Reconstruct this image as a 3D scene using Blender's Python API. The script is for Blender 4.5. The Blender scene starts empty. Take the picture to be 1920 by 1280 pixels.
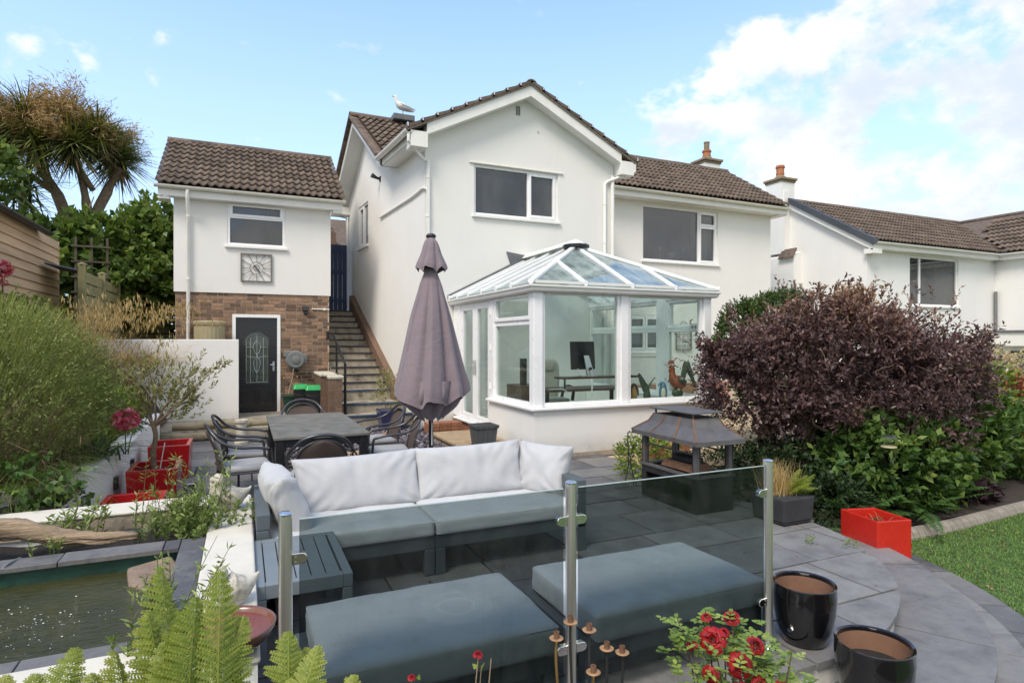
import bpy, math, random
import numpy as np
from mathutils import Vector, Matrix, Euler, noise as mnoise
random.seed(7); rng = np.random.default_rng(7)
S = bpy.context.scene; COL = S.collection
PI = math.pi; rad = math.radians

# ------------------------------------------------------------------ camera
cam_d = bpy.data.cameras.new('camera'); cam = bpy.data.objects.new('camera', cam_d); COL.objects.link(cam)
cam_d.sensor_width = 36.0; cam_d.lens = 36.0 * 1125.0 / 1920.0; cam_d.clip_start = 0.05; cam_d.clip_end = 5000
cam.location = (0, 0, 1.7); cam.rotation_euler = (rad(90), 0, rad(-24.18)); S.camera = cam

# ------------------------------------------------------------------ sky and sun
SUN_EL, SUN_AZ = 52.0, 232.0      # azimuth measured clockwise from +Y: behind and left of the viewer
w = bpy.data.worlds.new('World'); S.world = w; w.use_nodes = True
nt = w.node_tree; nt.nodes.clear(); N = nt.nodes.new; L = nt.links.new
def wmath(op, a, b=None, clamp=False):
    n = N('ShaderNodeMath'); n.operation = op; n.use_clamp = clamp
    for i, v in enumerate((a, b)):
        if v is None: continue
        if isinstance(v, (int, float)): n.inputs[i].default_value = v
        else: L(v, n.inputs[i])
    return n.outputs[0]
out = N('ShaderNodeOutputWorld'); bg = N('ShaderNodeBackground'); bg.inputs['Strength'].default_value = 0.15
sky = N('ShaderNodeTexSky'); sky.sky_type = 'NISHITA'; sky.sun_disc = False
sky.sun_elevation = rad(SUN_EL); sky.sun_rotation = rad(SUN_AZ); sky.air_density = 1.0; sky.dust_density = 0.6; sky.ozone_density = 2.0
tc = N('ShaderNodeTexCoord')
def skydir(px, py):
    s = (px - 960) / 1125; u = (640 - py) / 1125; t = rad(24.18)
    return Vector((math.sin(t) + s * math.cos(t), math.cos(t) - s * math.sin(t), u)).normalized()
def wnoise(scale, detail, rough, off=(0, 0, 0), stretch=1.6):
    mp = N('ShaderNodeMapping'); mp.inputs['Location'].default_value = off; mp.inputs['Scale'].default_value = (1, 1, stretch)
    L(tc.outputs['Generated'], mp.inputs['Vector'])
    n = N('ShaderNodeTexNoise'); n.inputs['Scale'].default_value = scale; n.inputs['Detail'].default_value = detail; n.inputs['Roughness'].default_value = rough
    L(mp.outputs[0], n.inputs['Vector']); return n.outputs['Fac']
banks = [(1360,150,.085),(1430,115,.075),(1490,150,.085),(1380,230,.10),(1290,250,.07),(1470,250,.09),(1680,55,.085),(1720,120,.10),(1620,150,.09),
         (1800,160,.13),(1900,180,.14),(1950,60,.10),(1560,330,.085),(1660,340,.12),(1760,320,.10),(1820,370,.10),(1500,330,.05),(1900,300,.07),(2050,250,.25),(2200,120,.25),
         (50,85,.055,.42),(15,118,.045,.40),(285,145,.03,.36),(160,112,.04,.32),(-300,60,.06)]
fld = None
for (bx, by, br, *pk) in banks:                      # where the cumulus banks stand in the sky
    d = N('ShaderNodeVectorMath'); d.operation = 'DISTANCE'; L(tc.outputs['Generated'], d.inputs[0]); d.inputs[1].default_value = skydir(bx, by)
    v = wmath('SUBTRACT', pk[0] if pk else .82, wmath('DIVIDE', d.outputs['Value'], br * 1.2))
    fld = v if fld is None else wmath('SMOOTH_MAX', fld, v)
    if fld.node.operation == 'SMOOTH_MAX': fld.node.inputs[2].default_value = 0.12
for (dv, br) in (((-.41, -.91, .35), .95), ((-.95, -.2, .45), .55), ((.6, -.75, .4), .7)):   # thin overcast over the garden side, mirrored grey in the house windows
    d = N('ShaderNodeVectorMath'); d.operation = 'DISTANCE'; L(tc.outputs['Generated'], d.inputs[0]); d.inputs[1].default_value = Vector(dv).normalized()
    v = wmath('SUBTRACT', 1.0, wmath('DIVIDE', d.outputs['Value'], br * 1.5)); fld = wmath('SMOOTH_MAX', fld, v); fld.node.inputs[2].default_value = .12
fld = wmath('MAXIMUM', fld, -1.2)
n1 = wnoise(9.0, 9, .58); n2 = wnoise(2.2, 6, .55, (3, 1, 0))
shape = wmath('ADD', wmath('MULTIPLY', fld, .42), wmath('ADD', wmath('MULTIPLY', n1, 1.3), wmath('MULTIPLY', n2, .55)))
mr = N('ShaderNodeMapRange'); mr.interpolation_type = 'SMOOTHSTEP'; mr.inputs['From Min'].default_value = .95; mr.inputs['From Max'].default_value = 1.16
L(shape, mr.inputs['Value'])
n3 = wnoise(5.0, 7, .6, (0, 0, .18)); mr2 = N('ShaderNodeMapRange'); mr2.interpolation_type = 'SMOOTHSTEP'; mr2.inputs['From Min'].default_value = .36; mr2.inputs['From Max'].default_value = .62; L(n3, mr2.inputs['Value'])
cc = N('ShaderNodeMixRGB'); cc.inputs[1].default_value = (3.4, 3.75, 4.2, 1); cc.inputs[2].default_value = (5.2, 5.14, 5.05, 1); L(mr2.outputs[0], cc.inputs[0])
# thin bright summer haze veils the whole sky, thicker towards the horizon
sx = N('ShaderNodeSeparateXYZ'); L(tc.outputs['Generated'], sx.inputs[0])
hz = N('ShaderNodeMapRange'); hz.inputs['From Min'].default_value = 0.0; hz.inputs['From Max'].default_value = .62; hz.inputs['To Min'].default_value = .9; hz.inputs['To Max'].default_value = .12
L(sx.outputs['Z'], hz.inputs['Value'])
veil = N('ShaderNodeMixRGB'); veil.inputs[2].default_value = (3.7, 4.5, 5.15, 1); L(hz.outputs[0], veil.inputs[0]); 
gain = N('ShaderNodeMixRGB'); gain.blend_type = 'MULTIPLY'; gain.inputs[0].default_value = 1; gain.inputs[2].default_value = (1.02, 1.32, 1.68, 1); L(sky.outputs[0], gain.inputs[1])
L(gain.outputs[0], veil.inputs[1])
mx = N('ShaderNodeMixRGB'); L(wmath('MULTIPLY', mr.outputs[0], .95), mx.inputs[0]); L(veil.outputs[0], mx.inputs[1]); L(cc.outputs[0], mx.inputs[2])
L(mx.outputs[0], bg.inputs['Color']); L(bg.outputs[0], out.inputs['Surface'])
sl = bpy.data.lights.new('sun', 'SUN'); sl.energy = 2.1; sl.angle = rad(20); sl.color = (1.0, .905, .77)
so = bpy.data.objects.new('sun', sl); COL.objects.link(so)
sd = Vector((math.sin(rad(SUN_AZ)) * math.cos(rad(SUN_EL)), math.cos(rad(SUN_AZ)) * math.cos(rad(SUN_EL)), math.sin(rad(SUN_EL))))
so.rotation_euler = sd.to_track_quat('Z', 'Y').to_euler(); so.location = sd * 60
S.view_settings.view_transform = 'Standard'; S.view_settings.look = 'None'; S.view_settings.exposure = 0.64; S.view_settings.gamma = 1.0
S.view_settings.use_curve_mapping = False
S.cycles.max_bounces = 8; S.cycles.transparent_max_bounces = 24; S.cycles.transmission_bounces = 6; S.cycles.glossy_bounces = 4
S.cycles.caustics_reflective = False; S.cycles.caustics_refractive = False

# ------------------------------------------------------------------ materials
MAT = {}
def nodes(name):
    m = bpy.data.materials.new(name); m.use_nodes = True; t = m.node_tree; t.nodes.clear()
    o = t.nodes.new('ShaderNodeOutputMaterial'); MAT[name] = m
    return m, t, o
def pr(t, o, rough=.6, metal=0., spec=.5):
    b = t.nodes.new('ShaderNodeBsdfPrincipled'); b.inputs['Roughness'].default_value = rough; b.inputs['Metallic'].default_value = metal
    b.inputs['Specular IOR Level'].default_value = spec; t.links.new(b.outputs[0], o.inputs['Surface']); return b
def ramp(t, fac, stops):
    r = t.nodes.new('ShaderNodeValToRGB'); e = r.color_ramp.elements
    while len(e) < len(stops): e.new(.5)
    for k, (p, c) in enumerate(stops): e[k].position = p; e[k].color = (*c, 1)
    t.links.new(fac, r.inputs[0]); return r.outputs[0]
def tnoise(t, scale, detail=5, rough=.6, coord='Object', stretch=(1, 1, 1), dist=0.):
    c = t.nodes.new('ShaderNodeTexCoord'); mp = t.nodes.new('ShaderNodeMapping'); mp.inputs['Scale'].default_value = stretch
    if coord == 'Geo':
        g = t.nodes.new('ShaderNodeNewGeometry'); t.links.new(g.outputs['Position'], mp.inputs['Vector'])
    else: t.links.new(c.outputs[coord], mp.inputs['Vector'])
    n = t.nodes.new('ShaderNodeTexNoise'); n.inputs['Scale'].default_value = scale; n.inputs['Detail'].default_value = detail; n.inputs['Roughness'].default_value = rough
    n.inputs['Distortion'].default_value = dist
    t.links.new(mp.outputs[0], n.inputs['Vector']); return n.outputs['Fac']
def bump(t, b, h, strength, dist=.01):
    k = t.nodes.new('ShaderNodeBump'); k.inputs['Strength'].default_value = strength; k.inputs['Distance'].default_value = dist
    t.links.new(h, k.inputs['Height']); t.links.new(k.outputs[0], b.inputs['Normal'])
def mixc(t, f, a, b, mode='MIX'):
    m = t.nodes.new('ShaderNodeMixRGB'); m.blend_type = mode
    for i, v in ((0, f), (1, a), (2, b)):
        if isinstance(v, (int, float)): m.inputs[i].default_value = v
        elif isinstance(v, tuple): m.inputs[i].default_value = (*v, 1)
        else: t.links.new(v, m.inputs[i])
    return m.outputs[0]
def sc(c, k): return tuple(min(1, v * k) for v in c)
def solid(name, c, rough=.6, metal=0., var=.18, scale=6., fine=60., bmp=.15, bd=.004, spec=.5, rnd=0., stretch=(1, 1, 1), geo=True, dirt=None, coat=0.):
    """worn plain surface: two octaves of tone, fine relief; rnd = tone jitter from object to object"""
    m, t, o = nodes(name); b = pr(t, o, rough, metal, spec)
    co = 'Geo' if geo else 'Object'
    a = tnoise(t, scale, 6, .62, co, stretch); col = ramp(t, a, [(.28, sc(c, 1 - var)), (.52, c), (.76, sc(c, 1 + var))])
    if dirt:
        d = tnoise(t, dirt[1], 7, .7, co, dirt[3] if len(dirt) > 3 else (1, 1, 1))
        df = t.nodes.new('ShaderNodeMapRange'); df.inputs['From Min'].default_value = dirt[2]; df.inputs['From Max'].default_value = dirt[2] + .16; t.links.new(d, df.inputs['Value'])
        col = mixc(t, df.outputs[0], col, dirt[0])
    if rnd:
        oi = t.nodes.new('ShaderNodeObjectInfo'); col = mixc(t, 1.0, col, ramp(t, oi.outputs['Random'], [(0, (1 - rnd,) * 3), (1, (1, 1, 1))]), 'MULTIPLY')
    t.links.new(col, b.inputs['Base Color'])
    f = tnoise(t, fine, 5, .6, co, stretch)
    if bmp: bump(t, b, f, bmp, bd)
    rr = t.nodes.new('ShaderNodeMapRange'); rr.inputs['To Min'].default_value = max(.02, rough - .08); rr.inputs['To Max'].default_value = min(1, rough + .1); t.links.new(a, rr.inputs['Value']); t.links.new(rr.outputs[0], b.inputs['Roughness'])
    if coat: b.inputs['Coat Weight'].default_value = coat; b.inputs['Coat Roughness'].default_value = .05
    return m
def leaf(name, stops, rough=.5, trans=.25, spec=.35):
    """foliage: each leaf carries its own tone in the face attribute 'tone'"""
    m, t, o = nodes(name); b = pr(t, o, rough, 0, spec)
    a = t.nodes.new('ShaderNodeAttribute'); a.attribute_name = 'tone'
    col = ramp(t, a.outputs['Fac'], stops); t.links.new(col, b.inputs['Base Color'])
    tr = t.nodes.new('ShaderNodeBsdfTranslucent'); t.links.new(mixc(t, 1.0, col, (1.0, 1.0, .55), 'MULTIPLY'), tr.inputs['Color'])
    mxs = t.nodes.new('ShaderNodeMixShader'); mxs.inputs[0].default_value = trans
    t.links.new(b.outputs[0], mxs.inputs[1]); t.links.new(tr.outputs[0], mxs.inputs[2]); t.links.new(mxs.outputs[0], o.inputs['Surface'])
    return m
def glass(name, tint, ior=1.5, rough=0.0, film=None, refl=1.0):
    """thin sheet glass: tinted see-through with a mirror layer by Fresnel; film = patchy pale layer mixed over the pane"""
    m, t, o = nodes(name)
    tr = t.nodes.new('ShaderNodeBsdfTransparent'); tr.inputs['Color'].default_value = (*tint, 1)
    gl = t.nodes.new('ShaderNodeBsdfGlossy'); gl.inputs['Roughness'].default_value = rough
    fr = t.nodes.new('ShaderNodeFresnel'); ge = t.nodes.new('ShaderNodeNewGeometry'); mi = t.nodes.new('ShaderNodeMapRange')   # same mirror strength on both faces of the sheet
    mi.inputs['To Min'].default_value = ior; mi.inputs['To Max'].default_value = 1 / ior; t.links.new(ge.outputs['Backfacing'], mi.inputs['Value']); t.links.new(mi.outputs[0], fr.inputs['IOR'])
    ms = t.nodes.new('ShaderNodeMixShader')
    k = t.nodes.new('ShaderNodeMath'); k.operation = 'MULTIPLY'; k.inputs[1].default_value = refl; t.links.new(fr.outputs[0], k.inputs[0]); t.links.new(k.outputs[0], ms.inputs[0])
    t.links.new(tr.outputs[0], ms.inputs[1]); t.links.new(gl.outputs[0], ms.inputs[2]); last = ms.outputs[0]
    if film:
        df = t.nodes.new('ShaderNodeBsdfDiffuse'); df.inputs['Color'].default_value = (*film[0], 1)
        m2 = t.nodes.new('ShaderNodeMixShader'); nz = tnoise(t, film[2], 6, .65, 'Geo', (1, 1, .35))
        rg = t.nodes.new('ShaderNodeMapRange'); rg.inputs['From Min'].default_value = .35; rg.inputs['From Max'].default_value = .75; rg.inputs['To Max'].default_value = film[1]; t.links.new(nz, rg.inputs['Value'])
        t.links.new(rg.outputs[0], m2.inputs[0]); t.links.new(last, m2.inputs[1]); t.links.new(df.outputs[0], m2.inputs[2]); last = m2.outputs[0]
    t.links.new(last, o.inputs['Surface']); return m

# white render: masonry paint with faint vertical rain streaks and grey grime
def render_wall(name, c):
    m, t, o = nodes(name); b = pr(t, o, .85, 0, .25)
    a = tnoise(t, .9, 6, .6, 'Geo'); col = ramp(t, a, [(.3, sc(c, .95)), (.7, c)])
    s = tnoise(t, 3.2, 7, .7, 'Geo', (1, 1, .12)); f = t.nodes.new('ShaderNodeMapRange'); f.inputs['From Min'].default_value = .56; f.inputs['From Max'].default_value = .82; f.inputs['To Max'].default_value = .16; t.links.new(s, f.inputs['Value'])
    col = mixc(t, f.outputs[0], col, (.50, .47, .39)); 
    d = tnoise(t, 1.3, 9, .75, 'Geo'); f2 = t.nodes.new('ShaderNodeMapRange'); f2.inputs['From Min'].default_value = .60; f2.inputs['From Max'].default_value = .80; f2.inputs['To Max'].default_value = .35; t.links.new(d, f2.inputs['Value'])
    col = mixc(t, f2.outputs[0], col, (.60, .58, .52))
    g = t.nodes.new('ShaderNodeNewGeometry'); sp = t.nodes.new('ShaderNodeSeparateXYZ'); t.links.new(g.outputs['Position'], sp.inputs[0])      # splashed soil and algae along the foot of the wall
    zz = t.nodes.new('ShaderNodeMapRange'); zz.inputs['From Min'].default_value = .34; zz.inputs['From Max'].default_value = -.02; t.links.new(sp.outputs['Z'], zz.inputs['Value'])
    gr = t.nodes.new('ShaderNodeMath'); gr.operation = 'MULTIPLY'; t.links.new(zz.outputs[0], gr.inputs[0]); t.links.new(tnoise(t, 5, 7, .7, 'Geo'), gr.inputs[1])
    col = mixc(t, gr.outputs[0], col, (.30, .27, .19)); t.links.new(col, b.inputs['Base Color'])
    bump(t, b, tnoise(t, 85, 4, .6, 'Geo'), .35, .006); return m
render_wall('render_white', (.80, .785, .75)); render_wall('render_low', (.84, .83, .80)); render_wall('render_far', (.82, .815, .79))
solid('wall_top', (.62, .585, .50), .85, var=.10, scale=3, bmp=.3, dirt=((.52, .45, .33), 2.6, .60))
solid('stone_raw', (.36, .30, .23), .9, var=.3, scale=7, fine=30, bmp=.6, bd=.015)
solid('upvc', (.86, .86, .86), .28, var=.03, bmp=0, spec=.5)
solid('upvc_old', (.80, .79, .75), .4, var=.06, scale=3, bmp=.05, dirt=((.55, .53, .46), 4, .62))
solid('pvc_cream', (.74, .72, .64), .45, var=.06, scale=3, bmp=.05, dirt=((.45, .42, .34), 5, .60))
solid('sill_white', (.82, .81, .78), .5, var=.05, bmp=.05)
solid('tile_brown', (.172, .128, .098), .88, var=.42, scale=9, fine=70, bmp=.5, bd=.006, rnd=.42, dirt=((.33, .27, .19), 15, .63))
solid('tile_mortar', (.30, .25, .20), .95, var=.3, scale=12, bmp=.5)
solid('tile_grey', (.075, .085, .098), .6, var=.15, bmp=.2, rnd=.2)
solid('lead', (.13, .135, .145), .55, var=.2, bmp=.1)
solid('terracotta', (.42, .17, .085), .85, var=.2, scale=8, bmp=.3)
solid('chimney_stone', (.24, .185, .12), .95, var=.35, scale=14, bmp=.6)
solid('brick', (.385, .235, .150), .9, var=.34, scale=16, fine=90, bmp=.5, bd=.005, rnd=.38)
solid('brick_dark', (.20, .125, .085), .9, var=.3, scale=16, fine=90, bmp=.5, bd=.005, rnd=.35)
solid('brick_red', (.36, .155, .085), .9, var=.3, scale=12, bmp=.5, rnd=.3)
solid('mortar', (.52, .43, .33), .95, var=.2, scale=20, bmp=.4)
solid('door_black', (.012, .012, .014), .28, var=.2, bmp=.05, coat=.3)
solid('black_metal', (.028, .029, .032), .42, .6, var=.3, scale=14, bmp=.06)
solid('frame_grey', (.105, .125, .135), .5, .25, var=.08, bmp=.05)
solid('chair_metal', (.10, .10, .105), .38, .75, var=.2, scale=12, bmp=.05)
solid('steel_brushed', (.74, .72, .66), .36, 1.0, var=.10, scale=30, fine=240, bmp=.04, stretch=(1, 1, .03))
solid('steel_polished', (.78, .76, .72), .14, 1.0, var=.05, bmp=.02)
solid('chrome', (.75, .75, .76), .12, 1.0, var=.03, bmp=0)
def fabric(name, c, weave=900., rough=.9, crease=.25, cs=7., dirt=None):
    m, t, o = nodes(name); b = pr(t, o, rough, 0, .25); b.inputs['Sheen Weight'].default_value = .25
    a = tnoise(t, 5, 6, .6, 'Geo'); col = ramp(t, a, [(.3, sc(c, .92)), (.7, sc(c, 1.05))])
    if dirt:
        d = tnoise(t, dirt[1], 8, .7, 'Geo'); f = t.nodes.new('ShaderNodeMapRange'); f.inputs['From Min'].default_value = dirt[2]; f.inputs['From Max'].default_value = dirt[2] + .2; f.inputs['To Max'].default_value = .6; t.links.new(d, f.inputs['Value']); col = mixc(t, f.outputs[0], col, dirt[0])
    t.links.new(col, b.inputs['Base Color'])
    h1 = tnoise(t, cs, 4, .55, 'Geo', dist=.3); h2 = tnoise(t, weave, 2, .5, 'Geo')
    mm = t.nodes.new('ShaderNodeMath'); mm.operation = 'MULTIPLY_ADD'; mm.inputs[1].default_value = .03; t.links.new(h2, mm.inputs[0]); t.links.new(h1, mm.inputs[2])
    bump(t, b, mm.outputs[0], crease, .04); return m
fabric('cushion_light', (.45, .453, .462), crease=.10, cs=6, dirt=((.33, .35, .37), 6, .62))
fabric('cushion_seat', (.52, .53, .54), crease=.12, cs=5, dirt=((.30, .32, .32), 4, .52))
def stain(name, x, y, r):
    # pale tide mark a standing pot left on the left footstool
    t = MAT[name].node_tree; b = next(n for n in t.nodes if n.type == 'BSDF_PRINCIPLED'); src = b.inputs['Base Color'].links[0].from_socket
    g = t.nodes.new('ShaderNodeNewGeometry'); d = t.nodes.new('ShaderNodeVectorMath'); d.operation = 'DISTANCE'; t.links.new(g.outputs['Position'], d.inputs[0]); d.inputs[1].default_value = (x, y, .37)
    nz = tnoise(t, 14, 4, .6, 'Geo'); a = t.nodes.new('ShaderNodeMath'); a.operation = 'MULTIPLY_ADD'; a.inputs[1].default_value = .05; t.links.new(nz, a.inputs[0]); t.links.new(d.outputs['Value'], a.inputs[2])
    f = ramp(t, a.outputs[0], [(0, (0, 0, 0)), (r-.012, (.04,)*3), (r, (.34,)*3), (r+.014, (.05,)*3), (r+.07, (.10,)*3), (r+.085, (.16,)*3), (r+.10, (0, 0, 0))])
    t.links.new(mixc(t, f, src, (.80, .80, .78)), b.inputs['Base Color'])
stain('cushion_seat', .98, 2.86, .115)
fabric('cushion_chair', (.34, .34, .345), crease=.12)
fabric('parasol', (.215, .172, .190), crease=.22, cs=12)
solid('textilene', (.085, .060, .050), .8, var=.3, scale=90, bmp=.2)
solid('table_top', (.15, .145, .125), .5, var=.40, scale=7, fine=50, bmp=.15, dirt=((.26, .24, .17), 5, .56))
solid('slat_grey', (.185, .215, .230), .5, .1, var=.08, scale=8, bmp=.06)
def slate(name, c, rnd=.48):
    m, t, o = nodes(name); b = pr(t, o, .55, 0, .45)
    a = tnoise(t, 4.5, 9, .72, 'Geo', dist=.4); col = ramp(t, a, [(.28, sc(c, .66)), (.5, c), (.70, sc(c, 1.25)), (.85, (.32, .30, .25))])
    oi = t.nodes.new('ShaderNodeObjectInfo'); col = mixc(t, 1.0, col, ramp(t, oi.outputs['Random'], [(0, (1 - rnd, 1 - rnd, 1 - rnd * .85)), (1, (1, 1, 1))]), 'MULTIPLY'); 
    st = tnoise(t, 1.7, 8, .72, 'Geo'); f = t.nodes.new('ShaderNodeMapRange'); f.inputs['From Min'].default_value = .50; f.inputs['From Max'].default_value = .68; f.inputs['To Max'].default_value = .7; t.links.new(st, f.inputs['Value'])
    col = mixc(t, f.outputs[0], col, (.23, .225, .20)); t.links.new(col, b.inputs['Base Color'])
    h = tnoise(t, 14, 9, .68, 'Geo', (1, .55, 1), .8); bump(t, b, h, .6, .012)
    rr = t.nodes.new('ShaderNodeMapRange'); rr.inputs['To Min'].default_value = .38; rr.inputs['To Max'].default_value = .75; t.links.new(a, rr.inputs['Value']); t.links.new(rr.outputs[0], b.inputs['Roughness']); return m
slate('slate', (.168, .164, .158)); slate('slate_round', (.215, .210, .202), .25)
solid('joint', (.045, .043, .035), .95, var=.3, scale=20, bmp=.4, dirt=((.06, .085, .03), 6, .58))
solid('soil', (.045, .034, .025), .95, var=.4, scale=25, bmp=.8, bd=.02)
solid('soil_dark', (.022, .018, .015), .95, var=.4, scale=25, bmp=.8, bd=.02)
solid('turf', (.075, .135, .032), .95, var=.3, scale=4, fine=120, bmp=.8, bd=.02)
solid('field', (.10, .13, .05), .95, var=.3, scale=.3, fine=8, bmp=.5)
solid('gravel', (.43, .34, .22), .95, var=.35, scale=40, fine=60, bmp=1., bd=.02)
solid('pebble', (.50, .40, .27), .85, var=.3, scale=30, rnd=.4)
solid('chips_bed', (.10, .09, .10), .95, var=.4, scale=40, bmp=.8, bd=.02)
leaf('slate_chip', [(0, (.11, .095, .115)), (.5, (.19, .17, .195)), (1, (.32, .29, .31))], .6, 0.)
leaf('pebble_chip', [(0, (.33, .24, .14)), (.5, (.50, .40, .26)), (1, (.66, .58, .44))], .8, 0.)
solid('paving_tan', (.36, .26, .155), .85, var=.3, scale=9, fine=40, bmp=.5, dirt=((.16, .13, .08), 5, .56))
solid('concrete_step', (.34, .30, .235), .92, var=.3, scale=8, fine=40, bmp=.5, dirt=((.10, .085, .055), 3.5, .52))
solid('nosing_dark', (.035, .038, .045), .75, var=.4, scale=12, bmp=.3)
solid('nosing_blue', (.032, .060, .125), .7, var=.35, scale=14, bmp=.3, dirt=((.25, .23, .19), 12, .60))
solid('kerb', (.25, .22, .18), .9, var=.25, scale=10, bmp=.5)
solid('sleeper', (.27, .225, .15), .92, var=.4, scale=5, fine=30, bmp=.8, bd=.02, stretch=(.2, 1, 1), dirt=((.09, .10, .04), 4, .52))
solid('wood_clad', (.60, .42, .25), .75, var=.22, scale=6, fine=40, bmp=.3, stretch=(1, .12, 1), rnd=.22, dirt=((.30, .23, .15), 2, .60))
solid('fence_green', (.29, .27, .13), .88, var=.3, scale=6, fine=40, bmp=.4, stretch=(1, .15, 1), rnd=.2, dirt=((.10, .11, .05), 3, .55))
solid('fence_dark', (.085, .07, .045), .9, var=.3, scale=6, bmp=.4, rnd=.2)
solid('gate_blue', (.012, .032, .105), .5, var=.2, bmp=.1)
solid('bark', (.24, .175, .115), .95, var=.35, scale=14, fine=50, bmp=.8, bd=.02)
solid('bark_dark', (.085, .062, .045), .95, var=.35, scale=14, fine=50, bmp=.7, bd=.02)
solid('driftwood', (.34, .25, .165), .9, var=.55, scale=14, fine=60, bmp=1., bd=.03, stretch=(.08, 1, 1))
solid('planter_red', (.42, .012, .014), .26, var=.16, scale=4, bmp=.05, coat=.2, dirt=((.30, .10, .075), 7, .64))
solid('planter_red_bright', (.52, .022, .014), .26, var=.14, scale=4, bmp=.05, coat=.2, dirt=((.36, .09, .06), 8, .64))
solid('glaze_black', (.006, .006, .007), .10, var=.2, bmp=.02, bd=.002, coat=.5)
solid('clay_inside', (.215, .115, .070), .75, var=.2, scale=6, bmp=.2)
solid('planter_black', (.030, .031, .034), .75, var=.35, scale=8, bmp=.5, bd=.01)
solid('planter_blue', (.03, .035, .10), .3, var=.3, bmp=.05, coat=.3)
solid('resin_grey', (.075, .080, .083), .6, var=.15, bmp=.1)
solid('stone_pale', (.58, .54, .45), .9, var=.25, scale=14, fine=50, bmp=.5, dirt=((.24, .19, .12), 15, .53))
solid('stone_slab', (.25, .185, .135), .85, var=.45, scale=9, bmp=.8, bd=.02)
solid('liner', (.022, .075, .055), .45, var=.4, scale=7, bmp=.1, dirt=((.02, .025, .012), 5, .52, (1, 1, 2)))
solid('plastic_black', (.016, .017, .018), .42, var=.2, bmp=.05)
solid('plastic_green', (.03, .36, .10), .4, var=.1, bmp=.03)
solid('plastic_dkgreen', (.008, .045, .025), .4, var=.2, bmp=.05)
solid('plastic_grey', (.17, .18, .18), .5, var=.12, bmp=.05)
solid('plastic_tan', (.37, .315, .19), .6, var=.12, scale=3, bmp=.1)
solid('brass', (.45, .29, .10), .4, .8, var=.2, bmp=.05)
solid('rust', (.17, .088, .052), .88, var=.45, scale=25, fine=70, bmp=.5)
solid('rust_cup', (.42, .25, .13), .75, .3, var=.35, scale=30, bmp=.3)
solid('steel_weathered', (.155, .150, .150), .6, .55, var=.25, scale=8, bmp=.15, dirt=((.26, .15, .075), 9, .57))
solid('steel_dark', (.038, .037, .038), .65, .4, var=.35, scale=9, bmp=.2, dirt=((.12, .075, .045), 8, .60))
solid('corten', (.15, .045, .030), .85, var=.3, scale=12, bmp=.3)
solid('bowl_glaze', (.16, .065, .035), .25, var=.3, scale=8, bmp=.05, coat=.4)
solid('room', (.20, .20, .195), .9, var=.1, bmp=0); solid('room_pale', (.62, .60, .55), .9, var=.06, bmp=0)
solid('curtain', (.55, .54, .46), .9, var=.1, bmp=0); solid('ornament', (.72, .68, .55), .4, var=.1, bmp=0)
solid('shutter', (.84, .83, .79), .4, var=.04, bmp=0)
solid('desk_wood', (.085, .045, .028), .35, var=.25, stretch=(.2, 1, 1), bmp=.05)
solid('leather_cream', (.62, .58, .47), .5, var=.1, bmp=.1)
solid('screen_black', (.010, .010, .012), .3, var=.1, bmp=0); solid('alu', (.66, .66, .67), .3, .9, var=.04, bmp=0)
solid('cable_white', (.75, .75, .74), .5, var=.03, bmp=0)
solid('rooster_red', (.33, .085, .035), .5, var=.4, scale=40, bmp=.1); solid('rooster_buff', (.52, .42, .27), .6, var=.35, scale=40, bmp=.1)
solid('rooster_green', (.055, .085, .05), .5, var=.5, scale=50, bmp=.1); solid('ceramic_blue', (.10, .23, .34), .3, var=.5, scale=30, bmp=0); solid('ochre', (.42, .25, .07), .6, var=.3, scale=30, bmp=.1)
solid('gull_white', (.78, .77, .74), .8, var=.05, bmp=.1); solid('gull_grey', (.33, .33, .33), .8, var=.12, bmp=.1); solid('gull_yellow', (.60, .40, .08), .5, var=.1, bmp=0)
solid('clock_metal', (.20, .185, .16), .6, .5, var=.25, scale=20, bmp=.1); solid('clock_face', (.74, .72, .67), .6, var=.05, bmp=0)
solid('wax', (.8, .78, .7), .5, var=.03, bmp=0)
solid('hose', (.42, .36, .28), .6, var=.1, bmp=0)
glass('glass_smoke', (.54, .585, .585), 1.45, film=((.42, .45, .46), .035, 9.), refl=.8)
glass('glass_clear', (.90, .945, .925), 1.5, film=((.45, .5, .48), .05, 4.))
glass('glass_roof', (.80, .88, .88), 1.55, film=((.62, .66, .66), .38, 3.))
glass('glass_window', (.55, .56, .57), 1.6, film=((.42, .43, .44), .14, 2.), refl=1.7)  # grey film stands in for sky reflected in the house windows
glass('glass_door', (.72, .78, .75), 1.5, film=((.5, .52, .5), .12, 3.))
solid('glass_edge', (.42, .50, .48), .15, var=.05, bmp=0)
glass('glass_lamp', (.9, .92, .9), 1.45)
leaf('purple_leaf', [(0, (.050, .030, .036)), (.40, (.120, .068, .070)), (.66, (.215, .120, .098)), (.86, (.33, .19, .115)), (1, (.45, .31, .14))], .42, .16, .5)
leaf('hedge_leaf', [(0, (.030, .055, .014)), (.5, (.065, .115, .026)), (1, (.15, .21, .055))], .42, .22)
leaf('fig_leaf', [(0, (.050, .095, .020)), (.5, (.12, .195, .040)), (1, (.26, .33, .075))], .45, .28)
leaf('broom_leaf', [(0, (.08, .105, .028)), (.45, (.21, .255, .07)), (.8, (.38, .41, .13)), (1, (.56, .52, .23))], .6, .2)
leaf('straw', [(0, (.20, .125, .045)), (.5, (.42, .28, .11)), (1, (.62, .46, .22))], .7, .3)
leaf('grass_tuft', [(0, (.10, .13, .035)), (.5, (.21, .24, .075)), (1, (.40, .38, .16))], .6, .25)
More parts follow.
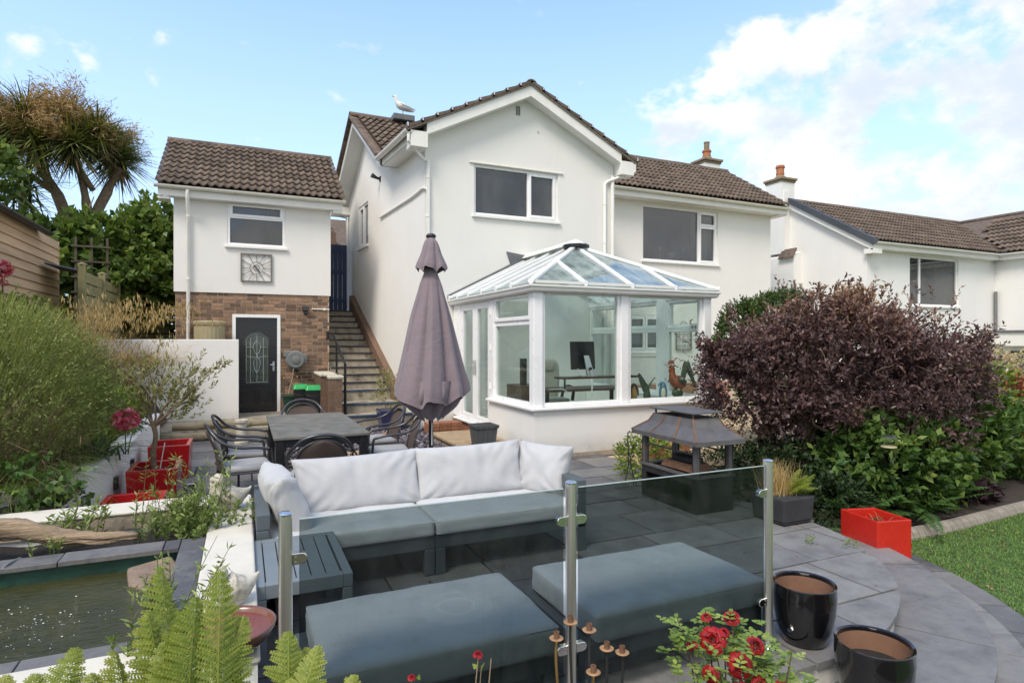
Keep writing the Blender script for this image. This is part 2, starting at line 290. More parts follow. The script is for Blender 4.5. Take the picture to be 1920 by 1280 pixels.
leaf('bed_leaf', [(0, (.026, .058, .015)), (.45, (.066, .135, .030)), (.75, (.14, .22, .05)), (.93, (.28, .35, .08)), (1, (.38, .40, .12))], .42, .28)
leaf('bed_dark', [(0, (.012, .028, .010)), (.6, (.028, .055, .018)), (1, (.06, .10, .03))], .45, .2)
leaf('lime_leaf', [(0, (.10, .17, .025)), (.6, (.22, .30, .05)), (1, (.40, .46, .09))], .45, .35)
leaf('fern_leaf', [(0, (.085, .14, .020)), (.45, (.19, .255, .038)), (.8, (.33, .36, .06)), (1, (.46, .44, .10))], .5, .38)
leaf('fern_dark', [(0, (.030, .075, .018)), (.6, (.070, .14, .035)), (1, (.13, .21, .06))], .5, .3)
leaf('olive_leaf', [(0, (.12, .14, .045)), (.5, (.26, .26, .095)), (1, (.44, .41, .19))], .55, .25)
leaf('weed_leaf', [(0, (.11, .17, .04)), (.5, (.22, .30, .085)), (.88, (.38, .43, .15)), (1, (.46, .32, .16))], .5, .3)
leaf('sword_leaf', [(0, (.05, .075, .022)), (.5, (.13, .165, .045)), (.9, (.26, .28, .08)), (1, (.48, .42, .09))], .42, .2)
leaf('palm_flower', [(0, (.22, .125, .055)), (.5, (.40, .25, .115)), (1, (.56, .40, .20))], .8, .2)
leaf('dead_leaf', [(0, (.11, .07, .045)), (.6, (.22, .14, .085)), (1, (.33, .23, .14))], .85, .15)
leaf('rose_leaf', [(0, (.10, .17, .03)), (.5, (.22, .32, .06)), (1, (.42, .48, .12))], .42, .3)
leaf('rose_petal', [(0, (.09, .001, .003)), (.5, (.25, .004, .008)), (1, (.42, .012, .014))], .5, .15)
leaf('pink_petal', [(0, (.62, .09, .17)), (.5, (.75, .13, .20)), (1, (.85, .40, .42))], .6, .25)
leaf('pale_leaf', [(0, (.32, .30, .14)), (.5, (.55, .46, .27)), (1, (.72, .55, .42))], .6, .25)
leaf('red_leaf', [(0, (.17, .04, .025)), (.6, (.33, .09, .05)), (1, (.45, .22, .10))], .6, .2)
leaf('turf_blade', [(0, (.075, .15, .025)), (.5, (.135, .245, .042)), (.95, (.21, .32, .07)), (1, (.36, .33, .16))], .6, .25)
leaf('heuchera', [(0, (.02, .012, .018)), (1, (.07, .04, .05))], .4, .1)
def water():
    m, t, o = nodes('pond_water'); b = pr(t, o, .06, 0, .6)
    a = tnoise(t, 2.2, 5, .6, 'Geo', dist=.8); t.links.new(ramp(t, a, [(.3, (.030, .031, .009)), (.7, (.066, .062, .019))]), b.inputs['Base Color'])
    h = tnoise(t, 9, 5, .6, 'Geo', (1, 2.2, 1), 1.4); bump(t, b, h, .55, .03); return m
water()
solid('bowl_water', (.20, .055, .035), .04, var=.15, bmp=.08, bd=.01, spec=.7)
# ------------------------------------------------------------------ building tools
def wloc(o):
    v = Vector((0, 0, 0))
    while o is not None: v += o.location; o = o.parent
    return v
def tag(o, label=None, cat=None, group=None, kind=None):
    if label: o['label'] = label
    if cat: o['category'] = cat
    if group: o['group'] = group
    if kind: o['kind'] = kind
    return o
def thing(name, label, cat, loc=(0, 0, 0), group=None):
    o = bpy.data.objects.new(name, None); o.empty_display_size = .2; COL.objects.link(o); o.location = loc
    return tag(o, label, cat, group)
def link(name, me, parent=None, loc=(0, 0, 0)):
    o = bpy.data.objects.new(name, me); COL.objects.link(o); o.location = loc
    if parent is not None: o.parent = parent
    return o
def catmull(pts, n=6):
    P = [Vector(p) for p in pts]; P = [P[0] * 2 - P[1]] + P + [P[-1] * 2 - P[-2]]; r = []
    for i in range(1, len(P) - 2):
        for k in range(n):
            t = k / n; a, b, c, d = P[i-1:i+3]
            r.append(.5 * ((2*b) + (c-a)*t + (2*a-5*b+4*c-d)*t*t + (3*b-a-3*c+d)*t**3))
    r.append(P[-2]); return r
class MB:
    """collects vertices and faces given in world coordinates (or in a prototype's own)"""
    def __init__(s): s.v = []; s.f = []; s.tone = None
    def add(s, vs, fs):
        k = len(s.v); s.v.extend(tuple(v) for v in vs); s.f.extend(tuple(i + k for i in f) for f in fs); return s
    def box(s, x0, x1, y0, y1, z0, z1):
        return s.add([(x0,y0,z0),(x1,y0,z0),(x1,y1,z0),(x0,y1,z0),(x0,y0,z1),(x1,y0,z1),(x1,y1,z1),(x0,y1,z1)],
                     [(0,3,2,1),(4,5,6,7),(0,1,5,4),(1,2,6,5),(2,3,7,6),(3,0,4,7)])
    def hexa(s, p):   # 8 points: bottom loop then top loop
        return s.add(p, [(0,3,2,1),(4,5,6,7),(0,1,5,4),(1,2,6,5),(2,3,7,6),(3,0,4,7)])
    def bar(s, a, b, wd, ht, up=(0, 0, 1)):
        a = Vector(a); b = Vector(b); d = (b - a).normalized(); u = Vector(up); r = d.cross(u)
        if r.length < 1e-4: r = d.cross(Vector((1, 0, 0)))
        r.normalize(); u = r.cross(d); r *= wd / 2; u *= ht / 2
        return s.hexa([a-r-u, a+r-u, b+r-u, b-r-u, a-r+u, a+r+u, b+r+u, b-r+u])
    def prism(s, poly, z0, z1):
        n = len(poly); return s.add([(x, y, z0) for x, y in poly] + [(x, y, z1) for x, y in poly],
            [tuple(range(n-1, -1, -1)), tuple(range(n, 2*n))] + [(i, (i+1) % n, n+(i+1) % n, n+i) for i in range(n)])
    def prism3(s, poly, vec):   # planar 3d polygon pushed along vec
        n = len(poly); P = [Vector(p) for p in poly]; v = Vector(vec)
        return s.add(P + [p + v for p in P], [tuple(range(n-1, -1, -1)), tuple(range(n, 2*n))] + [(i, (i+1) % n, n+(i+1) % n, n+i) for i in range(n)])
    def tube(s, pts, r, n=8, caps=True):
        P = [Vector(p) for p in pts]; m = len(P); rs = r if hasattr(r, '__len__') else [r] * m; vs = []; fs = []
        up = None
        for i, p in enumerate(P):
            d = (P[min(i+1, m-1)] - P[max(i-1, 0)]); d = d.normalized() if d.length > 1e-9 else Vector((0, 0, 1))
            if up is None:
                up = d.orthogonal().normalized()
            else:
                up = up - d * up.dot(d); up = up.normalized() if up.length > 1e-6 else d.orthogonal().normalized()
            q = d.cross(up)
            for k in range(n): a = 2*PI*k/n; vs.append(p + (up*math.cos(a) + q*math.sin(a)) * rs[i])
        for i in range(m-1):
            for k in range(n): fs.append((i*n+k, i*n+(k+1) % n, (i+1)*n+(k+1) % n, (i+1)*n+k))
        if caps: fs.append(tuple(range(n-1, -1, -1))); fs.append(tuple((m-1)*n+k for k in range(n)))
        return s.add(vs, fs)
    def lathe(s, prof, c=(0, 0, 0), n=24, close=False):
        vs = []; fs = []; m = len(prof)
        for (r, z) in prof:
            for k in range(n): a = 2*PI*k/n; vs.append((c[0]+r*math.cos(a), c[1]+r*math.sin(a), c[2]+z))
        for i in range(m-1):
            for k in range(n): fs.append((i*n+k, i*n+(k+1) % n, (i+1)*n+(k+1) % n, (i+1)*n+k))
        fs.append(tuple(range(n-1, -1, -1))) if prof[0][0] > 1e-5 or True else None
        fs.append(tuple((m-1)*n+k for k in range(n)))
        return s.add(vs, fs)
    def grid(s, fn, nu, nv):
        vs = [fn(i/nu, j/nv) for j in range(nv+1) for i in range(nu+1)]
        return s.add(vs, [(j*(nu+1)+i, j*(nu+1)+i+1, (j+1)*(nu+1)+i+1, (j+1)*(nu+1)+i) for j in range(nv) for i in range(nu)])
    def xf(s, fn): s.v = [tuple(fn(Vector(v))) for v in s.v]; return s
    def mesh(s, name, m, off=(0, 0, 0), smooth=False):
        me = bpy.data.meshes.new(name); o = Vector(off)
        me.from_pydata([(v[0]-o[0], v[1]-o[1], v[2]-o[2]) for v in s.v], [], s.f); me.materials.append(MAT[m]); me.validate()
        if smooth: me.polygons.foreach_set('use_smooth', [True] * len(me.polygons))
        if s.tone is not None:
            at = me.attributes.new('tone', 'FLOAT', 'FACE')
            if len(s.tone) == len(me.polygons): at.data.foreach_set('value', s.tone)
        me.update(); return me
    def build(s, name, m, parent=None, smooth=False, bevel=0, seg=2, recalc=True, kind=None, auto=False):
        if parent is None:      # a one-mesh thing keeps its origin at its base
            a = np.array(s.v); c = (float(a[:,0].mean()), float(a[:,1].mean()), float(a[:,2].min()))
        else: c = wloc(parent)
        me = s.mesh(name, m, c, smooth)
        if recalc:
            import bmesh
            b = bmesh.new(); b.from_mesh(me); bmesh.ops.recalc_face_normals(b, faces=b.faces); b.to_mesh(me); b.free()
        if auto: me.set_sharp_from_angle(angle=rad(38))
        o = link(name, me, parent, c if parent is None else (0, 0, 0))
        if bevel:
            k = o.modifiers.new('bevel', 'BEVEL'); k.width = bevel; k.segments = seg; k.limit_method = 'ANGLE'; k.angle_limit = rad(40); k.harden_normals = False
        if kind: o['kind'] = kind
        return o
def npmesh(name, V, nper, m, parent=None, tone=None, kind=None, smooth=False):
    """many alike small faces: V (k, nper, 3) in world coordinates, one polygon each, tone per polygon"""
    V = np.asarray(V, dtype=np.float32); k = V.shape[0]
    if parent is None:
        c = np.array([V[..., 0].mean(), V[..., 1].mean(), V[..., 2].min()])
    else: c = np.array(wloc(parent))
    me = bpy.data.meshes.new(name); me.vertices.add(k * nper); me.vertices.foreach_set('co', (V.reshape(-1, 3) - c).astype(np.float32).ravel())
    me.loops.add(k * nper); me.loops.foreach_set('vertex_index', np.arange(k * nper, dtype=np.int32))
    me.polygons.add(k); me.polygons.foreach_set('loop_start', np.arange(0, k * nper, nper, dtype=np.int32)); me.polygons.foreach_set('loop_total', np.full(k, nper, dtype=np.int32))
    me.materials.append(MAT[m]); me.update(calc_edges=True)
    if tone is not None: at = me.attributes.new('tone', 'FLOAT', 'FACE'); at.data.foreach_set('value', np.clip(np.asarray(tone, dtype=np.float32), 0, 1))
    o = link(name, me, parent, tuple(float(x) for x in c) if parent is None else (0, 0, 0))
    if kind: o['kind'] = kind
    return o
def unit(a): return a / np.maximum(np.linalg.norm(a, axis=-1, keepdims=True), 1e-9)
def rdir(n): return unit(rng.normal(size=(n, 3)))
def leafquads(P, D, length, width, cup=.25):
    """rhombic leaves at P pointing along D"""
    n = len(P); D = unit(D); side = unit(np.cross(D, rdir(n))); nor = np.cross(side, D)
    l = (length * (.7 + .6 * rng.random(n)))[:, None]; wd = (width * (.7 + .6 * rng.random(n)))[:, None]
    mid = P + D * l * .45 + nor * wd * cup
    return np.stack([P, mid + side * wd * .5, P + D * l - nor * wd * cup * .8, mid - side * wd * .5], axis=1)
def sprigs(P, D, length, nl, ll, lw, spread=.9, droop=0.):
    """twigs at P along D with nl leaves each -> leaf quads and tone seeds"""
    n = len(P); D = unit(D); T = np.linspace(.12, 1, nl)
    L_ = (length * (.6 + .8 * rng.random(n)))[:, None, None]
    base = P[:, None, :] + D[:, None, :] * L_ * T[None, :, None]; base[..., 2] -= droop * (T[None, :] ** 2) * L_[..., 0]
    ld = D[:, None, :] * .75 + rdir(n * nl).reshape(n, nl, 3) * spread
    Q = leafquads(base.reshape(-1, 3), ld.reshape(-1, 3), ll, lw)
    tone = np.repeat(rng.random(n), nl) * .45 + rng.random(n * nl) * .4 + np.tile(T, n) * .15
    return Q, tone
def blades(P, D, length, width, seg=4, bend=.6, taper=True):
    """arching grass blades -> quads"""
    n = len(P); D = unit(D); L_ = (length * (.55 + .75 * rng.random(n)))[:, None]
    hor = D.copy(); hor[:, 2] = 0; hor = unit(hor + 1e-4); side = unit(np.cross(hor, np.array([[0, 0, 1.]])))
    side = unit(side + rdir(n) * .35)
    pts = []
    for k in range(seg + 1):
        t = k / seg; q = P + D * L_ * t + hor * L_ * bend * t * t * .5; q = q - np.array([0, 0, 1.]) * L_ * bend * t ** 2.4 * .55; pts.append(q)
    Q = []
    for k in range(seg):
        w0 = width * (1 - (k / seg) ** 1.5 * .9) / 2; w1 = width * (1 - ((k+1) / seg) ** 1.5 * .9) / 2
        Q.append(np.stack([pts[k] - side * w0, pts[k] + side * w0, pts[k+1] + side * w1, pts[k+1] - side * w1], axis=1))
    tone = rng.random(n); return np.concatenate(Q), np.tile(tone, seg)
def inblob(n, c, r, shell=.0):
    """points inside an ellipsoid; shell>0 pushes them outwards"""
    d = rdir(n); u = rng.random(n) ** (1/3); u = shell + (1 - shell) * u
    return np.array(c) + d * u[:, None] * np.array(r), d
def copy_tree(o, parent=None):
    c = o.copy(); COL.objects.link(c); c.parent = parent
    for ch in list(o.children): copy_tree(ch, c)
    return c
# walls with openings -------------------------------------------------------
def wall_faces(mb, u0, u1, v0, v1, holes, to3, depth):
    """plane wall in (u, v) with rectangular holes; to3(u, v, w) maps to space, w = depth behind the face"""
    us = sorted({u0, u1, *[h[0] for h in holes], *[h[1] for h in holes]}); vs = sorted({v0, v1, *[h[2] for h in holes], *[h[3] for h in holes]})
    for i in range(len(us)-1):
        for j in range(len(vs)-1):
            a, b, c, d = us[i], us[i+1], vs[j], vs[j+1]; cu, cv = (a+b)/2, (c+d)/2
            if any(h[0] < cu < h[1] and h[2] < cv < h[3] for h in holes): continue
            mb.add([to3(a,c,0), to3(b,c,0), to3(b,d,0), to3(a,d,0)], [(0,1,2,3)])
    for (a, b, c, d) in holes:
        mb.add([to3(a,c,0), to3(b,c,0), to3(b,d,0), to3(a,d,0), to3(a,c,depth), to3(b,c,depth), to3(b,d,depth), to3(a,d,depth)], [(0,1,5,4),(1,2,6,5),(2,3,7,6),(3,0,4,7)])
    return mb
def frame_rect(mb, u0, u1, v0, v1, wd, to3, w0, w1):
    """rectangular frame ring, mitre-free: stiles full height, rails between"""
    def bx(a, b, c, d): mb.hexa([to3(a,c,w0), to3(b,c,w0), to3(b,c,w1), to3(a,c,w1), to3(a,d,w0), to3(b,d,w0), to3(b,d,w1), to3(a,d,w1)])
    bx(u0, u0+wd, v0, v1); bx(u1-wd, u1, v0, v1); bx(u0+wd, u1-wd, v0, v0+wd); bx(u0+wd, u1-wd, v1-wd, v1)
def bx3(mb, to3, a, b, c, d, w0, w1):
    mb.hexa([to3(a,c,w0), to3(b,c,w0), to3(b,c,w1), to3(a,c,w1), to3(a,d,w0), to3(b,d,w0), to3(b,d,w1), to3(a,d,w1)])
def window(parent, to3, u0, u1, v0, v1, lights, rec=.09, room=None, sill=True, fw=.055, frame='upvc', pane='glass_window', roommat='room', label=None):
    """upvc window set in a reveal: outer frame, one sash per opening light, a pane in each, sill"""
    f = MB(); frame_rect(f, u0, u1, v0, v1, fw, to3, rec-.045, rec+.03)
    win = f.build('window', 'upvc' if frame is None else frame, parent, bevel=.006)
    if label: win['label'] = label
    for (a, b, c, d, op) in lights:
        if op:
            s_ = MB(); frame_rect(s_, a, b, c, d, .055, to3, rec-.062, rec+.012); s_.build('sash', frame, win, bevel=.006); a += .05; b -= .05; c += .05; d -= .05
        p = MB(); bx3(p, to3, a, b, c, d, rec-.006, rec+.010); p.build('pane', pane, win)
    if sill:
        s_ = MB(); bx3(s_, to3, u0-.05, u1+.05, v0-.055, v0-.001, -.055, rec-.03); s_.build('sill', 'sill_white', win, bevel=.006)
    if room:
        r = MB(); a, b, c, d = u0-.25, u1+.25, v0-.3, v1+.15; q = [to3(a,c,rec+.14), to3(b,c,rec+.14), to3(b,d,rec+.14), to3(a,d,rec+.14), to3(a,c,rec+room), to3(b,c,rec+room), to3(b,d,rec+room), to3(a,d,rec+room)]
        r.add(q, [(0,1,5,4),(1,2,6,5),(2,3,7,6),(3,0,4,7),(4,5,6,7)]); r.build('room_lining', roommat, win, recalc=False)
    return win
# roofs ---------------------------------------------------------------------
def tile_mesh(name, wd, ln, m, waves=2):
    mb = MB(); n = waves * 6; th = .020
    def prof(t): a = (t * waves) % 1.0; return .048 * (.5 + .5 * math.cos(2*PI*a)) ** 1.3
    top = []; 
    for j, (y, lift) in enumerate(((0, .036), (ln, .0))):
        for i in range(n+1): t = i / n; top.append((t*wd, y, prof(t) + lift))
    vs = top + [(x, y, z - th) for (x, y, z) in top[:n+1]]
    fs = [(i, i+1, n+2+i, n+1+i) for i in range(n)] + [(2*(n+1)+i, 2*(n+1)+i+1, i+1, i) for i in range(n)]
    mb.add(vs, fs); me = mb.mesh(name, m); me.polygons.foreach_set('use_smooth', [k < n for k in range(len(me.polygons))]); return me
def lay_tiles(parent, me, origin, udir, vdir, nu, nv, wd, ex, keep=None, name='tile', skewx=None):
    o3 = Vector(origin); u = Vector(udir).normalized(); v = Vector(vdir).normalized(); nrm = u.cross(v).normalized(); base = wloc(parent); cnt = 0
    R_ = Matrix((u, v, nrm)).transposed()
    for j in range(nv):
        for i in range(nu):
            if keep and not keep(i, j): continue
            p = o3 + u * (i*wd) + v * (j*ex) + nrm * random.uniform(0, .004)
            o = link(name, me, parent); q = R_.to_quaternion() @ Euler((random.uniform(-.006, .006), random.uniform(-.006, .006), random.uniform(-.005, .005))).to_quaternion()
            o.location = p - base; o.rotation_mode = 'QUATERNION'; o.rotation_quaternion = q; cnt += 1
    return cnt
def ridge_tiles(parent, a, b, r, m, step=.45, name='ridge_tile', drop=.03):
    a = Vector(a); b = Vector(b); d = (b - a); n = max(1, int(round(d.length / step))); d /= n; u = d.normalized()
    side = u.cross(Vector((0, 0, 1))).normalized(); up = side.cross(u)
    for k in range(n):
        mb = MB(); p0 = a + d*k - u*.012; p1 = a + d*(k+1) - u*.004; vs = []; rr = r + random.uniform(0, .006)
        for p in (p0, p1):
            for q in range(9): an = rad(-12 + 204*q/8); vs.append(p + side*math.cos(an)*rr + up*(math.sin(an)*rr*.85 - drop))
            for q in range(8, -1, -1): an = rad(-12 + 204*q/8); vs.append(p + side*math.cos(an)*(rr-.018) + up*(math.sin(an)*(rr-.018)*.85 - drop))
        fs = [(i, (i+1) % 18, 18+(i+1) % 18, 18+i) for i in range(18)] + [tuple(range(17, -1, -1)), tuple(range(18, 36))]
        mb.add(vs, fs).build(name, m, parent)
def gutter(parent, a, b, outward, m='upvc_old', r=.055, name='gutter', brackets=True):
    """half-round gutter from a to b with brackets, its back against the fascia"""
    a = Vector(a); b = Vector(b); o_ = Vector(outward).normalized(); vs = []; mb = MB()
    for p in (a, b):
        for q in range(9): an = PI + PI*q/8; vs.append(p + o_*(r + math.cos(an)*r) + Vector((0, 0, math.sin(an)*r*1.0)))
        for q in range(8, -1, -1): an = PI + PI*q/8; vs.append(p + o_*(r + math.cos(an)*(r-.006)) + Vector((0, 0, math.sin(an)*(r-.006) + .002)))
    mb.add(vs, [(i, (i+1) % 18, 18+(i+1) % 18, 18+i) for i in range(18)] + [tuple(range(17, -1, -1)), tuple(range(18, 36))])
    g = mb.build(name, m, parent)
    if brackets:
        n = max(2, int((b-a).length / .9)); u = (b-a).normalized()
        for k in range(n+1):
            c = a + (b-a) * ((k + .15) / (n + .3)); t = MB(); vs = []
            for p in (c - u*.014, c + u*.014):
                for q in range(7): an = PI + PI*q/6; vs.append(p + o_*(r + math.cos(an)*(r+.007)) + Vector((0, 0, math.sin(an)*(r+.007) + .004)))
            t.add(vs, [(i, i+1, 8+i, 7+i) for i in range(6)]); t.build('bracket', m, g)
    return g
def plan_box(mb, to3, *a): pass
# ------------------------------------------------------------------ main house
SK = .075
def sx_(y, off=0.): return 3.25 + off - SK * (y - 11.39)          # the left flank runs a few degrees off square
house = thing('house', 'white rendered two storey house with front gable and brown tiled roof', 'house', (5.4, 12.5, 0))
TILE = tile_mesh('roof_tile', .32, .335, 'tile_brown'); TILE_FAR = TILE
fy = lambda Y0: (lambda u, v, w: (u, Y0 + w, v))
side3 = lambda u, v, w: (sx_(u) + w, u, v)
G3 = fy(11.39); W3 = fy(13.4)
mb = MB(); wall_faces(mb, sx_(11.39), 7.62, -.1, 5.84, [(4.27, 6.2, 4.27, 5.3)], G3, .16)
mb.add([(3.25, 11.39, 5.84), (7.62, 11.39, 5.84), (5.43, 11.39, 6.93)], [(0, 1, 2)])
mb.build('gable_wall', 'render_white', house, recalc=False)
mb = MB(); mb.add([(7.62, 11.39, -.1), (7.62, 13.4, -.1), (7.62, 13.4, 5.84), (7.62, 11.39, 5.84)], [(0, 1, 2, 3)])
wall_faces(mb, 7.62, 14.62, -.1, 5.72, [(9.9, 12.55, 3.91, 5.43), (9.43, 10.56, 1.42, 2.42)], W3, .16)
mb.add([(14.62, 13.4, -.1), (14.62, 17.7, -.1), (14.62, 17.7, 5.72), (14.62, 15.55, 7.3), (14.62, 13.4, 5.8)], [(0, 1, 2, 3, 4)])
mb.add([(14.62, 17.7, -.1), (sx_(17.7), 17.7, -.1), (sx_(17.7), 17.7, 5.72), (14.62, 17.7, 5.72)], [(0, 1, 2, 3)])
mb.build('front_wall', 'render_white', house, recalc=False)
mb = MB(); wall_faces(mb, 11.39, 17.7, -.1, 5.66, [(15.55, 16.5, 4.19, 5.31)], side3, .14)
mb.add([side3(13.1, 5.66, 0), side3(17.7, 5.66, 0), side3(15.55, 7.28, 0)], [(0, 1, 2)])
mb.add([side3(11.39, 5.66, 0), side3(13.1, 5.66, 0), side3(13.1, 5.8, 0), side3(11.39, 5.84, 0)], [(0, 1, 2, 3)])
mb.build('side_wall', 'render_white', house, recalc=False)
window(house, G3, 4.27, 6.2, 4.27, 5.3, [(4.32, 5.50, 4.33, 5.24, 0), (5.52, 6.15, 4.32, 5.25, 1)], room=1.2, label='wide bedroom window in the gable with one opening light')
mb = MB(); bx3(mb, G3, 5.49, 5.54, 4.32, 5.25, .05, .12); mb.build('mullion', 'upvc', house)
win2 = window(house, W3, 9.9, 12.55, 3.91, 5.43, [(9.96, 11.84, 3.97, 5.37, 0), (11.9, 12.5, 3.96, 4.98, 1), (11.9, 12.5, 5.0, 5.38, 1)], room=1.6, label='large lounge window with candlesticks on its sill')
mb = MB(); bx3(mb, W3, 11.84, 11.91, 3.965, 5.375, .05, .118); bx3(mb, W3, 11.912, 12.49, 4.972, 5.01, .05, .117); mb.build('mullion', 'upvc', win2)
window(house, side3, 15.55, 16.5, 4.19, 5.31, [(15.61, 16.02, 4.25, 5.25, 0), (16.03, 16.45, 4.24, 5.26, 1)], rec=.07, room=.9, label='small side window above the steps')
win3 = window(house, W3, 9.43, 10.56, 1.42, 2.42, [(9.49, 9.98, 1.48, 2.36, 1), (10.01, 10.5, 1.48, 2.36, 1)], rec=.06, room=.8, label='ground floor window with white slatted shutters')
for k in range(11):
    for (a, b) in ((9.56, 9.92), (10.08, 10.44)):
        s_ = MB(); z = 1.55 + k * .075; s_.bar((a, 13.56, z), (b, 13.56, z), .012, .062, (0, -.5, 1)); s_.build('shutter_slat', 'shutter', win3)
mb = MB(); mb.box(9.2, 10.8, 13.36, 13.4, 1.30, 1.36); mb.build('stone_sill', 'sill_white', house, bevel=.01)
# lintel and drip lines above the windows
mb = MB(); mb.box(4.17, 6.32, 11.36, 11.389, 5.305, 5.325); mb.build('drip_strip', 'pvc_cream', house)
# roof decks
mb = MB()
def slab(p, t=.05):
    mb.prism3([Vector(q) for q in p], (0, 0, -t))
xl = lambda y: 2.83 - SK * (y - 11.12)
slab([(xl(13.03), 13.03, 5.735), (2.85, 13.03, 5.735), (5.43, 14.93, 7.01), (8.05, 13.03, 5.735), (14.92, 13.03, 5.735), (14.92, 15.55, 7.42), (xl(15.55), 15.55, 7.42)])
slab([(xl(15.55), 15.55, 7.42), (14.92, 15.55, 7.42), (14.92, 17.98, 5.66), (xl(17.98), 17.98, 5.66)])
slab([(5.43, 11.14, 7.01), (5.43, 14.93, 7.01), (xl(13.03), 13.03, 5.725), (xl(11.14), 11.14, 5.725)])
slab([(5.43, 11.14, 7.01), (8.05, 11.14, 5.70), (8.05, 13.03, 5.70), (5.43, 14.93, 7.01)])
roof = mb.build('roof', 'tile_brown', house)
# roof tiles on the two slopes that face the garden
vd = Vector((0, 2.52, 1.685)); sl_len = vd.length; ex = .303
def keep(i, j):
    x = 2.80 + .01 + i * .32 - SK * j * .25; h = j / 10
    return (x + .30 < 2.85 + h * 2.58 + .22) or (x > 8.05 - h * 2.62 - .1)
for j in range(10):
    lay_tiles(roof, TILE, Vector((2.78 - SK * j * .25, 13.0, 5.74)) + vd.normalized() * (j * ex), (1, 0, 0), vd, 38, 1, .32, ex, keep=lambda i, jj, j=j: keep(i, j))
ridge_tiles(roof, (xl(15.55) - .02, 15.55, 7.44), (14.93, 15.55, 7.44), .12, 'tile_brown')
ridge_tiles(roof, (5.43, 11.1, 7.02), (5.43, 14.8, 7.02), .12, 'tile_brown')
# verge tiles and clips up the front gable, tiles on the flank of the projecting gable
for sgn, xe, ze in ((-1, 2.80, 5.70), (1, 8.08, 5.675)):
    n = 9
    for k in range(n):
        a = k / n; b = (k + 1) / n + .02; m_ = MB()
        p = lambda t, dz, y: (xe + (5.43 - xe) * t, y, ze + (7.01 - ze) * t + dz)
        lift = .030
        m_.hexa([p(a, 0, 11.08), p(b, 0, 11.08), p(b, 0, 11.40), p(a, 0, 11.40), p(a, .055 + lift, 11.08), p(b, .045, 11.08), p(b, .045, 11.40), p(a, .055 + lift, 11.40)])
        m_.build('verge_tile', 'tile_brown', roof)
        c = MB(); q = Vector(p(a + .012, .09, 11.09)); c.box(q.x - .012, q.x + .012, 11.065, 11.13, q.z - .06, q.z + .012); c.build('verge_clip', 'alu', roof)
    m_ = MB(); q = lambda t, dz, y: (xe + (5.43 - xe) * t, y, ze + (7.01 - ze) * t + dz)
    m_.hexa([q(0, -.035, 11.10), q(1, -.035, 11.10), q(1, -.035, 11.3), q(0, -.035, 11.3), q(0, -.002, 11.10), q(1, -.002, 11.10), q(1, -.002, 11.3), q(0, -.002, 11.3)]); m_.build('undercloak', 'tile_mortar', roof)
flank = Vector((2.6, 0, 1.285)); 
# bargeboards, soffits, box ends
def barge(a, b, h, y0, y1, name='bargeboard'):
    m_ = MB(); a = Vector(a); b = Vector(b)
    m_.hexa([(a.x, y0, a.z-h), (b.x, y0, b.z-h), (b.x, y1, b.z-h), (a.x, y1, a.z-h), (a.x, y0, a.z), (b.x, y0, b.z), (b.x, y1, b.z), (a.x, y1, a.z)])
    return m_.build(name, 'upvc_old', house)
barge((3.22, 0, 5.87), (5.43, 0, 6.97), .21, 11.13, 11.385); barge((5.43, 0, 6.97), (7.66, 0, 5.85), .21, 11.13, 11.385)
for (a, b) in ((2.90, 3.235), (7.635, 7.985)):
    m_ = MB(); m_.hexa([(a, 11.12, 5.40), (b, 11.12, 5.40), (b, 11.45, 5.40), (a, 11.45, 5.40), (a, 11.12, 5.70), (b, 11.12, 5.70), (b, 11.45, 5.70), (a, 11.45, 5.70)]); m_.build('eaves_box', 'upvc_old', house, bevel=.006)
m_ = MB(); a = .34
m_.hexa([(2.92, 11.45, 5.55), (2.95, 11.45, 5.55), (xl(13.1)+.12, 13.1, 5.55), (xl(13.1)+.09, 13.1, 5.55), (2.92, 11.45, 5.70), (2.95, 11.45, 5.70), (xl(13.1)+.12, 13.1, 5.70), (xl(13.1)+.09, 13.1, 5.70)])
m_.hexa([(2.95, 11.45, 5.53), (3.26, 11.45, 5.53), (3.13, 13.1, 5.53), (xl(13.1)+.12, 13.1, 5.53), (2.95, 11.45, 5.549), (3.26, 11.45, 5.549), (3.13, 13.1, 5.549), (xl(13.1)+.12, 13.1, 5.549)]); m_.build('fascia', 'upvc_old', house)
# left gable end: bargeboard and soffit up to the peak
for (y0, z0, y1, z1) in ((13.15, 5.72, 15.55, 7.36), (15.55, 7.36, 17.95, 5.62)):
    m_ = MB(); xo = lambda y: xl(y) + .05
    m_.hexa([(xo(y0), y0, z0-.20), (xo(y0)+.025, y0, z0-.20), (xo(y1)+.025, y1, z1-.20), (xo(y1), y1, z1-.20), (xo(y0), y0, z0), (xo(y0)+.025, y0, z0), (xo(y1)+.025, y1, z1), (xo(y1), y1, z1)]); m_.build('bargeboard', 'upvc_old', house)
    m_ = MB(); m_.hexa([(xo(y0)+.026, y0, z0-.19), (sx_(y0)+.01, y0, z0-.19), (sx_(y1)+.01, y1, z1-.19), (xo(y1)+.026, y1, z1-.19), (xo(y0)+.026, y0, z0-.17), (sx_(y0)+.01, y0, z0-.17), (sx_(y1)+.01, y1, z1-.17), (xo(y1)+.026, y1, z1-.17)]); m_.build('soffit', 'upvc_old', house)
    n = 8
    for k in range(n):
        a = k / n; b = (k+1) / n; m_ = MB(); P_ = lambda t, dx, dz: (xl(y0 + (y1-y0)*t) + dx, y0 + (y1-y0)*t, z0 + (z1-z0)*t + dz)
        m_.hexa([P_(a, -.05, .01), P_(a, .2, .01), P_(b, .2, .01), P_(b, -.05, .01), P_(a, -.05, .085), P_(a, .2, .085), P_(b, .2, .075), P_(b, -.05, .075)]); m_.build('verge_tile', 'tile_brown', roof)
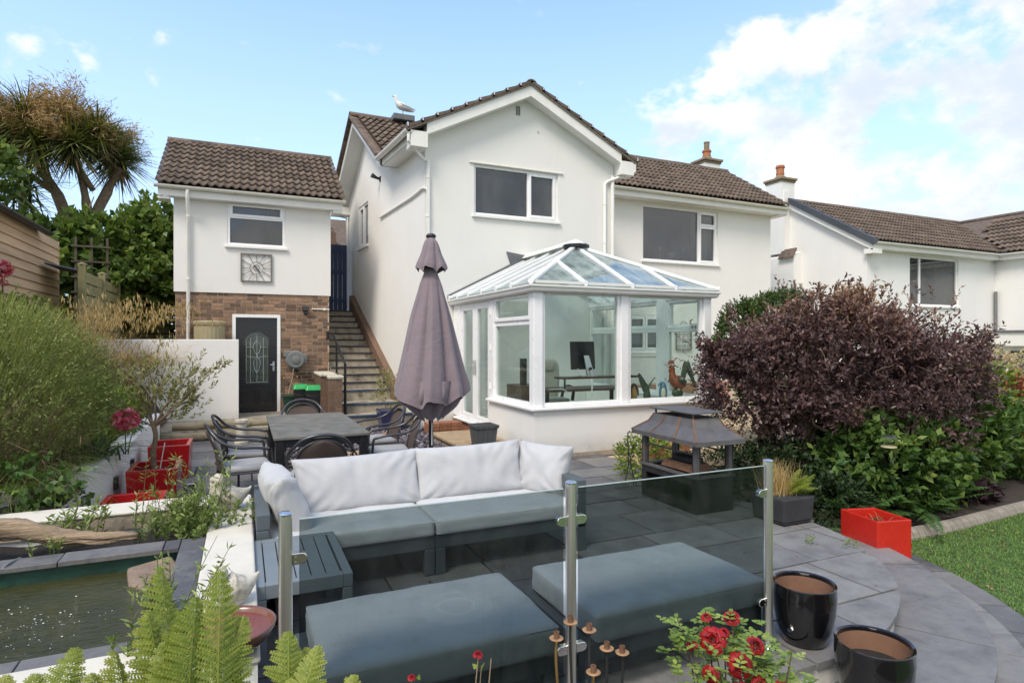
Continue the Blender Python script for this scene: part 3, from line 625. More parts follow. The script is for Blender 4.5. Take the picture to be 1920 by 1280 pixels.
m_ = MB(); m_.box(xl(17.7)-.02, sx_(17.7)+.02, 17.5, 17.95, 5.30, 5.52); m_.build('eaves_box', 'upvc_old', house, bevel=.006)
# long eaves of the main range
m_ = MB(); m_.box(8.0, 14.93, 13.045, 13.07, 5.50, 5.70); m_.build('fascia', 'upvc_old', house)
m_ = MB(); m_.box(7.7, 14.93, 13.071, 13.399, 5.50, 5.52); m_.build('soffit', 'upvc_old', house)
m_ = MB(); m_.box(14.63, 14.93, 13.072, 15.6, 5.47, 5.495); m_.build('soffit', 'upvc_old', house)
gutter(house, (8.06, 13.044, 5.70), (14.97, 13.044, 5.68), (0, -1, 0), 'pvc_cream', .06)
gutter(house, (2.915, 11.10, 5.70), (xl(13.2)+.08, 13.2, 5.71), (-1, 0, 0), 'upvc_old', .065)
gutter(house, (sx_(17.7)-.03, 17.97, 5.52), (sx_(17.7)-.35, 18.2, 5.52), (0, 1, 0), 'upvc_old', .06, brackets=False)
def pipe(pts, r=.034, m='upvc_old', parent=house, clips=(), name='downpipe'):
    o = MB().tube(pts, r, 10).build(name, m, parent, smooth=True, auto=True)
    for c in clips: k = MB(); k.lathe([(r+.008, -.02), (r+.008, .02)], c, 12); k.build('pipe_clip', m, o)
    return o
pipe([(2.86, 11.14, 5.64), (2.86, 11.14, 5.50), (3.18, 11.345, 5.25), (3.30, 11.345, 5.20), (3.30, 11.345, .2)], clips=[(3.30, 11.345, z) for z in (4.9, 4.15, 3.2, 2.2)])
pipe([(8.02, 11.14, 5.66), (8.02, 11.14, 5.50), (7.44, 11.345, 5.27), (7.36, 11.345, 5.20), (7.36, 11.345, .3)], clips=[(7.36, 11.345, z) for z in (4.75, 3.9, 3.0)])
pipe([(7.56, 11.345, 5.4), (7.56, 11.345, .3)], .045)
pipe([(2.35, 18.1, 5.5), (2.42, 17.85, 5.35), (sx_(17.6)-.05, 17.6, 5.2), (sx_(17.6)-.05, 17.6, 2.6)], .034)
# cable pipe on the flank, vent, stack
pipe([side3(14.4, 4.66, -.03), side3(12.1, 4.66, -.03), side3(11.45, 4.70, -.03), (3.22, 11.36, 4.68), (3.3, 11.36, 4.66)], .022, name='service_pipe')
for k in range(9):
    for q in range(3): m_ = MB(); m_.box(5.205 + q*.035, 5.228 + q*.035, 11.380, 11.3885, 6.42 + k*.022, 6.436 + k*.022); m_.build('vent_slot', 'plastic_grey', house)
m_ = MB(); m_.lathe([(.05, 0), (.05, .30), (.058, .30), (.058, .36)], (7.75, 13.1, 5.95), 10); m_.build('vent_stack', 'tile_mortar', house)
m_ = MB(); m_.lathe([(.012, 0), (.022, .004)], (5.72, 11.386, 6.13), 8); m_.build('wall_fixing', 'black_metal', house)
def chimney(parent, c, wx, wy, z0, z1, zp, liner=False):
    b = MB(); b.box(c[0]-wx/2, c[0]+wx/2, c[1]-wy/2, c[1]+wy/2, z0, z1); st = b.build('chimney_stack', 'render_far', parent)
    for k, (g, za, zb) in enumerate(((.03, z1 + .001, z1 + .07), (.07, z1 + .071, z1 + .15))):
        b = MB(); b.box(c[0]-wx/2-g, c[0]+wx/2+g, c[1]-wy/2-g, c[1]+wy/2+g, za, zb); b.build('chimney_course', 'chimney_stone', st, bevel=.012)
    b = MB(); b.lathe([(.23, 0), (.17, .10), (.135, .14)], (c[0], c[1], z1 + .15), 14); b.build('flaunching', 'chimney_stone', st)
    h = zp - z1 - .2; b = MB(); b.lathe([(.125, 0), (.135, .05*h), (.13, .3*h), (.14, .32*h), (.14, .4*h), (.128, .42*h), (.13, .78*h), (.155, .82*h), (.155, .9*h), (.135, .92*h), (.14, h), (.10, h), (.10, h*.6)], (c[0], c[1], z1 + .2), 18)
    b.build('chimney_pot', 'terracotta', st, smooth=True, auto=True)
    if liner: b = MB(); b.lathe([(.09, 0), (.09, .26), (.10, .26), (.10, .30), (.07, .30)], (c[0], c[1], zp - .02), 14); b.build('flue_cowl', 'chimney_stone', st)
    return st
chimney(house, (14.26, 15.75), .66, .56, 6.6, 7.62, 8.12, True)
m_ = MB(); m_.box(13.9, 14.62, 15.42, 15.48, 7.1, 7.42); m_.build('flashing', 'lead', house)
# porch light on the flank
lamp = thing('security_lamp', 'small black floodlight on the white side wall under the eaves', 'lamp', side3(14.45, 5.6, -.05))
q = Vector(side3(14.45, 5.6, 0)); m_ = MB(); m_.box(q.x-.02, q.x-.002, q.y-.05, q.y+.05, q.z-.06, q.z+.06); m_.build('backplate', 'plastic_black', lamp)
m_ = MB(); m_.tube([(q.x-.02, q.y, q.z), (q.x-.10, q.y, q.z+.02), (q.x-.21, q.y-.03, q.z+.06)], [.03, .035, .06], 10); m_.build('lamp_head', 'plastic_black', lamp, smooth=True, auto=True)
# ornaments on the lounge window sill
def candlestick(x, h, lab):
    o = thing('candlestick', lab, 'candlestick', (x, 13.72, 3.91), 'pale ornaments on the window sill')
    b = MB(); b.lathe([(.055, 0), (.05, .02), (.018, .04), (.016, h*.3), (.026, h*.33), (.016, h*.38), (.016, h*.68), (.045, h*.72), (.03, h*.75)], (x, 13.72, 3.912), 12); b.build('stem', 'ornament', o, smooth=True)
    b = MB(); b.lathe([(.035, 0), (.035, h*.22), (.01, h*.24)], (x, 13.72, 3.912 + h*.75), 10); b.build('candle', 'wax', o, smooth=True, auto=True)
candlestick(10.72, .47, 'tall pale candlestick left of the goblet on the lounge window sill'); candlestick(11.55, .47, 'tall pale candlestick right of the goblet on the lounge window sill')
b = MB(); b.lathe([(.07, 0), (.06, .02), (.02, .06), (.03, .10), (.10, .17), (.13, .30), (.12, .30), (.09, .18)], (11.1, 13.72, 3.912), 14); tag(b.build('goblet', 'ornament', smooth=True), 'wide pale goblet between the two candlesticks on the window sill', 'goblet', 'pale ornaments on the window sill')
b = MB(); b.lathe([(.05, 0), (.05, .12), (.02, .15), (.02, .22), (.03, .24)], (10.02, 13.70, 3.912), 12); tag(b.build('bottle', 'ornament', smooth=True), 'small pale bottle at the left end of the lounge window sill', 'bottle', 'pale ornaments on the window sill')
b = MB(); b.lathe([(.025, 0), (.04, .05), (.012, .12), (.012, .2)], (12.2, 13.72, 3.912), 10); tag(b.build('bud_vase', 'ornament', smooth=True), 'little vase behind the narrow opening light of the lounge window', 'vase')
m_ = MB(); m_.grid(lambda u, v: (11.95 + u*.65, 13.85 + .03*math.sin(u*40), 3.7 + v*1.75), 40, 1); tag(m_.build('curtain', 'curtain', smooth=True, recalc=False), 'pale grey curtain hanging behind the lounge window', 'curtain')
# wall art beside the shuttered window
art = thing('wall_art', 'openwork scrolled metal panel hung on the wall behind the conservatory', 'wall art', (11.27, 13.36, 1.45))
m_ = MB(); frame_rect(m_, 11.0, 11.55, 1.46, 2.13, .025, W3, -.05, -.02); m_.build('frame', 'clock_metal', art)
m_ = MB()
for k in range(3):
    for q in range(4):
        cx, cz = 11.11 + k*.165, 1.56 + q*.16; m_.tube([(cx + .075*math.cos(a)*(1-a/14), 13.365, cz + .075*math.sin(a)*(1-a/14)) for a in [i*.7 for i in range(14)]], .006, 4)
m_.build('scrollwork', 'clock_metal', art)
m_ = MB(); m_.tube([(11.14 + .13*(1-math.cos(a)), 13.365, 2.13 + .13*math.sin(a)) for a in [i*PI/8 for i in range(9)]], .009, 5); m_.build('hanger', 'clock_metal', art)

# ------------------------------------------------------------------ gull on the roof
gull = thing('seagull', 'white seagull with grey back standing on the left roof ridge', 'bird', (3.75, 15.25, 7.52))
gx, gy, gz = 3.75, 15.25, 7.52
def gull_body():
    # spine from tail to crown, facing left (-X)
    sp = [((.30, 0, .13), .012, .02), ((.20, 0, .155), .035, .035), ((.10, 0, .19), .075, .075), ((0, 0, .215), .095, .095), ((-.08, 0, .245), .088, .09), ((-.135, 0, .30), .058, .055), ((-.155, 0, .37), .043, .042), ((-.165, 0, .425), .047, .046), ((-.185, 0, .455), .042, .040), ((-.215, 0, .452), .024, .022)]
    m_ = MB(); n = 12; vs = []; P = [Vector(s_[0]) for s_ in sp]
    for i, (p, a, b_) in enumerate(sp):
        d = (P[min(i+1, len(P)-1)] - P[max(i-1, 0)]).normalized(); up = Vector((0, 1, 0)); r = d.cross(up).normalized()
        for k in range(n): an = 2*PI*k/n; vs.append(Vector((gx, gy, gz)) + P[i] + up*math.cos(an)*a + r*math.sin(an)*b_)
    m = len(sp); fs = [(i*n+k, i*n+(k+1) % n, (i+1)*n+(k+1) % n, (i+1)*n+k) for i in range(m-1) for k in range(n)] + [tuple(range(n)), tuple((m-1)*n+k for k in range(n))]
    return m_.add(vs, fs)
gull_body().build('body', 'gull_white', gull, smooth=True)
for s_ in (-1, 1):
    m_ = MB(); m_.grid(lambda u, v: (gx - .07 + u*.42, gy + s_*(.088*math.sin(PI*(.15+.55*(1-u)))+.012), gz + .275 - u*.115 - v*(.11*(1-u)**.5)), 8, 3); m_.build('wing', 'gull_grey', gull, smooth=True)
    m_ = MB(); m_.tube([(gx+.01, gy+s_*.03, gz+.15), (gx+.02, gy+s_*.03, gz+.07), (gx+.005, gy+s_*.03, gz+.005), (gx-.04, gy+s_*.03, gz+.0)], .007, 5); m_.build('leg', 'gull_yellow', gull)
    m_ = MB(); m_.lathe([(.001, -.006), (.006, 0), (.001, .006)], (gx-.185, gy+s_*.040, gz+.462), 6); m_.build('eye', 'screen_black', gull)
m_ = MB(); m_.tube([(gx-.215, gy, gz+.452), (gx-.25, gy, gz+.447), (gx-.275, gy, gz+.432)], [.016, .012, .004], 6); m_.build('beak', 'gull_yellow', gull)
m_ = MB(); m_.box(3.5, 4.05, 15.12, 15.5, 7.36, 7.515); m_.build('ridge_block', 'lead', house, bevel=.02)
# the view through the gap: roofs of a house behind
back = thing('rear_house', 'roof and gable of the house behind, seen through the gap above the gate', 'house', (2.2, 26, 2))
m_ = MB(); m_.box(-1, 6, 26, 32, 1.5, 5.2); m_.build('wall', 'render_far', back)
m_ = MB(); m_.prism3([(-1.3, 25.7, 5.1), (6.3, 25.7, 5.1), (6.3, 29, 7.4), (-1.3, 29, 7.4)], (0, 0, -.06)); m_.build('roof', 'tile_brown', back)
m_ = MB(); m_.box(3.0, 3.6, 26.2, 26.8, 5.0, 6.3); m_.build('chimney_stack', 'brick_dark', back)
lay_tiles(back, TILE, (.8, 25.68, 5.12), (1, 0, 0), (0, 3.3, 2.3), 9, 9, .32, .35)
# ------------------------------------------------------------------ annex with brick base
anx = thing('annex', 'small white annex on a brick base with brown pantile roof', 'outbuilding', (.27, 15.5, .1))
A3 = fy(14.2); AW = fy(14.165)
mb = MB(); wall_faces(mb, -1.27, 1.80, -.1, 2.75, [(-.14, .70, .12, 2.22)], A3, .12)
mb.add([(1.8, 14.2, -.1), (1.8, 17.9, -.1), (1.8, 17.9, 2.75), (1.8, 14.2, 2.75)], [(0, 1, 2, 3)]); mb.add([(-1.27, 17.9, -.1), (-1.27, 14.2, -.1), (-1.27, 14.2, 2.75), (-1.27, 17.9, 2.75)], [(0, 1, 2, 3)])
mb.build('brick_wall', 'mortar', anx, recalc=False); bw = anx.children[-1]
mb = MB(); wall_faces(mb, -1.30, 1.83, 2.735, 4.82, [(-.30, .86, 3.76, 4.70)], AW, .13)
mb.add([(-1.3, 14.165, 2.735), (1.83, 14.165, 2.735), (1.83, 14.2, 2.735), (-1.3, 14.2, 2.735)], [(0, 1, 2, 3)])
for x in (-1.3, 1.83): mb.add([(x, 14.165, 2.735), (x, 17.9, 2.735), (x, 17.9, 4.9), (x, 16.25, 6.3), (x, 14.165, 4.82)], [(0, 1, 2, 3, 4)])
mb.add([(-1.3, 17.9, -.1), (1.83, 17.9, -.1), (1.83, 17.9, 4.9), (-1.3, 17.9, 4.9)], [(3, 2, 1, 0)])
mb.build('upper_wall', 'render_white', anx, recalc=False)
window(anx, AW, -.30, .86, 3.76, 4.70, [(-.24, .80, 3.82, 4.36, 0), (-.25, .81, 4.38, 4.65, 1)], rec=.06, room=1.0, label='annex window with a top opening light')
mb = MB(); bx3(mb, AW, -.245, .805, 4.345, 4.385, .015, .088); mb.build('transom', 'upvc', anx)
for k, x in enumerate((0.05, .30, .52)):
    b = MB(); b.lathe([(.05, 0), (.06, .05), (.02, .09), (.015, .16)], (x, 14.5, 4.42), 8); tag(b.build('shelf_ornament', 'ornament', smooth=True), ('pale ornament at the left', 'pale ornament at the middle', 'pale ornament at the right')[k] + ' of the annex window top light', 'ornament', 'ornaments behind the annex window')
b = MB(); b.box(-.4, .95, 14.42, 14.7, 4.395, 4.415); tag(b.build('window_shelf', 'room_pale'), 'shelf behind the top light of the annex window', 'shelf')
# bricks in courses
bm_l = MB().box(0, .208, 0, .02, 0, .058).mesh('brick', 'brick'); bm_ld = MB().box(0, .208, 0, .02, 0, .058).mesh('brick_d', 'brick_dark')
bm_h = MB().box(0, .096, 0, .02, 0, .058).mesh('brick_half', 'brick'); bm_hd = MB().box(0, .096, 0, .02, 0, .058).mesh('brick_half_d', 'brick_dark')
rest = MB(); restd = MB(); nb_ = 0; org = wloc(anx); lst = []
for r in range(35):
    z = .125 + r * .075; x = -1.262 - (.1125 if r % 2 else 0)
    while x < 1.79:
        L_ = .208 if random.random() < .66 else .096
        a, b = x, x + L_
        if a < -1.265: a = -1.265
        if b > 1.795: b = 1.795
        if b - a > .04:
            segs = [(a, b)]
            if z < 2.285:
                segs = [(max(a, s0), min(b, s1)) for s0, s1 in ((-9, -.215), (.775, 9)) if min(b, s1) - max(a, s0) > .03]
            for (p, q) in segs: lst.append((p, q, z, L_))
        x += L_ + .017
lst.sort(key=lambda t: 0 if t[0] > .7 else (1 if t[2] > 1.7 else 2))
for k, (p, q, z, L_) in enumerate(lst):
    dk = random.random() < .36; full = abs(q - p - L_) < 1e-4
    y = 14.200 - .011 - random.uniform(0, .004)
    if k < 300 and full:
        o = link('brick', (bm_ld if dk else bm_l) if L_ > .15 else (bm_hd if dk else bm_h), bw); o.location = Vector((p, y, z)) - org
    else: (restd if dk else rest).box(p, q, y, y + .02, z, z + .058)
rest.build('bricks_further', 'brick', bw, kind='stuff'); restd.build('dark_bricks_further', 'brick_dark', bw, kind='stuff')
# eaves, roof
m_ = MB(); m_.box(-1.56, 2.06, 13.96, 13.985, 4.66, 4.86); m_.build('fascia', 'upvc_old', anx)
m_ = MB(); m_.box(-1.40, 1.95, 13.986, 14.166, 4.66, 4.68); m_.build('soffit', 'upvc_old', anx)
for x in (-1.56, 1.86): m_ = MB(); m_.hexa([(x, 13.987, 4.60), (x+.2, 13.987, 4.60), (x+.2, 14.3, 4.60), (x, 14.3, 4.60), (x, 13.987, 4.655), (x+.2, 13.987, 4.655), (x+.2, 14.3, 4.655), (x, 14.3, 4.655)]); m_.build('eaves_box', 'upvc_old', anx)
for x in (-1.52, 2.0):
    m_ = MB(); m_.hexa([(x, 13.99, 4.66), (x+.025, 13.99, 4.66), (x+.025, 16.3, 6.22), (x, 16.3, 6.22), (x, 13.99, 4.86), (x+.025, 13.99, 4.86), (x+.025, 16.3, 6.42), (x, 16.3, 6.42)]); m_.build('bargeboard', 'upvc_old', anx)
m_ = MB(); m_.prism3([(-1.56, 13.93, 4.885), (2.06, 13.93, 4.885), (2.06, 16.3, 6.46), (-1.56, 16.3, 6.46)], (0, 0, -.05)); m_.prism3([(2.06, 18.2, 5.2), (-1.56, 18.2, 5.2), (-1.56, 16.3, 6.46), (2.06, 16.3, 6.46)], (0, 0, -.05))
aroof = m_.build('roof', 'tile_brown', anx)
lay_tiles(aroof, TILE, (-1.60, 13.90, 4.885), (1, 0, 0), (0, 2.37, 1.575), 12, 9, .3083, .315)
ridge_tiles(aroof, (-1.6, 16.3, 6.47), (2.12, 16.3, 6.47), .12, 'tile_brown')
gutter(anx, (-1.62, 13.958, 4.86), (2.12, 13.958, 4.86), (0, -1, 0), 'pvc_cream', .06)
pipe([(-1.03, 13.90, 4.80), (-1.03, 13.90, 4.62), (-1.03, 14.11, 4.35), (-1.03, 14.11, .9)], .036, 'upvc_old', anx, clips=[(-1.03, 14.11, 4.3), (-1.03, 14.11, 3.0)])
m_ = MB(); m_.box(-1.09, -.97, 14.05, 14.17, 1.55, 1.68); m_.build('pipe_shoe', 'pvc_cream', anx, bevel=.01)
# front door with leaded oval-topped glass
dr = MB(); frame_rect(dr, -.20, .76, .0, 2.285, .065, A3, -.03, .06); dr.build('door_frame', 'upvc', anx)
D = lambda a, b, c, d, w0, w1: bx3(dd, A3, a, b, c, d, w0, w1)
dd = MB(); gl0, gl1, gz0, gz1 = .04, .53, .78, 1.92
D(-.135, gl0, .16, 2.22, .02, .065); D(gl1, .695, .16, 2.22, .02, .065); D(gl0, gl1, .16, gz0, .02, .065)
arch = [(gl0 + (gl1-gl0)*i/12, gz1 - .16 + .16*math.sin(PI*i/12)**.6) for i in range(13)]
for i in range(12): (a, za), (b, zb) = arch[i], arch[i+1]; dd.hexa([A3(a, za, .02), A3(b, zb, .02), A3(b, zb, .065), A3(a, za, .065), A3(a, 2.22, .02), A3(b, 2.22, .02), A3(b, 2.22, .065), A3(a, 2.22, .065)])
door = dd.build('door', 'door_black', anx)
for (a, b) in ((-.05, .24), (.33, .61)):
    dd = MB(); D(a, b, .30, .66, .008, .02); dd.build('door_panel', 'door_black', door, bevel=.01)
    dd = MB(); frame_rect(dd, a-.03, b+.03, .27, .69, .014, A3, .006, .021); dd.build('panel_moulding', 'door_black', door)
m_ = MB(); m_.prism3([A3(x, z, .038) for x, z in [(gl0, gz0)] + [(gl1, gz0)] + arch[::-1]], (0, .012, 0)); m_.build('door_glass', 'glass_door', door)
m_ = MB(); loop = [A3(gl0+.03, gz0+.03, .03), A3(gl1-.03, gz0+.03, .03)] + [A3(gl0 + .03 + (gl1-gl0-.06)*i/12, gz1 - .19 + .14*math.sin(PI*i/12)**.6, .03) for i in range(12, -1, -1)] + [A3(gl0+.03, gz0+.03, .03)]
m_.tube(loop, .006, 4)
cx = (gl0+gl1)/2
for s_ in (-1, 1):
    m_.tube(catmull([A3(cx, 1.72, .03), A3(cx+s_*.07, 1.62, .03), A3(cx+s_*.05, 1.48, .03), A3(cx, 1.40, .03), A3(cx+s_*.06, 1.28, .03), A3(cx+s_*.05, 1.12, .03), A3(cx, 1.02, .03)], 4), .005, 4)
    m_.tube([A3(cx+s_*.13, .82, .03), A3(cx+s_*.13, 1.78, .03)], .005, 4); m_.tube([A3(cx+s_*.21, 1.38, .03), A3(cx+s_*.05, 1.36, .03)], .005, 4); m_.tube([A3(cx+s_*.21, 1.58, .03), A3(cx+s_*.06, 1.58, .03)], .005, 4)
m_.tube([A3(cx, .82, .03), A3(cx, 1.83, .03)], .005, 4); m_.build('leading', 'alu', door)
m_ = MB(); m_.box(.60, .645, 14.19, 14.218, 1.05, 1.26); m_.build('lock_plate', 'chrome', door); m_ = MB(); m_.tube([(.622, 14.2, 1.19), (.622, 14.15, 1.19), (.55, 14.145, 1.19)], .010, 6); m_.tube([(.622, 14.2, 1.10), (.622, 14.17, 1.10)], .016, 8); m_.build('handle', 'chrome', door)
m_ = MB(); m_.box(-.12, .68, 14.28, 14.9, .10, 2.25); m_.build('hall', 'room', anx)
m_ = MB(); m_.box(-.22, .78, 14.02, 14.199, .08, .158); m_.build('threshold', 'concrete_step', anx)
# wall clock
ck = thing('wall_clock', 'square wrought metal garden clock on the white annex wall', 'clock', (.275, 14.12, 2.98))
C3 = fy(14.165); m_ = MB(); frame_rect(m_, -.04, .59, 2.985, 3.60, .028, C3, -.04, -.015); m_.build('frame', 'clock_metal', ck)
m_ = MB(); cx, cz = .275, 3.29
for k in range(12): a = k*PI/6; e = .29/max(abs(math.cos(a)), abs(math.sin(a))); m_.bar((cx + .13*math.cos(a), 14.138, cz + .13*math.sin(a)), (cx + e*math.cos(a), 14.138, cz + e*math.sin(a)), .012, .008, (0, 1, 0))
m_.build('rays', 'clock_metal', ck)
for r_ in (.13, .06):
    m_ = MB(); m_.tube([(cx + r_*math.cos(a), 14.138, cz + r_*math.sin(a)) for a in [i*PI/16 for i in range(33)]], .007, 5); m_.build('ring', 'clock_metal', ck)
for (a, l, wd) in ((2.35, .075, .028), (-.95, .115, .022)):
    m_ = MB(); m_.bar((cx, 14.128, cz), (cx + l*math.cos(a), 14.128, cz + l*math.sin(a)), wd, .006, (0, 1, 0)); m_.build('clock_hand', 'screen_black', ck)
# hose reel
hr = thing('hose_reel', 'grey wall mounted hose reel on the brick wall right of the door', 'hose reel', (1.07, 14.0, 1.1))
m_ = MB(); prof = [(.0, -.0), (.17, 0), (.205, .03), (.205, .15), (.17, .18), (0, .18)]; m_.lathe(prof, (0, 0, 0), 24); m_.xf(lambda v: Vector((1.06 + v.x, 14.15 - v.z, 1.30 + v.y))); m_.build('drum', 'plastic_grey', hr, smooth=True, auto=True)
m_ = MB(); m_.lathe([(0, 0), (.085, 0), (.085, .02), (.06, .03), (0, .03)], (0, 0, 0), 20); m_.xf(lambda v: Vector((1.07 + v.x, 13.975 - v.z, 1.295 + v.y))); m_.build('hub_cap', 'plastic_grey', hr, smooth=True, auto=True)
m_ = MB(); m_.hexa([(.82, 13.98, 1.36), (1.06, 13.98, 1.30), (1.06, 14.16, 1.30), (.82, 14.16, 1.36), (.82, 13.98, 1.49), (1.06, 13.98, 1.50), (1.06, 14.16, 1.50), (.82, 14.16, 1.49)]); m_.build('housing', 'plastic_grey', hr, bevel=.02)
m_ = MB(); m_.box(1.22, 1.31, 14.03, 14.17, 1.22, 1.42); m_.build('bracket', 'plastic_grey', hr, bevel=.015)
m_ = MB(); m_.tube(catmull([(1.02, 14.0, 1.10), (1.0, 14.02, .9), (.93, 14.05, .6), (.88, 14.02, .25)], 6), .010, 6); m_.build('hose', 'hose', hr, smooth=True)
# outside light and conduit
ol = thing('bulkhead_light', 'small black outside light with conduit on the brick wall', 'lamp', (1.29, 14.15, 2.38))
m_ = MB(); m_.box(1.215, 1.345, 14.08, 14.185, 2.38, 2.48); m_.build('lamp_head', 'plastic_black', ol, bevel=.01); m_ = MB(); m_.box(1.228, 1.332, 14.074, 14.0795, 2.392, 2.468); m_.build('lens', 'glass_lamp', ol)
m_ = MB(); m_.lathe([(.0, 0), (.03, .01), (.045, .05), (.03, .09)], (1.29, 14.13, 2.285), 10); m_.build('sensor', 'plastic_black', ol, smooth=True)
m_ = MB(); m_.tube([(1.42, 14.17, 2.43), (1.80, 14.17, 2.43)], .014, 6); m_.lathe([(.03, 0), (.03, .05)], (1.70, 14.165, 2.405), 8); m_.build('conduit', 'upvc_old', ol)
for k, (x, z) in enumerate(((1.10, .95), (.83, .92))):
    tp = thing('garden_tap', ('brass garden tap with black connector under the hose reel', 'brass garden tap on the brick beside the door frame')[k], 'tap', (x, 14.1, z - .05))
    m_ = MB(); m_.tube([(x, 14.19, z), (x, 14.10, z), (x, 14.06, z-.02), (x, 14.06, z-.08)], .014, 8); m_.build('spout', 'brass', tp, smooth=True)
    m_ = MB(); m_.tube([(x-.035, 14.11, z+.05), (x+.035, 14.11, z+.05)], .009, 6); m_.tube([(x, 14.11, z), (x, 14.11, z+.05)], .010, 6); m_.build('handle', 'brass', tp)
    if k == 0: m_ = MB(); m_.lathe([(.03, 0), (.03, .06)], (x, 14.06, z+.07), 10); m_.build('connector', 'plastic_black', tp)

# ------------------------------------------------------------------ neighbour's house
nbh = thing('neighbour_house', 'white neighbouring house with long brown roof beyond the purple bush', 'house', (20, 13, -.4))
N3 = fy(12.0)
mb = MB(); wall_faces(mb, 17.0, 23.55, -.5, 4.66, [(19.0, 21.5, 2.83, 4.38)], N3, .14)
mb.add([(17, 17.3, -.5), (17, 12.0, -.5), (17, 12.0, 4.66), (17, 14.67, 6.42), (17, 17.3, 4.66)], [(0, 1, 2, 3, 4)])
mb.add([(23.55, 12.0, -.5), (23.55, 8.2, -.5), (23.55, 8.2, 4.66), (23.55, 12.0, 4.66)], [(0, 1, 2, 3)]); mb.add([(23.55, 8.2, -.5), (29, 8.2, -.5), (29, 8.2, 4.66), (26.3, 8.2, 6.3), (23.55, 8.2, 4.66)], [(0, 1, 2, 3, 4)])
mb.build('wall', 'render_far', nbh, recalc=False)
wn = window(nbh, N3, 19.0, 21.5, 2.83, 4.38, [(19.06, 19.52, 2.89, 4.32, 0), (19.60, 21.44, 2.89, 4.32, 0)], room=1.5, label='wide two light window with a cream curtain')
mb = MB(); bx3(mb, N3, 19.52, 19.60, 2.89, 4.32, .05, .118); mb.build('mullion', 'upvc', wn)
m_ = MB(); m_.grid(lambda u, v: (20.85 + u*.55, 12.35 + .03*math.sin(u*30), 2.7 + v*1.6), 30, 1); tag(m_.build('curtain', 'curtain', smooth=True, recalc=False), "cream curtain at the right side of the neighbour's window", 'curtain')
m_ = MB(); m_.prism3([(16.85, 11.72, 4.66), (23.3, 11.72, 4.66), (26.35, 14.67, 6.46), (16.85, 14.67, 6.46)], (0, 0, -.05)); m_.prism3([(16.85, 14.67, 6.46), (26.35, 14.67, 6.46), (26.35, 17.6, 4.7), (16.85, 17.6, 4.7)], (0, 0, -.05))
m_.prism3([(23.3, 8.0, 4.66), (26.35, 8.0, 6.46), (26.35, 14.67, 6.46), (23.3, 11.72, 4.66)], (0, 0, -.05)); m_.prism3([(26.35, 8.0, 6.46), (29.3, 8.0, 4.66), (29.3, 14.67, 4.66), (26.35, 14.67, 6.46)], (0, 0, -.05))
nroof = m_.build('roof', 'tile_brown', nbh)
vn = Vector((0, 2.95, 1.8)); exn = vn.length / 10
lay_tiles(nroof, TILE, (16.98, 11.69, 4.67), (1, 0, 0), vn, 28, 10, .32, exn, keep=lambda i, j: 16.98 + i*.32 + .2 < 23.3 + j*.305 and i < 26)
vl = Vector((3.05, 0, 1.8)); lay_tiles(nroof, TILE, (23.27, 13.2, 4.67), (0, -1, 0), vl, 16, 9, .32, vl.length/10, keep=lambda i, j: 13.2 - i*.32 < 11.72 + j*.295 and i < 14)
ridge_tiles(nroof, (17.0, 14.67, 6.47), (26.3, 14.67, 6.47), .11, 'tile_brown', .6); ridge_tiles(nroof, (26.35, 14.6, 6.47), (26.35, 8.0, 6.47), .11, 'tile_brown', .6)
for k in range(8):
    a = k/8; b = (k+1)/8; m_ = MB(); p = lambda t, x, dz: (x, 11.66 + 3.0*t, 4.64 + 1.83*t + dz)
    m_.hexa([p(a, 16.80, -.12), p(a, 17.02, -.03), p(b, 17.02, -.03), p(b, 16.80, -.12), p(a, 16.79, .10), p(a, 17.02, .10), p(b, 17.02, .075), p(b, 16.79, .075)]); m_.build('verge_cap', 'tile_grey', nroof)
m_ = MB(); m_.hexa([(16.86, 11.72, 4.38), (16.885, 11.72, 4.38), (16.885, 14.67, 6.18), (16.86, 14.67, 6.18), (16.86, 11.72, 4.58), (16.885, 11.72, 4.58), (16.885, 14.67, 6.38), (16.86, 14.67, 6.38)]); m_.build('bargeboard', 'upvc_old', nbh)
m_ = MB(); m_.box(16.85, 23.3, 11.73, 11.755, 4.44, 4.63); m_.build('fascia', 'upvc_old', nbh); m_ = MB(); m_.box(16.9, 23.3, 11.756, 11.999, 4.44, 4.46); m_.build('soffit', 'upvc_old', nbh)
m_ = MB(); m_.box(23.30, 23.325, 8.0, 11.73, 4.44, 4.63); m_.box(23.326, 23.549, 8.0, 11.73, 4.44, 4.46); m_.build('fascia', 'upvc_old', nbh)
m_ = MB(); m_.box(16.86, 17.25, 11.70, 11.999, 4.30, 4.435); m_.build('eaves_box', 'upvc_old', nbh)
gutter(nbh, (16.95, 11.729, 4.63), (23.3, 11.729, 4.63), (0, -1, 0), 'upvc_old', .06); gutter(nbh, (23.299, 11.7, 4.63), (23.299, 8.0, 4.63), (-1, 0, 0), 'upvc_old', .06, brackets=False)
m_ = MB(); m_.hexa([(16.65, 14.30, -.5), (17.0, 14.30, -.5), (17.0, 15.55, -.5), (16.65, 15.55, -.5), (16.65, 14.30, 4.55), (17.0, 14.30, 4.7), (17.0, 15.55, 4.7), (16.65, 15.55, 4.55)]); m_.build('chimney_breast', 'render_far', nbh)
m_ = MB(); m_.box(16.72, 17.0, 14.75, 15.5, 4.7, 6.8); m_.build('chimney_breast', 'render_far', nbh)
chimney(nbh, (16.95, 15.12), .62, .66, 6.2, 7.12, 7.76)
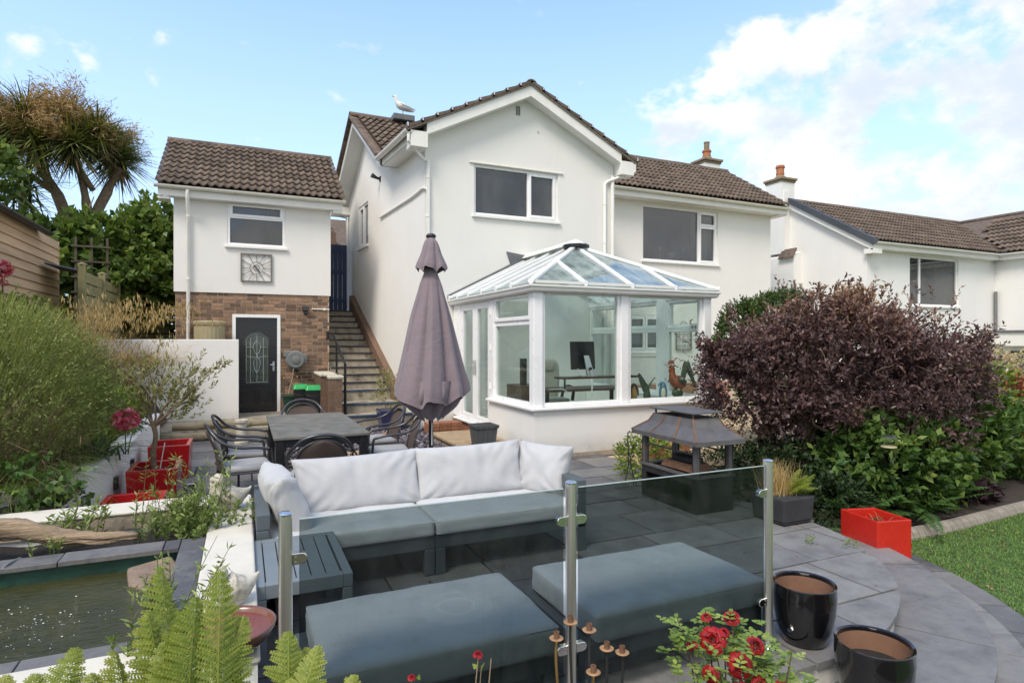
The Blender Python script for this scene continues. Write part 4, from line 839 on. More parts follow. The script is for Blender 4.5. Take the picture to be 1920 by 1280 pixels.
for k in range(3): m_ = MB(); m_.hexa([(16.55, 14.26 + k*.2, 4.46), (16.55, 14.45 + k*.2, 4.46), (16.75, 14.45 + k*.2, 4.74), (16.75, 14.26 + k*.2, 4.74), (16.55, 14.26 + k*.2, 4.53), (16.55, 14.45 + k*.2, 4.53), (16.75, 14.45 + k*.2, 4.81), (16.75, 14.26 + k*.2, 4.81)]); m_.build('weathering_tile', 'tile_brown', nbh)
pipe([(23.45, 11.92, 3.4), (23.45, 11.92, 2.0)], .05, 'plastic_grey', nbh)
# low flat roofed extension
m_ = MB(); m_.box(22.3, 29, 8.6, 11.3, -.5, 1.55); m_.build('extension_wall', 'render_far', nbh)
m_ = MB(); m_.box(21.9, 29.2, 8.3, 11.6, 1.56, 1.98); m_.build('extension_fascia', 'upvc_old', nbh); m_ = MB(); m_.box(21.85, 29.25, 8.25, 11.65, 1.981, 2.05); m_.build('extension_roof', 'lead', nbh)
E3 = lambda u, v, w: (22.3 + w, u, v)
m_ = MB(); frame_rect(m_, 9.2, 10.95, .55, 1.40, .07, E3, -.04, .03); ew = m_.build('window', 'black_metal', nbh); m_ = MB(); bx3(m_, E3, 9.27, 10.88, .62, 1.33, -.02, -.005); m_.build('pane', 'glass_window', ew)
# ------------------------------------------------------------------ ground, patio, round steps
def sheet(name, pts, m, kind='structure', z=None):
    mb = MB(); mb.add([(p[0], p[1], p[2] if len(p) > 2 else z) for p in pts], [tuple(range(len(pts)))]); o = mb.build(name, m, recalc=False); o['kind'] = kind; return o
sheet('ground', [(-400, -400), (500, -400), (500, 500), (-400, 500)], 'field', z=-.62)
CX, CY, R0, R1, R2 = 2.8, 4.35, 2.13, 2.62, 3.02
def arc(r, a0, a1, n): return [(CX + r*math.cos(rad(a0 + (a1-a0)*k/n)), CY + r*math.sin(rad(a0 + (a1-a0)*k/n))) for k in range(n+1)]
base = MB(); poly = [(-1.3, 2.31), (2.8, CY - R0 + .03)] + arc(R0 - .03, -90, 0, 40)[1:] + [(CX + R0 - .03, 7.72), (3.80, 7.72), (3.80, 11.6), (-1.5, 11.6)]
patio = base.prism(poly, -.62, -.036).build('patio', 'render_low'); patio['kind'] = 'structure'
sheet('joint_bed', [(x, y) for x, y in poly], 'joint', z=-.030)
def clip(poly, a, b):       # keep the left side of a->b
    r = []; n = len(poly); f = lambda p: (b[0]-a[0])*(p[1]-a[1]) - (b[1]-a[1])*(p[0]-a[0])
    for i in range(n):
        p, q = poly[i], poly[(i+1) % n]; fp, fq = f(p), f(q)
        if fp >= 0: r.append(p)
        if (fp >= 0) != (fq >= 0): t = fp/(fp-fq); r.append((p[0]+(q[0]-p[0])*t, p[1]+(q[1]-p[1])*t))
    return r
circ = arc(R0, -90, 90, 36)
def area(p): return abs(sum(p[i][0]*p[(i+1) % len(p)][1] - p[(i+1) % len(p)][0]*p[i][1] for i in range(len(p)))) / 2
def slab_piece(poly, ztop, name, parent, m, th=.032):
    if len(poly) < 3 or area(poly) < .012: return
    c = Vector((sum(p[0] for p in poly)/len(poly), sum(p[1] for p in poly)/len(poly), 0)); tx, ty = random.uniform(-.003, .003), random.uniform(-.003, .003); dz = random.uniform(-.003, .003)
    mb = MB(); mb.prism(poly, ztop - th, ztop)
    mb.v = [(x, y, z + dz + (x-c.x)*tx + (y-c.y)*ty) for x, y, z in mb.v]; mb.build(name, m, parent)
y = CY - R0
while y < 11.5:
    h = random.choice((.46, .60, .60)); x = -1.3 - random.random()*.5
    while x < CX + R0:
        wd = random.choice((.60, .75, .90)); g = .009
        r = [(max(x, -1.3)+g, y+g), (min(x+wd, CX+R0)-g, y+g), (min(x+wd, CX+R0)-g, y+h-g), (max(x, -1.3)+g, y+h-g)]
        cx, cy = x + wd/2, y + h/2
        if r[1][0] - r[0][0] > .05:
            if x + wd > 2.8 and y < CY:
                for i in range(len(circ)-1): r = clip(r, circ[i], circ[i+1])
            if r and cy > 7.5 and cx + wd/2 > 3.78: r = clip(r, (3.78, 7), (3.78, 12)) if cy > 7.9 else clip(r, (9, 7.70), (-9, 7.70)) if cx > 3.6 else r
            chips = cy > 8.75 and cx > .55
            hid = cx < -.25 and cy < 5.2
            if r and not chips and not hid: slab_piece(r, 0.0, 'paving_slab', patio, 'slate_round' if (cx > 2.7 and cy < 4.4) else 'slate')
        x += wd
    y += h
# lower treads: two arcs of radial slabs with white risers
steps_ = MB(); steps_.prism([(CX + (R1-.03)*math.cos(rad(a)), CY + (R1-.03)*math.sin(rad(a))) for a in range(-180, 91, 5)], -.62, -.183)
ringo = steps_.build('round_steps', 'render_low'); ringo['kind'] = 'structure'
def radial(rin, rout, z, cuts, a0=-110, a1=40, m='slate_round', ):
    a = a0; k = 0
    while a < a1:
        da = cuts[k % len(cuts)]; k += 1; g = .12
        o_ = arc(rout + random.uniform(-.004, .004), a+g, a+da-g, 6); i_ = arc(rin, a+da-g, a+g, 6); slab_piece(o_ + i_, z, 'tread_slab', ringo, m, .034); a += da
radial(2.02, R1, -.15, (17, 14, 20, 15)); radial(2.50, 2.83, -.30, (12, 10, 14), -110, 36); radial(2.835, R2+.02, -.302, (9, 13, 11), -110, 36, 'slate')
# lawn
lawn = sheet('lawn', [(CX, -4, -.31), (14, -4, -.31), (14, 4.15, -.31), (5.0, 4.15, -.31), (3.0, 3.0, -.31)], 'turf')
n = 52000; gx_ = rng.uniform(4.2, 9.6, n); gy_ = rng.uniform(1.2, 4.05, n); ok = np.hypot(gx_-CX, gy_-CY) > R2 + .03; ok &= (gx_ * .4096 + gy_ * .9123 < 8.2)
P = np.stack([gx_, gy_, np.full(n, -.312)], 1)[ok]; Dn = rdir(len(P)) * .55; Dn[:, 2] = 1
Q, tn = blades(P, Dn, .032, .007, 2, .5); npmesh('lawn_grass', Q, 4, 'turf_blade', None, tn*.9 + rng.random(len(tn))*.1, 'stuff'); tag(bpy.context.scene.objects['lawn_grass'], 'short green artificial lawn right of the round steps', 'grass')
# fallen leaves and petals on the lawn edge
n = 240; gx_ = rng.uniform(5.4, 7.4, n); gy_ = rng.uniform(2.6, 3.9, n); ok = np.hypot(gx_-CX, gy_-CY) > R2 + .05; P = np.stack([gx_, gy_, np.full(n, -.292)], 1)[ok]; Dn = rdir(len(P)); Dn[:, 2] *= .25
npmesh('leaf_litter', leafquads(P, Dn, .026, .015), 4, 'dead_leaf', None, rng.random(len(P)), 'stuff'); tag(bpy.context.scene.objects['leaf_litter'], 'fallen brown leaves along the lawn edge', 'leaves')
n = 130; P = np.stack([rng.uniform(-.4, 4.6, n), rng.uniform(2.5, 8.2, n), np.full(n, .006)], 1); ok = np.hypot(P[:, 0]-CX, P[:, 1]-CY) < R0 - .05; ok |= (P[:, 1] > 4.4) & (P[:, 0] > .1); P = P[ok]; Dn = rdir(len(P)); Dn[:, 2] *= .15
npmesh('patio_litter', leafquads(P, Dn, .022, .012), 4, 'dead_leaf', None, rng.random(len(P)), 'stuff'); tag(bpy.context.scene.objects['patio_litter'], 'specks of dead leaf scattered over the slate patio', 'leaves')
# log roll kerb
kb = thing('lawn_edging', 'low rounded stone edging between lawn and flower bed', 'edging', (7.2, 3.98, -.31)); pts = catmull([(5.75, 4.02, 0), (6.4, 3.95, 0), (7.2, 3.97, 0), (8.6, 4.05, 0), (10.5, 4.1, 0)], 8)
acc = 0; k = 0
for i in range(len(pts)-1):
    a, b = pts[i], pts[i+1]; d = (b-a).normalized(); q = Vector((-d.y, d.x, 0)); m_ = MB(); vs = []
    for p in (a + d*.004, b - d*.004):
        for t in range(9): an = PI*t/8; vs.append(p + q*math.cos(an)*.085 + Vector((0, 0, -.34 + math.sin(an)*.13)))
    m_.add(vs, [(t, t+1, 10+t, 9+t) for t in range(8)] + [tuple(range(9)), tuple(range(9, 18))]); m_.build('edging_stone', 'kerb', kb)
# flower bed soil on the right, gravel, brick path
def hill(name, x0, x1, y0, y1, nx, ny, fn, m):
    mb = MB(); mb.grid(lambda u, v: (x0+(x1-x0)*u, y0+(y1-y0)*v, fn(x0+(x1-x0)*u, y0+(y1-y0)*v)), nx, ny); o = mb.build(name, m, smooth=True, recalc=False); o['kind'] = 'structure'; return o
hill('flower_bed', 4.94, 14, 4.05, 6.9, 30, 12, lambda x, y: -.24 + .14*min(1, max(0, y-4.1)/1.0) + .03*mnoise.noise((x*2, y*2, 0)), 'soil')
sheet('gravel_yard', [(4.94, 6.6), (16.6, 6.6), (16.6, 13.39), (7.13, 13.39), (7.13, 7.7), (4.94, 7.7)], 'gravel', z=-.045)
n = 5000; P = np.stack([rng.uniform(7.2, 11.5, n), rng.uniform(8.4, 13.0, n), rng.uniform(-.045, -.03, n)], 1); Dn = rdir(n); Dn[:, 2] *= .4
npmesh('gravel_stones', leafquads(P, Dn, .06, .05, .5), 4, 'pebble_chip', None, rng.random(n), 'stuff'); tag(bpy.context.scene.objects['gravel_stones'], 'loose golden gravel behind the purple bush', 'gravel')
pth = sheet('brick_path', [(4.94, 6.35), (8.6, 6.35), (8.6, 8.3), (7.13, 8.3), (7.13, 7.70), (4.94, 7.70)], 'mortar', z=-.036)
yy = 6.36
while yy < 8.2:
    x = 4.95 - random.random()*.2
    while x < 8.5:
        r = (max(x, 4.95), min(x+.44, 8.58), yy, yy+.27)
        if not (yy + .27 > 7.69 and r[0] < 7.14): m_ = MB(); m_.box(r[0]+.004, r[1]-.004, r[2]+.004, r[3]-.004, -.035, -.008 + random.uniform(-.003, .003)); m_.build('path_slab', 'paving_tan', pth)
        x += .45
    yy += .28
lw = thing('brick_garden_wall', 'low red brick wall at the back of the gravel yard', 'wall', (9.3, 12.7, 0)); m_ = MB(); m_.box(7.7, 14.5, 12.72, 12.9, -.04, .62); core = m_.build('core', 'mortar', lw)
me_b = MB().box(0, .212, 0, .02, 0, .064).mesh('red_brick', 'brick_red')
for r in range(8):
    for c in range(20): o = link('brick', me_b, core); o.location = Vector((7.72 + c*.225 + (.11 if r % 2 else 0), 12.71, -.02 + r*.077)) - wloc(core)
# slate chippings by the house
sheet('chippings_bed', [(.55, 8.75), (3.80, 8.75), (3.80, 11.6), (3.3, 12.6), (1.2, 12.6), (.55, 11.6)], 'chips_bed', z=-.012)
n = 7500; P = np.stack([rng.uniform(.58, 3.76, n), rng.uniform(8.78, 11.9, n), rng.uniform(-.008, .022, n)], 1); Dn = rdir(n); Dn[:, 2] *= .35
Q = leafquads(P, Dn, .075, .05, .12); npmesh('slate_chippings', Q, 4, 'slate_chip', None, rng.random(n), 'stuff'); tag(bpy.context.scene.objects['slate_chippings'], 'purple grey slate chippings between table and house', 'chippings')
for k, (x, y, a, b, c) in enumerate(((1.55, 9.1, .62, .28, .3), (2.45, 10.9, .28, .12, .5))):
    m_ = MB(); m_.box(-a/2, a/2, -b/2, b/2, 0, .05); m_.xf(lambda v: Matrix.Rotation(c, 3, 'Z') @ v + Vector((x, y, .0))); tag(m_.build(('stepping_stone', 'loose_brick')[k], ('paving_tan', 'brick_red')[k], bevel=.008), ('flat tan stepping stone set in the slate chippings', 'loose red brick lying by the house corner')[k], ('stepping stone', 'brick')[k])
# door step
ds = thing('door_step', 'tan stone doorstep slab on brick below the conservatory doors', 'step', (3.35, 9.3, 0))
m_ = MB(); m_.box(2.98, 3.80, 8.66, 9.92, 0, .095); m_.build('brick_plinth', 'stone_raw', ds); m_ = MB(); m_.box(2.94, 3.805, 8.60, 9.96, .096, .145); m_.build('slab', 'paving_tan', ds, bevel=.012)
b2 = thing('brick_step', 'small red brick step stacked against the house wall', 'step', (3.3, 10.6, 0)); 
for r in range(3):
    for c in range(3): m_ = MB(); m_.box(3.05 + c*.215, 3.255 + c*.215, 10.45, 10.75, .012 + r*.072, .078 + r*.072); m_.build('brick', 'brick_red', b2, bevel=.004)
# upper terrace and sleepers
tr_ = MB(); tr_.prism([(-7, 11.72), (1.62, 11.72), (1.62, 14.19), (-7, 14.19)], -.62, .16); o = tr_.build('terrace', 'concrete_step'); o['kind'] = 'structure'
for k, (x0, x1, y, z0, z1, ln) in enumerate(((-1.35, .02, 11.48, .0, .15, 'weathered round log along the foot of the terrace'), (-1.1, .10, 11.70, .155, .29, 'split timber sleeper on top of the terrace edge'), (.05, 1.55, 11.85, .155, .27, 'timber sleeper edging the terrace in front of the annex door'))):
    m_ = MB(); m_.tube([(x0 + (x1-x0)*t/6, y + .1 + .012*math.sin(t*2.1+k), (z0+z1)/2 + .01*math.sin(t*1.7+k*2)) for t in range(7)], [(z1-z0)/2*(1+.08*math.sin(t*2.7+k)) for t in range(7)], 10); m_.build('sleeper_log', 'sleeper', smooth=True, auto=True)
    tag(bpy.context.scene.objects[-1] if False else COL.objects[-1], ln, 'sleeper', 'timbers of the terrace edge')
post = thing('stone_baluster', 'short pale fluted stone post beside the sleepers', 'post', (.02, 10.9, 0))
m_ = MB(); m_.lathe([(.11, 0), (.11, .04), (.085, .06), (.075, .2), (.085, .34), (.105, .36), (.105, .40)], (-.02, 10.95, 0), 16); m_.build('shaft', 'stone_pale', post, smooth=True, auto=True)
gw = thing('garden_wall', 'smooth white rendered garden wall left of the black door', 'wall', (-1.3, 13.2, .16)); m_ = MB(); m_.box(-3.2, -.07, 13.2, 13.36, .15, 1.74); m_.build('wall', 'render_low', gw, bevel=.012)
bt = thing('water_butt', 'ribbed tan plastic water butt behind the white garden wall', 'water butt', (-.62, 13.85, .16))
pr_ = []
m_ = MB(); n = 48; vs = []
for (r, z) in ((.25, .16), (.27, .5), (.285, 1.95), (.285, 2.04)):
    for k in range(n): rr = r * (1 + (.022 if k % 2 else 0) * (z < 2)); vs.append((-.62 + rr*math.cos(2*PI*k/n), 13.82 + rr*math.sin(2*PI*k/n), z))
m_.add(vs, [(i*n+k, i*n+(k+1) % n, (i+1)*n+(k+1) % n, (i+1)*n+k) for i in range(3) for k in range(n)]); m_.build('barrel', 'plastic_tan', bt)
m_ = MB(); m_.lathe([(.30, 0), (.31, .02), (.31, .07), (.28, .09), (0, .105)], (-.62, 13.82, 2.03), 32); m_.build('lid', 'plastic_tan', bt, smooth=True, auto=True)
# ------------------------------------------------------------------ steps up to the gate
st = thing('garden_steps', 'steep concrete steps with dark nosings climbing between annex and house', 'steps', (2.4, 13, 0))
defs = [(.24, 12.05, 1.72, 'nosing_blue'), (.43, 12.5, 1.86, 'nosing_blue')] + [(.655 + .157*i, 13.2 + .285*i, 1.82, 'nosing_blue' if i < 1 else 'nosing_dark') for i in range(13)]
for k, (z, y, x0, nm) in enumerate(defs):
    y1 = defs[k+1][1] + .02 if k + 1 < len(defs) else 18.4; x1 = sx_(y) - .14 if k > 1 else sx_(y) - .02
    zb = z - .30 if k else -.1
    m_ = MB(); m_.box(x0, x1, y, y1, zb, z - .034); s_ = m_.build('step', 'concrete_step', st)
    m_ = MB(); m_.box(x0, x1, y - .022, y + .07, z - .034, z + .002); m_.build('nosing', nm, s_, bevel=.006); m_ = MB(); m_.box(x0, x1, y + .071, y1, z - .0335, z); m_.build('tread', 'concrete_step', s_)
m_ = MB(); m_.hexa([(sx_(12.9)-.139, 12.9, -.1), (sx_(12.9)-.005, 12.9, -.1), (sx_(17)-.005, 17, 1.0), (sx_(17)-.139, 17, 1.0), (sx_(12.9)-.139, 12.9, .68), (sx_(12.9)-.005, 12.9, .70), (sx_(17)-.005, 17, 2.98), (sx_(17)-.139, 17, 2.96)]); m_.build('stringer', 'brick_dark', st)
pi_ = thing('brick_pier', 'short brick pier with stone cap at the foot of the steps', 'pier', (1.68, 12.35, 0)); m_ = MB(); m_.box(1.563, 1.797, 12.213, 12.427, 0, .955); core = m_.build('core', 'mortar', pi_)
for r in range(12):
    for c in range(2): m_ = MB(); a = 1.555 + c*.125; m_.box(a, a+.118, 12.205, 12.435, .02 + r*.078, .088 + r*.078); m_.build('brick', 'brick_dark', core)
m_ = MB(); m_.box(1.53, 1.83, 12.18, 12.46, .956, 1.03); m_.build('cap', 'stone_pale', pi_, bevel=.025)
m_ = MB(); m_.box(1.45, 1.76, 12.75, 13.9, .0, .98); pw = m_.build('return_wall', 'brick_dark', pi_); m_ = MB(); m_.box(1.43, 1.78, 12.72, 13.92, .981, 1.04); m_.build('cap', 'stone_pale', pi_, bevel=.02)
hrl = thing('handrail', 'black iron handrail rising beside the steps', 'handrail', (1.86, 12.3, .2))
m_ = MB(); m_.tube([(1.87, 12.3, .22), (1.87, 12.3, 1.25), (1.87, 12.42, 1.30), (1.87, 14.1, 1.86)], .026, 8); m_.build('rail', 'black_metal', hrl, smooth=True, auto=True); m_ = MB(); m_.tube([(1.87, 13.5, .85), (1.87, 13.5, 1.64)], .022, 8); m_.build('post', 'black_metal', hrl)
m_ = MB(); m_.box(1.74, 1.80, 14.13, 14.2, 1.75, 1.93); m_.build('wall_plate', 'black_metal', hrl)
gt = thing('garden_gate', 'dark blue boarded gate at the top of the steps', 'gate', (2.3, 17.4, 2.54))
for k in range(7): m_ = MB(); m_.box(1.84 + k*.122, 1.957 + k*.122, 17.42, 17.445, 2.58, 4.42 + .0*k); m_.build('board', 'gate_blue', gt)
for z in (2.8, 3.6, 4.2): m_ = MB(); m_.box(1.84, 2.68, 17.39, 17.419, z, z + .1); m_.build('ledge', 'gate_blue', gt)
m_ = MB(); m_.box(2.0, 2.1, 17.375, 17.388, 3.15, 3.4); m_.build('notice', 'cable_white', gt)
# bins
for k, (x, y, lab) in enumerate(((1.12, 13.35, 'black food bin with green lid standing further back by the brick wall'), (1.33, 12.95, 'black food bin with green lid next to the brick pier'))):
    bn = thing('bin', lab, 'bin', (x, y, .16), 'food bins beside the pier')
    m_ = MB(); m_.hexa([(x-.11, y-.13, .16), (x+.11, y-.13, .16), (x+.11, y+.13, .16), (x-.11, y+.13, .16), (x-.145, y-.165, .70), (x+.145, y-.165, .70), (x+.145, y+.165, .70), (x-.145, y+.165, .70)]); m_.build('body', 'plastic_black', bn, bevel=.02)
    m_ = MB(); m_.hexa([(x-.165, y-.19, .70), (x+.165, y-.19, .70), (x+.165, y+.19, .70), (x-.165, y+.19, .70), (x-.13, y-.15, .80), (x+.13, y-.15, .80), (x+.13, y+.17, .80), (x-.13, y+.17, .80)]); m_.build('lid', 'plastic_green', bn, bevel=.02)
    m_ = MB(); m_.tube(catmull([(x-.15, y-.05, .66), (x-.12, y-.19, .60), (x+.12, y-.19, .60), (x+.15, y-.05, .66)], 5), .010, 6); m_.build('handle', 'plastic_black', bn)
bx_ = thing('recycling_box', 'dark green recycling box on the ground by the brick wall', 'box', (.98, 13.75, .16)); m_ = MB(); m_.hexa([(.83, 13.55, .16), (1.12, 13.55, .16), (1.12, 13.95, .16), (.83, 13.95, .16), (.78, 13.5, .52), (1.17, 13.5, .52), (1.17, 14.0, .52), (.78, 14.0, .52)]); m_.build('tub', 'plastic_dkgreen', bx_, bevel=.02); m_ = MB(); m_.box(.765, 1.185, 13.485, 14.015, .521, .55); m_.build('rim', 'plastic_dkgreen', bx_, bevel=.01)
# ------------------------------------------------------------------ conservatory
cv = thing('conservatory', 'white framed conservatory with hipped glass roof against the gable wall', 'conservatory', (5.46, 9.5, 0))
x0, x1, y0, y1 = 3.81, 7.11, 7.73, 11.385
F3 = lambda u, v, w: (u, y0 + w, v); L3 = lambda u, v, w: (x0 + w, u, v); R3 = lambda u, v, w: (x1 - w, u, v)
m_ = MB(); m_.box(x0, x1, y0, y0+.22, -.04, .70); m_.box(x0, x0+.22, y0+.22, 9.42, -.04, .70); m_.box(x1-.22, x1, y0+.22, y1, -.04, .70); m_.build('dwarf_wall', 'render_low', cv)
m_ = MB(); m_.box(x0+.004, x0+.2, 9.421, 11.38, -.04, .20); m_.build('door_plinth', 'brick_red', cv)
m_ = MB(); m_.box(x0-.012, x1+.01, y0-.012, y0-.001, -.02, .055); m_.build('plinth_band', 'stone_raw', cv)
m_ = MB(); m_.box(x0+.22, x1-.22, y0+.22, y1, .10, .22); m_.build('floor', 'room_pale', cv)
for nm, b in (('sill', (x0-.06, x1+.06, y0-.06, y0+.24, .701, .745)), ('sill', (x0-.06, x0+.24, y0+.241, 9.46, .701, .745)), ('sill', (x1-.24, x1+.06, y0+.241, y1, .701, .745)), ('door_sill', (x0-.05, x0+.2, 9.47, 11.2, .201, .245))):
    m_ = MB(); m_.box(*b); m_.build(nm, 'upvc', cv, bevel=.012)
T = 2.44
def post(u0, u1, to3, z0=.746, z1=T): m_ = MB(); bx3(m_, to3, u0, u1, z0, z1, .02, .15); return m_.build('post', 'upvc', cv, bevel=.008)
m_ = MB(); m_.box(x0+.005, x0+.155, y0+.005, y0+.155, .746, T); m_.build('corner_post', 'upvc', cv, bevel=.01); m_ = MB(); m_.box(x1-.155, x1-.005, y0+.005, y0+.155, .746, T); m_.build('corner_post', 'upvc', cv, bevel=.01)
def light(to3, a, b, c, d, sash=False, pane='glass_clear', fw=.055):
    m_ = MB(); frame_rect(m_, a, b, c, d, fw, to3, .045, .12); f = m_.build('window_frame', 'upvc', cv, bevel=.008)
    if sash: m_ = MB(); frame_rect(m_, a+.02, b-.02, c+.02, d-.02, .06, to3, .025, .09); m_.build('sash', 'upvc', f, bevel=.008); g = .075
    else: g = fw - .005
    m_ = MB(); bx3(m_, to3, a+g, b-g, c+g, d-g, .07, .09); m_.build('pane', pane, f); return f
post(5.33, 5.47, F3)
light(F3, x0+.156, 5.33, .747, T); light(F3, 5.47, x1-.156, .747, T)
light(L3, y0+.156, 9.30, 2.0, T, True); light(L3, y0+.156, 9.30, .747, 1.999)
post(9.301, 9.46, L3)
# hinges and vent on the top light
for z in (2.2, 1.6, .95): m_ = MB(); m_.box(x0-.002, x0+.019, 9.42, 9.45, z-.05, z+.05); m_.build('hinge', 'upvc', cv)
m_ = MB(); m_.box(x0+.02, x0+.04, 8.3, 8.75, 2.395, 2.415); m_.build('trickle_vent', 'upvc', cv)
# french doors
for (a, b, hs) in ((9.465, 10.20, 10.15), (10.205, 10.95, 10.25)):
    m_ = MB(); frame_rect(m_, a, b, .25, T-.05, .115, L3, .03, .10); d = m_.build('french_door', 'upvc', cv, bevel=.01)
    m_ = MB(); bx3(m_, L3, a+.11, b-.11, .36, T-.16, .06, .08); m_.build('pane', 'glass_clear', d)
    m_ = MB(); m_.box(x0+.012, x0+.03, hs-.018, hs+.018, 1.10, 1.36); m_.tube([(x0+.03, hs, 1.27), (x0-.03, hs, 1.27), (x0-.035, hs+(.10 if hs < 10.2 else .10)*(-1 if hs < 10.2 else 1), 1.27)], .010, 6); m_.build('handle', 'chrome', d)
m_ = MB(); bx3(m_, L3, 9.465, 10.95, T-.049, T, .02, .14); m_.build('door_head', 'upvc', cv); post(10.955, 11.38, L3, .25)
# right hand wall: three bays with transom
ys = [y0+.156, 8.75, 9.0, 10.1, 10.2, 11.38]
for k in range(3):
    a, b = ys[2*k], ys[2*k+1]; light(R3, a, b, 1.92, T, True); light(R3, a, b, .747, 1.919)
for (a, b) in ((8.751, 8.999), (10.101, 10.199)): post(a, b, R3)
# eaves beam, gutter, roof
E_ = T + .001
m_ = MB(); m_.box(x0+.01, x1-.01, y0+.01, y0+.14, E_, E_+.075); m_.build('eaves_beam', 'upvc', cv); m_ = MB(); m_.box(x0+.01, x0+.14, y0+.141, y1, E_, E_+.075); m_.build('eaves_beam', 'upvc', cv); m_ = MB(); m_.box(x1-.14, x1-.01, y0+.141, y1, E_, E_+.075); m_.build('eaves_beam', 'upvc', cv)
prof = [(.0, -.055), (.055, -.055), (.085, -.035), (.092, .005), (.115, .02), (.115, .045), (.0, .045)]
m_ = MB(); n = len(prof); vs = []
for (sx, sy, px, py) in ((-1, 0, x0+.01, y1), (-1, -1, x0+.01, y0+.01), (1, -1, x1-.01, y0+.01), (1, 0, x1-.01, y1)):
    for (o_, z) in prof: vs.append((px + sx*o_, py + sy*o_, E_ + .03 + z))
m_.add(vs, [(i*n+k, i*n+(k+1) % n, (i+1)*n+(k+1) % n, (i+1)*n+k) for i in range(3) for k in range(n)] + [tuple(range(n)), tuple(3*n+k for k in range(n))]); m_.build('gutter', 'upvc_old', cv)
ZE, ZR, XM, YH = E_ + .085, 3.38, 5.46, 9.38; o_ = .07
eL = lambda y: Vector((x0 - o_, y, ZE)); eF = lambda x: Vector((x, y0 - o_, ZE)); eR = lambda y: Vector((x1 + o_, y, ZE)); rg = lambda y: Vector((XM, y, ZR))
def rafter(a, b, wd=.065, nm='rafter', cap=True):
    a = Vector(a); b = Vector(b); m_ = MB(); m_.bar(a, b, wd, .05); o = m_.build(nm, 'upvc', cv, bevel=.008)
    if cap: m_ = MB(); d = (b-a).normalized(); m_.lathe([(.0, 0), (.042, 0), (.042, .02), (0, .02)], (0, 0, 0), 12); q = Vector((d.x, d.y, 0)).normalized(); m_.xf(lambda v: a - q*.0 + Vector((-q.y, q.x, 0))*v.x + Vector((0, 0, 1))*v.y - q*v.z); m_.build('end_cap', 'upvc', o)
    return o
up = Vector((0, 0, .035))
apx = rg(YH)
rafter(Vector((x0-o_, y0-o_, ZE)) + up, apx + up, .085, 'hip_rafter'); rafter(Vector((x1+o_, y0-o_, ZE)) + up, apx + up, .085, 'hip_rafter')
fr = [4.63, XM, 6.29]
hipL = lambda t: Vector((x0-o_, y0-o_, ZE)).lerp(apx, t); hipR = lambda t: Vector((x1+o_, y0-o_, ZE)).lerp(apx, t)
rafter(eF(XM) + up, apx + up)
tj = (4.63 - (x0-o_)) / (XM - (x0-o_)); rafter(eF(4.63) + up, hipL(tj) + up); rafter(eF(6.29) + up, hipR(tj) + up)
ly = [8.35, 8.95, 9.6, 10.25, 10.85, 11.36]
for y in ly:
    if y < YH: t = (y - (y0-o_)) / (YH - (y0-o_)); rafter(eL(y) + up, hipL(t) + up); rafter(eR(y) + up, hipR(t) + up)
    else: rafter(eL(y) + up, rg(y) + up); rafter(eR(y) + up, rg(y) + up)
def rpane(pts):
    m_ = MB(); m_.prism3([Vector(p) + Vector((0, 0, .02)) for p in pts], (0, 0, -.018)); m_.build('roof_pane', 'glass_roof', cv)
c0 = Vector((x0-o_, y0-o_, ZE)); c1 = Vector((x1+o_, y0-o_, ZE))
rpane([c0, eF(4.63), hipL(tj)]); rpane([eF(4.63), eF(XM), apx, hipL(tj)]); rpane([eF(XM), eF(6.29), hipR(tj), apx]); rpane([eF(6.29), c1, hipR(tj)])
for hip, e, c in ((hipL, eL, c0), (hipR, eR, c1)):
    prev_e, prev_t = c, c
    for y in ly:
        if y < YH: top = hip((y - (y0-o_)) / (YH - (y0-o_)))
        else: top = rg(y)
        pts = [prev_e, e(y), top] + ([apx] if (y >= YH and prev_t.y < YH) else []) + ([prev_t] if prev_t is not c else [])
        rpane(pts); prev_e, prev_t = e(y), top
# beading at the pane ends, ridge, finial, flashing
for (a, b) in ((3.80, 4.58), (4.69, 5.41), (5.52, 6.24), (6.35, 7.1)): m_ = MB(); m_.bar((a, y0-o_-.02, ZE+.03), (b, y0-o_-.02, ZE+.03), .02, .04); m_.build('glazing_bead', 'upvc_old', cv)
m_ = MB(); m_.prism3([(XM-.13, YH-.05, ZR+.05), (XM+.13, YH-.05, ZR+.05), (XM+.05, YH-.05, ZR+.14), (XM-.05, YH-.05, ZR+.14)], (0, y1-YH+.04, 0)); m_.build('ridge_cap', 'upvc_old', cv, bevel=.01)
m_ = MB(); m_.lathe([(.20, 0), (.20, .025), (.10, .06), (.05, .085), (.02, .10)], (XM, YH-.02, ZR+.05), 10); m_.build('finial', 'upvc', cv)
m_ = MB(); m_.lathe([(.24, -.06), (.24, -.005), (.2, .0)], (XM, YH-.02, ZR+.05), 10); m_.build('ridge_boss', 'black_metal', cv)
m_ = MB(); m_.hexa([(x0-.1, 11.372, ZE), (XM, 11.372, ZR+.02), (XM, 11.388, ZR+.02), (x0-.1, 11.388, ZE), (x0-.1, 11.372, ZE+.09), (XM, 11.372, ZR+.12), (XM, 11.388, ZR+.12), (x0-.1, 11.388, ZE+.09)]); m_.build('flashing', 'lead', cv)
m_ = MB(); m_.prism3([(4.98, 11.37, 3.56), (5.46, 11.37, 3.50), (5.1, 11.37, 3.22)], (0, .017, 0)); m_.build('flashing', 'lead', cv)
